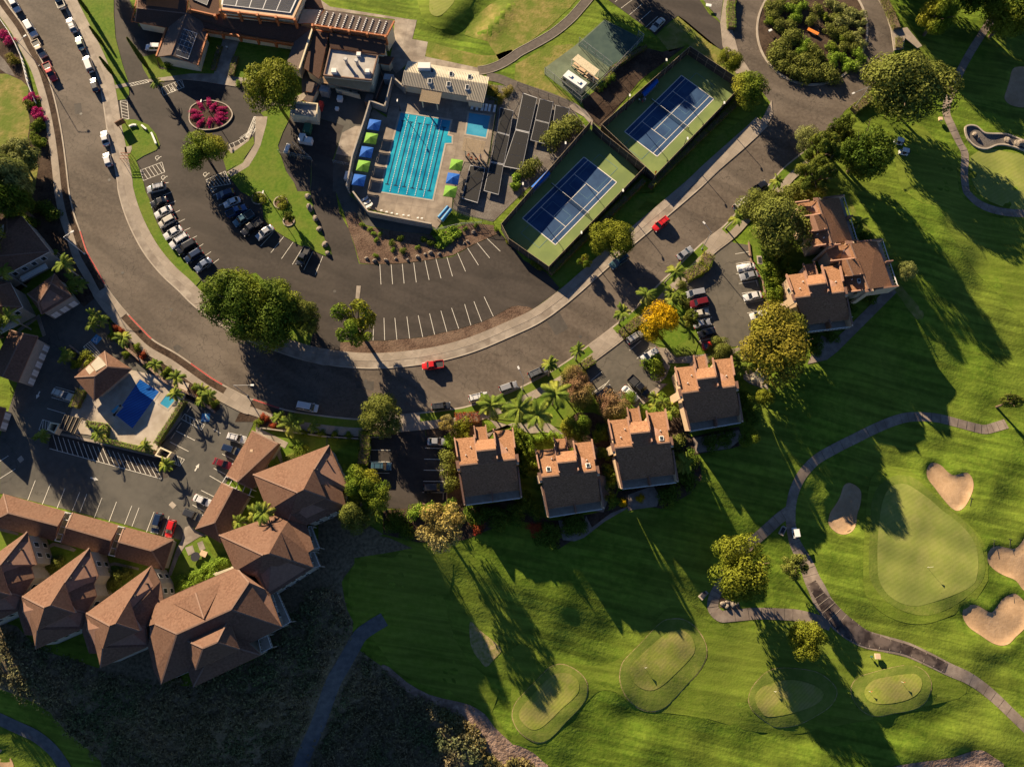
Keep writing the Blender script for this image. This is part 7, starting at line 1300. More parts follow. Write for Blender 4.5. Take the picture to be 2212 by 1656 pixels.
# ================= CARS =================
G1, G2, G3, G4, G5, G6 = 'cars parked on the kerb at the top left', 'cars in the row along the grass strip', 'cars in the middle row of the clubhouse car park', 'cars along the main street', 'cars in the townhouse car parks', 'cars in the condominium car park'
for a in [
 ('suv', 'white', '00 85,-30', '170,122', 'white SUV cut off by the top left corner of the photo', G1),
 ('bigsuv', 'white', '00 222,175', '318,338', 'long white SUV behind the tan pickup on the left kerb', G1),
 ('pickup', 'tan', '00 298,350', '390,508', 'tan pickup truck in front of the red pickup on the left kerb', G1),
 ('pickup', 'red', '00 395,540', '478,712', 'red pickup truck parked last in the line on the left kerb', G1),
 ('pickup', 'cream', '00 550,92', '480,-70', 'cream pickup with its open bed at the top edge of the photo', G1),
 ('suv', 'white', '00 655,292', '590,150', 'white SUV with roof rails parked behind the pale green car', G1, True),
 ('sedan', 'palegreen', '00 712,435', '672,315', 'pale green sedan between two white SUVs by the cracked pavement', G1),
 ('van', 'white', '00 795,632', '738,482', 'white van with ribbed roof parked ahead of the black hatchback', G1),
 ('hatch', 'black', '00 838,797', '797,672', 'black hatchback last in the line by the cracked pavement', G1),
 ('sedan', 'white', '00 925,1262', '893,1128', 'white sedan on the street beside the round grass island', G4),
 ('hatch', 'white', '00 948,1440', '912,1318', 'white hatchback behind the white sedan near the handicapped bays', G4),
 ('suv', 'white', '00 1385,415', '1272,412', 'white SUV half under the eave of the clubhouse wing', None),
 ('suv', 'silver', '00 1440,1605', '1268,1648', 'silver SUV with roof rails, topmost in the row by the grass strip', G2, True),
 ('sedan', 'black', '01 1452,62', '1298,118', 'black sedan between the topmost silver SUV and a white sedan', G2),
 ('sedan', 'white', '01 1492,138', '1335,212', 'white sedan with dark sunroof below the black sedan', G2),
 ('suv', 'cream', '01 1512,222', '1380,295', 'cream boxy SUV third from the top below a white sedan', G2),
 ('sedan', 'white', '01 1575,308', '1415,398', 'white sedan between the cream SUV and a white SUV', G2),
 ('bigsuv', 'white', '01 1635,375', '1470,480', 'large white SUV with black roof rack beside the black SUV', G2, True),
 ('bigsuv', 'black', '01 1700,432', '1530,530', 'large black SUV beside the large white SUV', G2),
 ('suv', 'navy', '01 1752,508', '1600,602', 'dark blue SUV second from the tree end of the row', G2),
 ('sedan', 'steelblue', '01 1828,582', '1685,682', 'steel blue sedan at the tree end of the row by the grass strip', G2),
 ('hatch', 'navy', '01 2035,-8', '1860,48', 'dark blue hatchback at the hatched end of the middle row', G3),
 ('sedan', 'white', '01 2080,60', '1930,122', 'white sedan between the dark blue hatchback and the blue pickup', G3),
 ('pickup', 'blue', '01 1958,210', '2132,128', 'blue pickup truck with its bed towards the tarmac', G3),
 ('pickup', 'teal', '01 2195,182', '2020,290', 'teal pickup truck with crew cab in the middle row', G3),
 ('pickup', 'black', '11 55,245', '01 2092,372', 'black pickup truck beside the silver car of the middle row', G3),
 ('sedan', 'silver', '11 152,300', '3,405', 'silver sedan at the open end of the middle row', G3),
 ('pickup', 'darkgrey', '11 450,480', '368,642', 'dark pickup truck alone by the rocks at the tip of the lawn', None),
 ('sedan', 'cream', '20 1310,160', '1208,265', 'pale sedan alone in the car park above the tennis courts', None),
 ('suv', 'red', '21 1350,228', '1220,332', 'bright red SUV driving down the street', G4, True),
 ('sedan', 'silver', '21 1430,578', '1562,484', 'silver white sedan by the grass verge and the lamp post', G4),
 ('bigsuv', 'teal', '21 1000,545', '848,655', 'dark teal SUV in the shade of the round tree', G4, True),
 ('suv', 'cream', '21 1915,152', '2032,62', 'beige SUV behind the leaning street palm', G4, True),
 ('pickup', 'black', '20 2072,1665', '2195,1580', 'black truck half hidden by the tree above the beige SUV', G4),
 ('bigsuv', 'grey', '21 140,1600', '312,1522', 'grey SUV with long roof rack by the person on the verge', G4, True),
 ('suv', 'white', '12 1835,138', '2008,98', 'white SUV behind the palms on the curved street', G4, True),
 ('suv', 'silver', '12 2108,55', '2255,5', 'silver SUV between the white SUV and the grey SUV', G4),
 ('suv', 'darkgrey', '12 1515,208', '1685,188', 'dark grey SUV with roof rack parked beside the grass verge', G4, True),
 ('van', 'white', '12 350,182', '540,218', 'white minivan driving on the curve by the red kerb', G4, True),
 ('pickup', 'red', '11 1622,1490', '1436,1508', 'bright red pickup truck with empty bed driving on the street', None),
 ('suv', 'silver', '21 992,1300', '1130,1215', 'silver SUV with rails under the yellow tree', G5, True),
 ('suv', 'white', '21 1265,1365', '1118,1455', 'white SUV with dark roof panels beside the bright green shrub', G5),
 ('van', 'silver', '21 1660,865', '1512,892', 'silver van topmost on the left of the townhouse car park', G5),
 ('suv', 'darkred', '21 1700,940', '1530,978', 'dark red SUV below the silver van', G5),
 ('sedan', 'cream', '21 1560,1062', '1700,1036', 'cream sedan beside the conifer', G5),
 ('sedan', 'silver', '21 1575,1155', '1710,1122', 'silver sedan between the cream sedan and the black SUV', G5),
 ('suv', 'black', '21 1755,1205', '1612,1240', 'black SUV in the left row above the red sedan', G5),
 ('sedan', 'red', '21 1640,1340', '1795,1305', 'red sedan under the grey green tree at the end of the row', G5),
 ('sedan', 'silver', '21 2130,706', '1965,742', 'silver sedan with sunroof below the covered car', G5),
 ('sedan', 'white', '21 2160,886', '1995,920', 'white sedan alone between painted lines on the right side', G5),
 ('sedan', 'white', '21 2205,1045', '2055,1082', 'white sedan half under the orange tree', G5),
 ('suv', 'black', '22 712,128', '868,32', 'black SUV beside the pink flowering shrub', G5),
 ('sedan', 'white', '22 955,30', '1090,148', 'white sedan between the flowering shrub and the black pickup', G5),
 ('pickup', 'black', '21 1010,1600', '22 1182,108', 'black pickup truck with open bed in the lower townhouse lot', G5),
 ('sedan', 'silver', '12 1480,500', '1642,502', 'silver sedan by the hedge in the shaded car park', G5),
 ('bigsuv', 'black', '12 1445,905', '1642,895', 'black van in deep shade at the low end of the shaded car park', G5),
 ('bigsuv', 'teal', '12 1005,715', '1160,716', 'dark teal SUV beside the clumped tree in the shaded car park', G5, True),
 ('bigsuv', 'cream', '02 468,68', '628,125', 'cream SUV with rails beside the ivy wall of the pool', G6, True),
 ('suv', 'white', '02 1962,450', '2128,490', 'white SUV topmost beside the brown garage roof', G6, True),
 ('suv', 'navy', '02 1920,545', '2080,597', 'navy blue SUV under the white SUV beside the garage roof', G6),
 ('sedan', 'darkred', '02 1848,665', '2000,717', 'dark red sedan half under the garage roof', G6),
 ('sedan', 'white', '02 1680,980', '1822,1038', 'white sedan with dark sunroof by the garage roof', G6),
 ('suv', 'darkgrey', '02 1588,1100', '1745,1165', 'dark grey SUV below the white sedan', G6),
 ('suv', 'navy', '02 1388,1120', '1335,1290', 'dark navy SUV beside the red hatchback', G6),
 ('hatch', 'red', '02 1498,1180', '1452,1325', 'red hatchback beside the navy SUV and the rounded walk', G6)]:
    car(*a[:5], group=a[5], rack=len(a) > 6 and a[6])
# the car under a white cloth
t = car('sedan', 'white', '21 2102,640', '1940,665', 'car wrapped in a wrinkled white cover', G5); t.name = 'covered_car'
mb = MB(); rows = []
mk('cloth', (.62, .62, .60), (.5, .5, .49), 4, rough=.9, bmp=.12, bsc=3, world=False)
for i, x in enumerate(np.linspace(-1.7, 2.3, 15)):
    for j, y in enumerate(np.linspace(-1, 1, 11)):
        prof = 1.0+.48*math.exp(-((x+.1)/1.1)**4); z = prof*(1-abs(y)**4*.55)+.05+.05*math.sin(i*2.1+j*1.3); rows.append((x, y*1.0, z))
mb.add(rows, [(i*11+j, (i+1)*11+j, (i+1)*11+j+1, i*11+j+1) for i in range(14) for j in range(10)]); mb.build('cover', 'cloth', t, local=True, smooth=True)

# ================= TREES =================
T = tree
T('gold', '10 130,760', 58, 13, 'large golden green tree beside the clubhouse lawn', sy=1.25, rot=0)
T('mid', '00 1745,1300', 50, 9, 'round bright green tree beside the oval flower bed')
for c, r, h, k, l in (('01 1940,890', 68, 14, 'dark', 'leftmost of the big dark trees beside the curved street'), ('01 2150,1020', 70, 15, 'dark2', 'middle of the big dark trees with sunlit top beside the street'),
                      ('11 150,930', 62, 14, 'dark', 'dark tree on the upper right of the big street clump'), ('11 120,1120', 66, 14, 'dark2', 'dark tree at the low end of the big street clump'), ('11 420,1080', 36, 10, 'olive', 'small pale tree at the right end of the big street clump')):
    T(k, c, r, h, l, 'big trees between the car park and the street')
T('open', '11 850,1120', 58, 14, 'open crowned dark tree standing between the car park exit and the street')
T('olive', '12 1090,265', 46, 9, 'olive green street tree hiding the driveway of the shaded car park')
T('gold', '21 855,410', 48, 8, 'round yellow green tree between tennis fence and pavement')
T('open', '21 630,600', 17, 5, 'small thin tree on the verge below the tennis court corner')
T('yellow', '21 1275,1130', 46, 9, 'tree covered in bright yellow blossom')
T('mid2', '20 2075,770', 44, 9, 'round green tree at the upper corner of the tennis courts')
T('gold', '20 1880,520', 27, 6, 'small golden tree beside the roundabout pavement')
T('olive', '30 1240,720', 100, 15, 'huge spreading olive green tree beside the roundabout', sy=.86, rot=.1)
T('dark', '30 850,1290', 60, 16, 'dense dark round tree near the golf carts')
for c, r, h in (('30 620,1120', 30, 15), ('30 480,1300', 40, 17), ('30 420,1500', 44, 15)): T('conifer', c, r, h, 'dark conifer leaning over the end of the street beside the dense round tree', 'conifers at the street end')
T('pale', '30 350,1200', 29, 7, 'small pale tree at the bend of the street')
T('olive', '31 120,260', 66, 11, 'big grey green tree beside the upper townhouse', sy=1.1, rot=0)
T('olive', '21 2120,120', 40, 9, 'grey green tree above the big grey green tree by the kerb')
T('orange', '31 110,1310', 84, 12, 'large orange green tree beside the townhouse with the long patio', sy=1.05)
T('mid', '12 900,860', 40, 11, 'upper crown of the clumped tree between condo and shaded car park', 'clumped trees by the shaded car park', name='broadleaf_tree')
T('mid2', '12 1030,980', 36, 10, 'right hand crown of the clumped trees above the hedge', 'clumped trees by the shaded car park')
T('olive', '12 870,1130', 38, 10, 'lower crown of the clumped trees by the shaded car park', 'clumped trees by the shaded car park')
T('dry', '12 1590,1230', 64, 9, 'sparse tan tree with bare twigs at the foot of the shaded car park')
T('dry', '12 1650,340', 22, 4, 'bare pinkish tree beside the shaded car park entrance')
T('gold', '32 -250,1580', 70, 12, 'yellow green tree on the golf course beside the cart path loop')
T('openolive', '32 240,1580', 33, 9, 'thin orange green tree beside the big tree on the cart path')
T('gold', '33 330,570', 42, 10, 'open yellow green tree over the path junction')
T('mid', '30 1490,110', 38, 13, 'green tree in deep shade at the top right')
T('dark2', '30 1700,-120', 60, 15, 'dark tree cut by the top edge at the right')
T('openolive', '32 2110,150', 26, 9, 'thin tree leaning at the right edge beside the cart path', sy=.5, rot=-.4)
T('feather', '01 30,-120', 52, 17, 'wide feathery pale tree at the left edge of the photo')
T('feather', '00 130,1360', 50, 8, 'feathery olive tree over the dry lawn at the left edge')
T('pink', '22 580,60', 36, 7, 'pinkish green tree between palms and the small car park', sy=1.1)
T('pink', '22 880,190', 38, 6, 'tree with pink blossom beside the black SUV')
T('pink', '21 530,1610', 30, 6, 'orange pink shrub like tree over the hedge by the small car park')
T('mid', '22 560,370', 34, 7, 'dense bright green tree between two townhouses')
T('lime', '22 1010,130', 18, 4, 'small lime green tree above the third townhouse')
T('olive', '21 1800,1370', 30, 6, 'grey green tree between car park and fourth townhouse')
T('gold', '22 2190,120', 20, 5, 'small golden tree on the golf side of the garden pergola')
T('mid2', '22 2040,460', 25, 5, 'small round tree at the corner of the fourth townhouse')
T('pale', '31 1190,680', 22, 5, 'small pale tree on the golf side of the middle townhouse')
T('conifer', '21 1550,1090', 20, 9, 'slim dark conifer beside the parked cream sedan')
T('dark', '20 -60,1700', 1, 1, 'x') if False else None
T('mid', '10 250,780', 1, 1, 'x') if False else None
# trees added past the top and left edges to cast shade into view
for c, r, h, l in (((300, -75), 45, 14, 'tree beyond the top edge behind the clubhouse wing'), ((1290, -70), 46, 15, 'tree beyond the top edge above the practice green'), ((1350, -110), 50, 16, 'tree beyond the top edge above the upper car park'), ((1920, -190), 62, 20, 'tall tree beyond the top edge above the ring road'), ((2030, -130), 60, 20, 'tall tree beyond the top right edge'), ((2140, -120), 60, 19, 'second tall tree beyond the top right edge'), ((2200, -30), 55, 18, 'third tall tree beyond the top right edge'), ((-70, 420), 55, 16, 'tree beyond the left edge above the shaded condominiums'), ((-45, 510), 45, 17, 'tree beyond the left edge beside the shaded condominiums'), ((-70, 690), 55, 18, 'tall tree added beyond the left edge to shade the long garage'), ((20, 430), 40, 15, 'dark tree added over the top corner to shade the condominiums'), ((2190, 20), 60, 16, 'dark tree cut by the top right corner'), ((200, -90), 22, 12, 'slim tree beyond the top edge')):
    T('dark2', c, r, h, l, 'trees added at the edges to cast shade')
cypress('00 655,-10', '00 770,118', 'cypress nearest the top edge of the photo'); cypress('00 775,245', '00 893,392', 'second cypress on the grass verge'); cypress('00 862,520', '00 975,642', 'third cypress on the grass verge'); cypress('00 1098,350', '00 1275,585', 'tall cypress on the lawn tip beside the driveway')
# ================= PALMS =================
for a in (('21 1940,232', 6.5, 2.4, 'street palm leaning by the beige SUV', '21 1843,320'), ('21 1412,690', 7.5, 2.7, 'street palm beside the clipped hedge', '21 1318,790'), ('21 1160,890', 7.5, 2.9, 'street palm above the yellow blossom tree', '21 1078,1003'), ('21 955,1040', 7, 2.6, 'street palm left of the yellow blossom tree', '21 922,1142'),
          ('21 567,1368', 6.5, 2.3, 'street palm at the driveway of the small car park', '21 550,1452'), ('21 325,1488', 6.5, 2.3, 'street palm in front of the grey SUV', '21 316,1590')): palm(*a[:4], base=a[4], group='palms along the street')
for c, h, f, l in (('22 375,85', 9, 4.1, 'tall feathery palm above the lawn between the townhouses'), ('22 55,215', 9, 4.3, 'tall feathery palm left of two others by the walk'), ('22 215,275', 9, 4.1, 'tall feathery palm between its two neighbours'), ('12 2030,180', 8, 3.8, 'tall palm behind the white SUV on the curve')):
    palm(c, h, f, l, group='tall palms by the townhouses', v=1)
for c, h, f, l in (('01 545,625', 8, 2.9, 'palm between the two shaded condo roofs'), ('01 30,690', 8, 2.6, 'palm at the left edge over the shaded condo walk'), ('01 75,1085', 8, 2.9, 'palm at the left edge above the long garage roof'), ('01 1062,1268', 4, 2.5, 'palm above the red bed on the west side of the street'), ('01 1345,1495', 3, 2.1, 'low palm between the street and the condo pool'),
    ('01 1530,1605', 3.5, 2.4, 'low palm above the upper corner of the condo pool'), ('02 1510,85', 4, 2.1, 'palm beside the small square pool'), ('02 845,430', 3, 2.3, 'palm inside the ivy enclosure'), ('02 1250,530', 2.2, 1.8, 'small palm at the pool gate'), ('02 1430,700', 2.5, 2.1, 'small palm on the rounded island'), ('02 360,450', 2.5, 2.2, 'small palm at the left rounded bed'),
    ('02 2060,1195', 4, 2, 'palm in the courtyard by the garage'), ('02 2200,1120', 5, 2.6, 'palm at the inner corner of the courtyard'), ('12 310,350', 3.5, 3.4, 'wide palm beside the white minivan'), ('12 60,1115', 9, 2.9, 'tall palm leaning over the condo roof'), ('12 195,290', 2.5, 2, 'low palm in the red flower bed'), ('12 495,370', 2.5, 2, 'low palm in the shaded bed by the pavement'),
    ('30 80,1565', 4, 2.1, 'small palm at the street end'), ('20 0,1500', 1, .1, '') if False else ('22 1490,690', 4, 2.8, 'dark palm beside the third townhouse'), ('31 790,260', 3, 2.4, 'dark palm on the golf side of the upper townhouse'), ('00 1345,712', 3.5, 2.2, 'palm at the hatched bay by the crossing')):
    palm(c, h, f, l, group='garden palms')
def clump(c, r, label, n=3, group='clumps of broad leaved palms'):
    c0 = pts(c)[0]; g = G([c0])[0]; t = thing('palm_clump', label, 'palm', tuple(g), group=group)
    for k in range(n):
        a = 6.28*k/n; x, y = math.cos(a)*r*.45, math.sin(a)*r*.45; z = random.uniform(1.8, 2.8); MB().tube((x*.4, y*.4, 0), (x, y, z), .12, .09, 6).build('stem', 'palm_bark', t, local=True)
        o = lk(bpy.data.objects.new('frond_head', PALMF[2])); o.parent = t; o.location = (x, y, z); o.scale = (r*.75,)*3; o.rotation_euler = (0, 0, a)
for a in (('01 690,840', 3.3, 'palm clump beside the shaded garage'), ('01 880,1140', 3.0, 'palm clump by the condo driveway entrance'), ('01 620,1440', 2.2, 'palm clump beside the pavilion ramp'), ('02 1800,120', 2.8, 'palm clump above the blue handicapped bay'), ('22 1240,180', 2.6, 'palm clump above the third townhouse'), ('22 1370,250', 2.6, 'palm clump touching the third townhouse roof'),
          ('21 1380,940', 3.0, 'palm clump above the yellow blossom tree'), ('21 1960,1530', 2.8, 'palm clump beside the fourth townhouse'), ('01 530,560', .9, 'palmlet by the condo wall')): clump(*a)
# ================= SHRUBS AND HEDGES =================
GH = 'clipped hedges'
hedge('21 1500,735 1660,640 1700,545', 3.0, 1.6, 'leaf_mid', 'broad wedge shaped hedge at the townhouse car park entrance', GH)
hedge('21 945,1230 1110,1100', 2.6, 1.5, 'leaf_mid', 'clipped hedge beside the yellow blossom tree', GH)
hedge('21 520,1560 700,1450', 2.0, 1.4, 'leaf_mid', 'clipped hedge under the orange pink tree', GH)
hedge('12 940,410 940,560 920,690', 2.6, 1.5, 'leaf_dark', 'dark hedge on the left of the shaded car park', GH)
hedge('12 930,400 1160,420', 2.4, 1.5, 'leaf_dark', 'dark hedge above the shaded car park', GH)
hedge('20 850,600 1160,400', 1.0, 1.3, 'leaf_dark', 'shaded hedge along the upper court fence', GH)
hedge('20 740,770 870,640', 1.3, 1.4, 'leaf_mid', 'hedge lit at one end below the court fence', GH)
hedge('20 1195,1610 1420,1390 1680,1140 1960,870', 1.5, 1.6, 'leaf_dark', 'long hedge outside the upper tennis fence', GH)
hedge('21 330,700 560,470 830,210 1000,40 20 1140,1560', 1.5, 1.6, 'leaf_dark', 'long hedge outside the lower tennis fence', GH)
hedge('02 645,200 710,60', 2.0, 1.6, 'leaf_mid', 'ivy hedge between the cream SUV and the pool', GH)
hedge('02 1350,520 1590,150', 1.1, 1.7, 'leaf_lime', 'ivy covered wall on the right of the condo pool', GH)
hedge('02 860,480 1180,555 1340,595', 1.1, 1.7, 'leaf_lime', 'ivy covered wall along the striped bays', GH)
hedge('02 755,350 920,370 905,450', 1.3, 1.7, 'leaf_lime', 'ivy hedge round the spa corner', GH)
hedge('01 45,165 260,150 480,160', 1.4, 1.2, 'leaf_mid', 'low hedge above the shaded condo roof', GH)
hedge('20 1895,240 1890,60 1910,-40', 2.2, 1.5, 'leaf_lime', 'hedge along the left of the ring road', GH)
hedge('30 1110,250 1060,110 1000,-20', 2.2, 1.3, 'leaf_olive', 'hedge along the right of the ring road', GH)
hedge('30 1130,415 1135,335', 2.0, 1.3, 'leaf_olive', 'short square hedge at the ring road gate', GH)
hedge('30 740,950 890,840', 2.4, 1.3, 'leaf_olive', 'hedge with white sign posts below the ring road', GH)
hedge('12 1330,1090 1420,1080', 2.2, 1.3, 'leaf_mid', 'clipped hedge at the foot of the shaded car park', GH)
hedge('12 1730,300 1920,290', 2.6, 1.3, 'leaf_redbed', 'red flowering hedge above the first townhouse', GH)
hedge('21 1960,1440 2060,1380', 3.0, 1.4, 'leaf_mid', 'hedge under the orange tree', GH)
def sh(key, s, r, label, group=None, h=None, **k):
    for p in pts(s): shrub(key, p, r, h, label, group, **k)
sh('mid', '21 1235,1500', 4.2, 'large bright green shrub beside the white SUV', h=3.5); sh('lime', '22 1125,250', 2.2, 'round green shrub at the third townhouse corner')
sh('olive', '20 350,1210 430,1130 540,1070', 4.2, 'big white flowered bush beside the solar panels', 'white flowered bushes', h=3.2); sh('olive', '20 190,1410 110,1480', 3, 'small white flowered bush below the solar panels', 'small white flowered bushes')
sh('spiky', '20 40,1530 30,1600', 1.6, 'pale spiky plant beside the tennis fence', 'pale spiky plants')
sh('lime', '20 850,680 780,745', 2.0, 'sunlit shrub beside the court gate', 'sunlit shrubs at the court')
sh('gold', '11 25,60 215,95', 2.4, 'golden shrub in a stone ring on the lawn', 'shrubs in stone rings', h=1.6); 
tree('conifer', '11 285,215', 13, 5, 'small star shaped conifer in a ring on the lawn', name='small_conifer', limbs=3)
sh('magenta', '00 240,860 280,840 320,960 345,1010 20,290 85,350', 1.9, 'magenta bougainvillea on the bank beside the white fence', 'bougainvilleas on the left bank')
sh('orange', '00 110,500', 2.3, 'round orange shrub on the left bank')
sh('mid', '00 255,890 300,1090 340,1060 290,1180 340,1230 310,1210', 2.2, 'green shrub on the left bank below the white fence', 'green shrubs on the left bank')
sh('dark', '01 380,140 450,180 250,260 120,160 260,120', 2.8, 'dark shrub above the shaded condo roofs', 'dark shrubs by the shaded condos')
sh('gold', '01 745,1450', 2.6, 'clipped golden ball beside the pavilion ramp', h=2.2)
sh('mid', '01 690,1470 600,1410 650,1490', 1.8, 'green shrub in the bed beside the pavilion ramp', 'shrubs by the pavilion ramp')
sh('redbed', '01 1000,1175 1045,1200 1240,1395 1210,1440 02 1720,70 1750,130 12 60,290 150,360 90,300', 1.4, 'red leaved plant in the bed along the west pavement', 'red leaved plants by the west pavement', h=.9)
sh('mid', '01 960,1240 1180,1340 1280,1500 1420,1570 1090,1400 1450,1540 02 1760,60 1850,170 1690,30 12 170,280 20,330 330,370 420,430 560,430 680,440 800,450', 1.5, 'low green plant in the bed along the west pavement', 'green plants by the west pavement')
sh('mid', '12 390,590', 2.8, 'leafy green shrub above the condo roof'); sh('olive', '12 305,650', 2.4, 'clipped olive ball above the condo roof'); sh('lime', '12 135,685', 1.8, 'lime shrub beside the garage end')
sh('olive', '12 1660,630 1655,750 1680,850', 2.6, 'yellow green bush between shaded car park and first townhouse', 'bushes beside the first townhouse', h=2.6); sh('lime', '12 1670,480 1660,530', 1.8, 'lime bush above the silver sedan', 'lime bushes by the silver sedan')
sh('gold', '12 1785,390', 3.4, 'golden green bush above the first townhouse', h=2.6); sh('lime', '12 1440,1090 1490,1110 1380,1110', 2.6, 'lime green bush at the foot of the shaded car park', 'lime bushes below the car park')
sh('mid', '22 20,420 70,470 110,540 140,610 140,700 120,760 30,500', 3.0, 'green bush between first and second townhouse', 'bushes between the first two townhouses', h=2.8)
sh('lime', '22 180,470 250,480 330,450 400,460 280,450', 1.7, 'low lime shrub above the second townhouse', 'low shrubs above the second townhouse')
sh('mid', '22 780,400 760,450 800,600 850,740 880,800 870,1000 860,850', 2.4, 'green bush between second and third townhouse', 'bushes between the middle townhouses')
sh('olive', '22 1450,500 1420,530', 2.4, 'golden shrub on the right of the third townhouse', 'shrubs right of the third townhouse'); sh('dark', '22 1450,650 1500,760 1530,850 1430,800 1380,950 1340,980 1560,650 2000,260 2080,280 2000,130 1720,510 1850,470', 2.8, 'dark shrub in the shade right of the townhouses', 'dark shrubs on the golf side', h=2.2)
sh('dark', '22 90,960 130,1050 30,1080 200,1110 40,1160 300,1260 360,1290 250,1330 340,1370 500,1200 560,1180 590,1230 500,1250 12 1960,1130 1900,1160 2060,1110 2150,1160 2090,1200 1840,1120 1680,1070 1700,1130 1200,1150 1250,1220 1170,1220 1300,1290', 2.4, 'dark shrub in the shaded bed on the golf side', 'dark shrubs in the shaded bed')
sh('redbed', '12 1920,1235 22 200,1250 250,1280', 2.4, 'deep red shrub in the shade below the townhouses', 'deep red shrubs', h=1.4); sh('yellow', '22 955,1020 1110,980', 1.5, 'yellow clipped ball in the shade below the third townhouse', 'yellow clipped balls', h=.9)
sh('mid', '31 30,650 60,700 40,780 90,850 20,900 110,780 150,600 200,690 30,560', 2.6, 'green bush along the front of the upper townhouses', 'bushes along the upper townhouses', h=2.6)
sh('olive', '31 200,30 120,60 60,30 320,20 30 280,1600 200,1640 350,1640 450,1600', 3.0, 'yellow green shrub above the upper townhouse', 'shrubs above the upper townhouse', h=2.4); sh('dark', '31 850,380 420,1290 430,1370 560,1260 700,960 720,1000 900,920', 2.0, 'dark shrub on the golf side of the upper townhouses', 'dark shrubs by the upper patio')
sh('lime', '21 2180,710', 1.6, 'lime shrub beside the green bin'); sh('olive', '21 1470,900 1500,960 1460,800', 1.7, 'brown green shrub beside the silver van', 'shrubs beside the silver van', h=1.2)
sh('lime', '02 1700,1640 1800,1600 1850,1610 1920,1540 03 1560,60 1600,90 1720,40 1830,10', 2.2, 'yellow green shrub along the courtyard roof', 'yellow green courtyard shrubs', h=1.6)
sh('olive', '02 440,1570 500,1550 390,1600 930,1640 1020,1640 1080,1640 03 950,80 980,50 940,110', 2.0, 'courtyard shrub between the hipped roofs', 'courtyard shrubs')
sh('spiky', '11 1690,340 1620,390 1580,370 1720,350 1650,410 1600,440', 1.9, 'bright agave like plant on the bank below the pool', 'bright plants below the pool', h=1.2); sh('lime', '11 920,280 985,320 1015,360 1070,360 1040,415 1035,545 1395,475 1185,500 1810,320 1900,290 2070,320', .9, 'small bright plant on the mulch bank', 'small bright plants on the mulch bank')
sh('dark', '11 1250,400 1450,410 1510,440 1270,510 1170,440 1550,350', 1.2, 'small dark plant on the mulch bank', 'small dark plants on the mulch bank'); sh('gold', '11 2190,420 21 190,620 230,650', 1.3, 'golden shrub outside the tennis fence', 'golden shrubs outside the tennis fence')
sh('orange', '10 2050,810 2090,850 2030,770 2180,790', 2.2, 'brown leaved bush beside the pool house', 'brown bushes by the pool house', h=1.3); sh('mid', '00 1450,555', 1.7, 'green shrub at the corner of the clubhouse wing'); sh('lime', '00 2060,720 2150,750', 1.2, 'lime plant at the clubhouse walk', 'lime plants at the clubhouse walk')
hedge('00 2000,650 2040,490', 1.6, .9, 'leaf_olive', 'flowering low hedge beside the clubhouse walk', GH); hedge('00 1840,600 1900,400', 1.4, .9, 'leaf_dark', 'shaded low hedge beside the clubhouse walk', GH)
# oval flower bed
ob = [(1728+ (95*.5)*math.cos(t), 0) for t in (0, 1)]
P = cr(pts("00 1635,1000 1650,930 1710,890 1790,872 1870,878 1960,910 2010,970 2010,1020 1960,1080 1870,1120 1770,1130 1690,1110 1640,1060"), 4)
X = unp(P); slab('planting_bed', X, ('kerb', 'soil'), .22, world=True); RKO = X
mb = MB(); n = len(X); cx_ = X.mean(0); In = cx_+(X-cx_)*.95
mb.add([(*p, .34) for p in X]+[(*p, .34) for p in In]+[(*p, 0) for p in X]+[(*p, .1) for p in In], [f for k in range(n) for f in (((k+1) % n, k, n+k, n+(k+1) % n), (k, (k+1) % n, 2*n+(k+1) % n, 2*n+k), (3*n+k, 3*n+(k+1) % n, n+(k+1) % n, n+k))]); setp(mb.build('kerb', 'kerb'), kind='structure')
for p, ang in (('00 1735,915', -60), ('00 1690,965', -12), ('00 1805,890', -85), ('00 1850,915', 60), ('00 1920,938', 15), ('00 1915,985', 5), ('00 1915,1022', -8), ('00 1880,1050', -45), ('00 1808,1060', -100), ('00 1735,1055', 60), ('00 1700,1005', 10)):
    shrub('magenta', p, 2.3, .9, 'magenta flower row in the oval bed', 'flower rows in the oval bed', sy=.42, rot=R(ang))
# roundabout garden
rs = random.Random(11)
lay = [('olive', '30 100,430 180,340 60,480 140,560 230,620 320,640 420,650 500,600 380,570 270,540 200,480 330,500 430,480 120,380 240,300 390,430 540,660', 5.2), ('pale', '30 640,180 720,160 780,120 700,100 800,200 620,60 540,20 780,290 800,360', 4.4), ('olive', '30 560,280 530,250 640,270 700,320 600,150 420,80 380,160 80,60 50,120 120,20 20,50 250,10 200,220 90,210 650,400 740,420', 4), ('lime', '30 200,60 250,110 290,60 240,150 570,520 690,540 720,580 330,390 280,440 620,480 800,470', 4.2), ('mid', '30 640,340 560,400 20,180 500,140', 3.4)]
for key, s, r in lay:
    for p in pts(s): shrub(key, p, r*.62*rs.uniform(.8, 1.2), r*.5, {'olive': 'grey green bush in the roundabout garden', 'pale': 'pale feathery bush in the roundabout garden', 'lime': 'bright green bush in the roundabout garden', 'mid': 'dark green bush in the roundabout garden'}[key], {'olive': 'grey green bushes of the roundabout', 'pale': 'pale bushes of the roundabout', 'lime': 'bright bushes of the roundabout', 'mid': 'dark bushes of the roundabout'}[key])
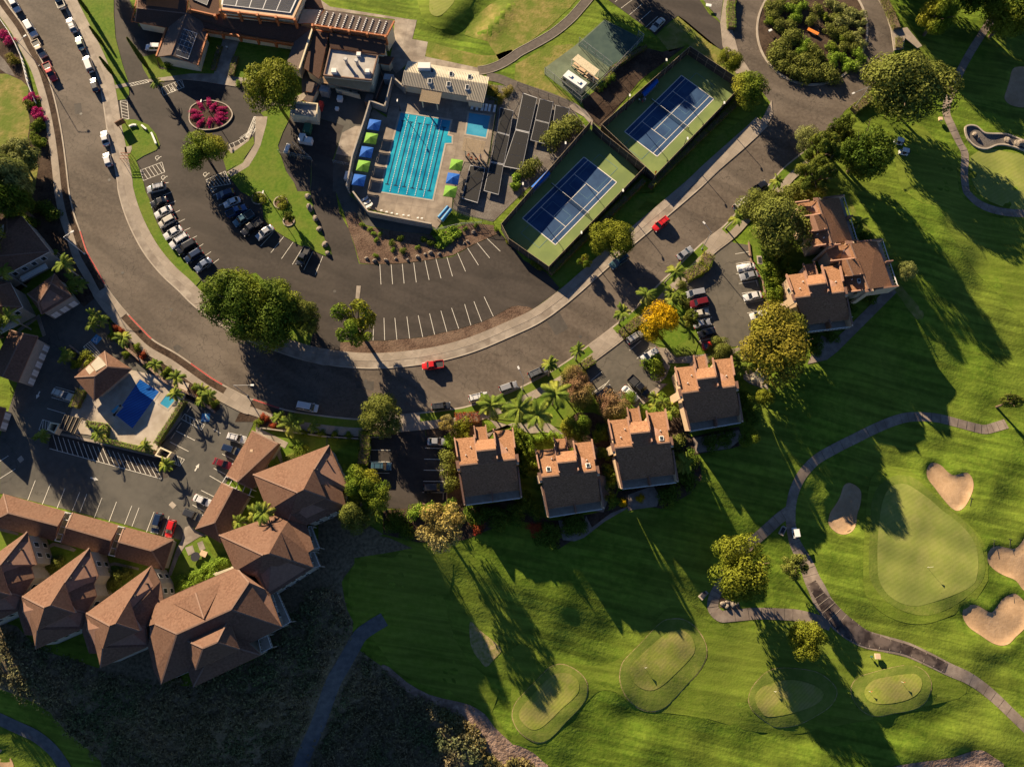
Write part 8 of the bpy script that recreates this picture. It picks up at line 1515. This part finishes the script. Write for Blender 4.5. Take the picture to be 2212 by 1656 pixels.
# gully scrub
P = []
gp = G(pts("03 -250,350 180,520 850,820 1350,960 1900,800 2211,600 13 200,480 500,100 740,120 830,600 1080,800 1300,1010 1700,1190 1900,1330 2050,1560 2211,1750 1000,1900 0,1900 03 1000,1850 700,1440 430,1170 0,960 -250,900"))[:, :2]
pth = G(pts("13 1110,380 900,520 750,780 620,1050 510,1350 370,1680"))[:, :2]
lo, hi = gp.min(0), gp.max(0); Q = rng.uniform(lo, hi, (7000, 2)); ok = segdist(Q, gp)[1]; Q = Q[ok]
def dline(X, C):
    b = np.full(len(X), 1e9)
    for a, c in zip(C[:-1], C[1:]): ab = c-a; t = np.clip(((X-a)@ab)/(ab@ab), 0, 1); b = np.minimum(b, np.hypot(*(X-(a+t[:, None]*ab)).T))
    return b
Q = Q[dline(Q, pth) > 2.3][:3400]
v = rdir(len(Q)*24, .8); c = np.repeat(np.column_stack([Q, zt(Q)]), 24, 0); r = np.repeat(rng.uniform(.4, 1.5, len(Q))**1.2, 24); Pp = c+v*r[:, None]*np.array([1, 1, .9]); ctr = Pp.mean(0)
o = lk(bpy.data.objects.new('scrub', leaf_mesh('scrub', Pp-ctr, v, rng.uniform(.22, .5, len(Pp)), 'leaf_scrub', 1.4))); o.location = ctr; setp(o, 'dense dark scrub covering the gully below the condominiums', 'scrub', kind='stuff')
ed = G(pts("13 1500,1110 1700,1190 1820,1250 1900,1320 1960,1410 2010,1540 2150,1640 23 0,1560 100,1600 200,1660 100,1800 13 2211,1800 1950,1600 1850,1450 1700,1300"))[:, :2]
lo, hi = ed.min(0), ed.max(0); Q = rng.uniform(lo, hi, (1600, 2)); Q = Q[segdist(Q, ed)[1]]; v = rdir(len(Q)*14, .8); c = np.repeat(np.column_stack([Q, zt(Q)+.2]), 14, 0); Pp = c+v*np.repeat(rng.uniform(.4, .9, len(Q)), 14)[:, None]; ctr = Pp.mean(0)
o = lk(bpy.data.objects.new('dry_scrub', leaf_mesh('dry_scrub', Pp-ctr, v, rng.uniform(.25, .5, len(Pp)), 'leaf_scrub_dry', 1.6))); o.location = ctr; setp(o, 'sunlit dry scrub below the rocky ridge of the golf course', 'scrub', kind='stuff')
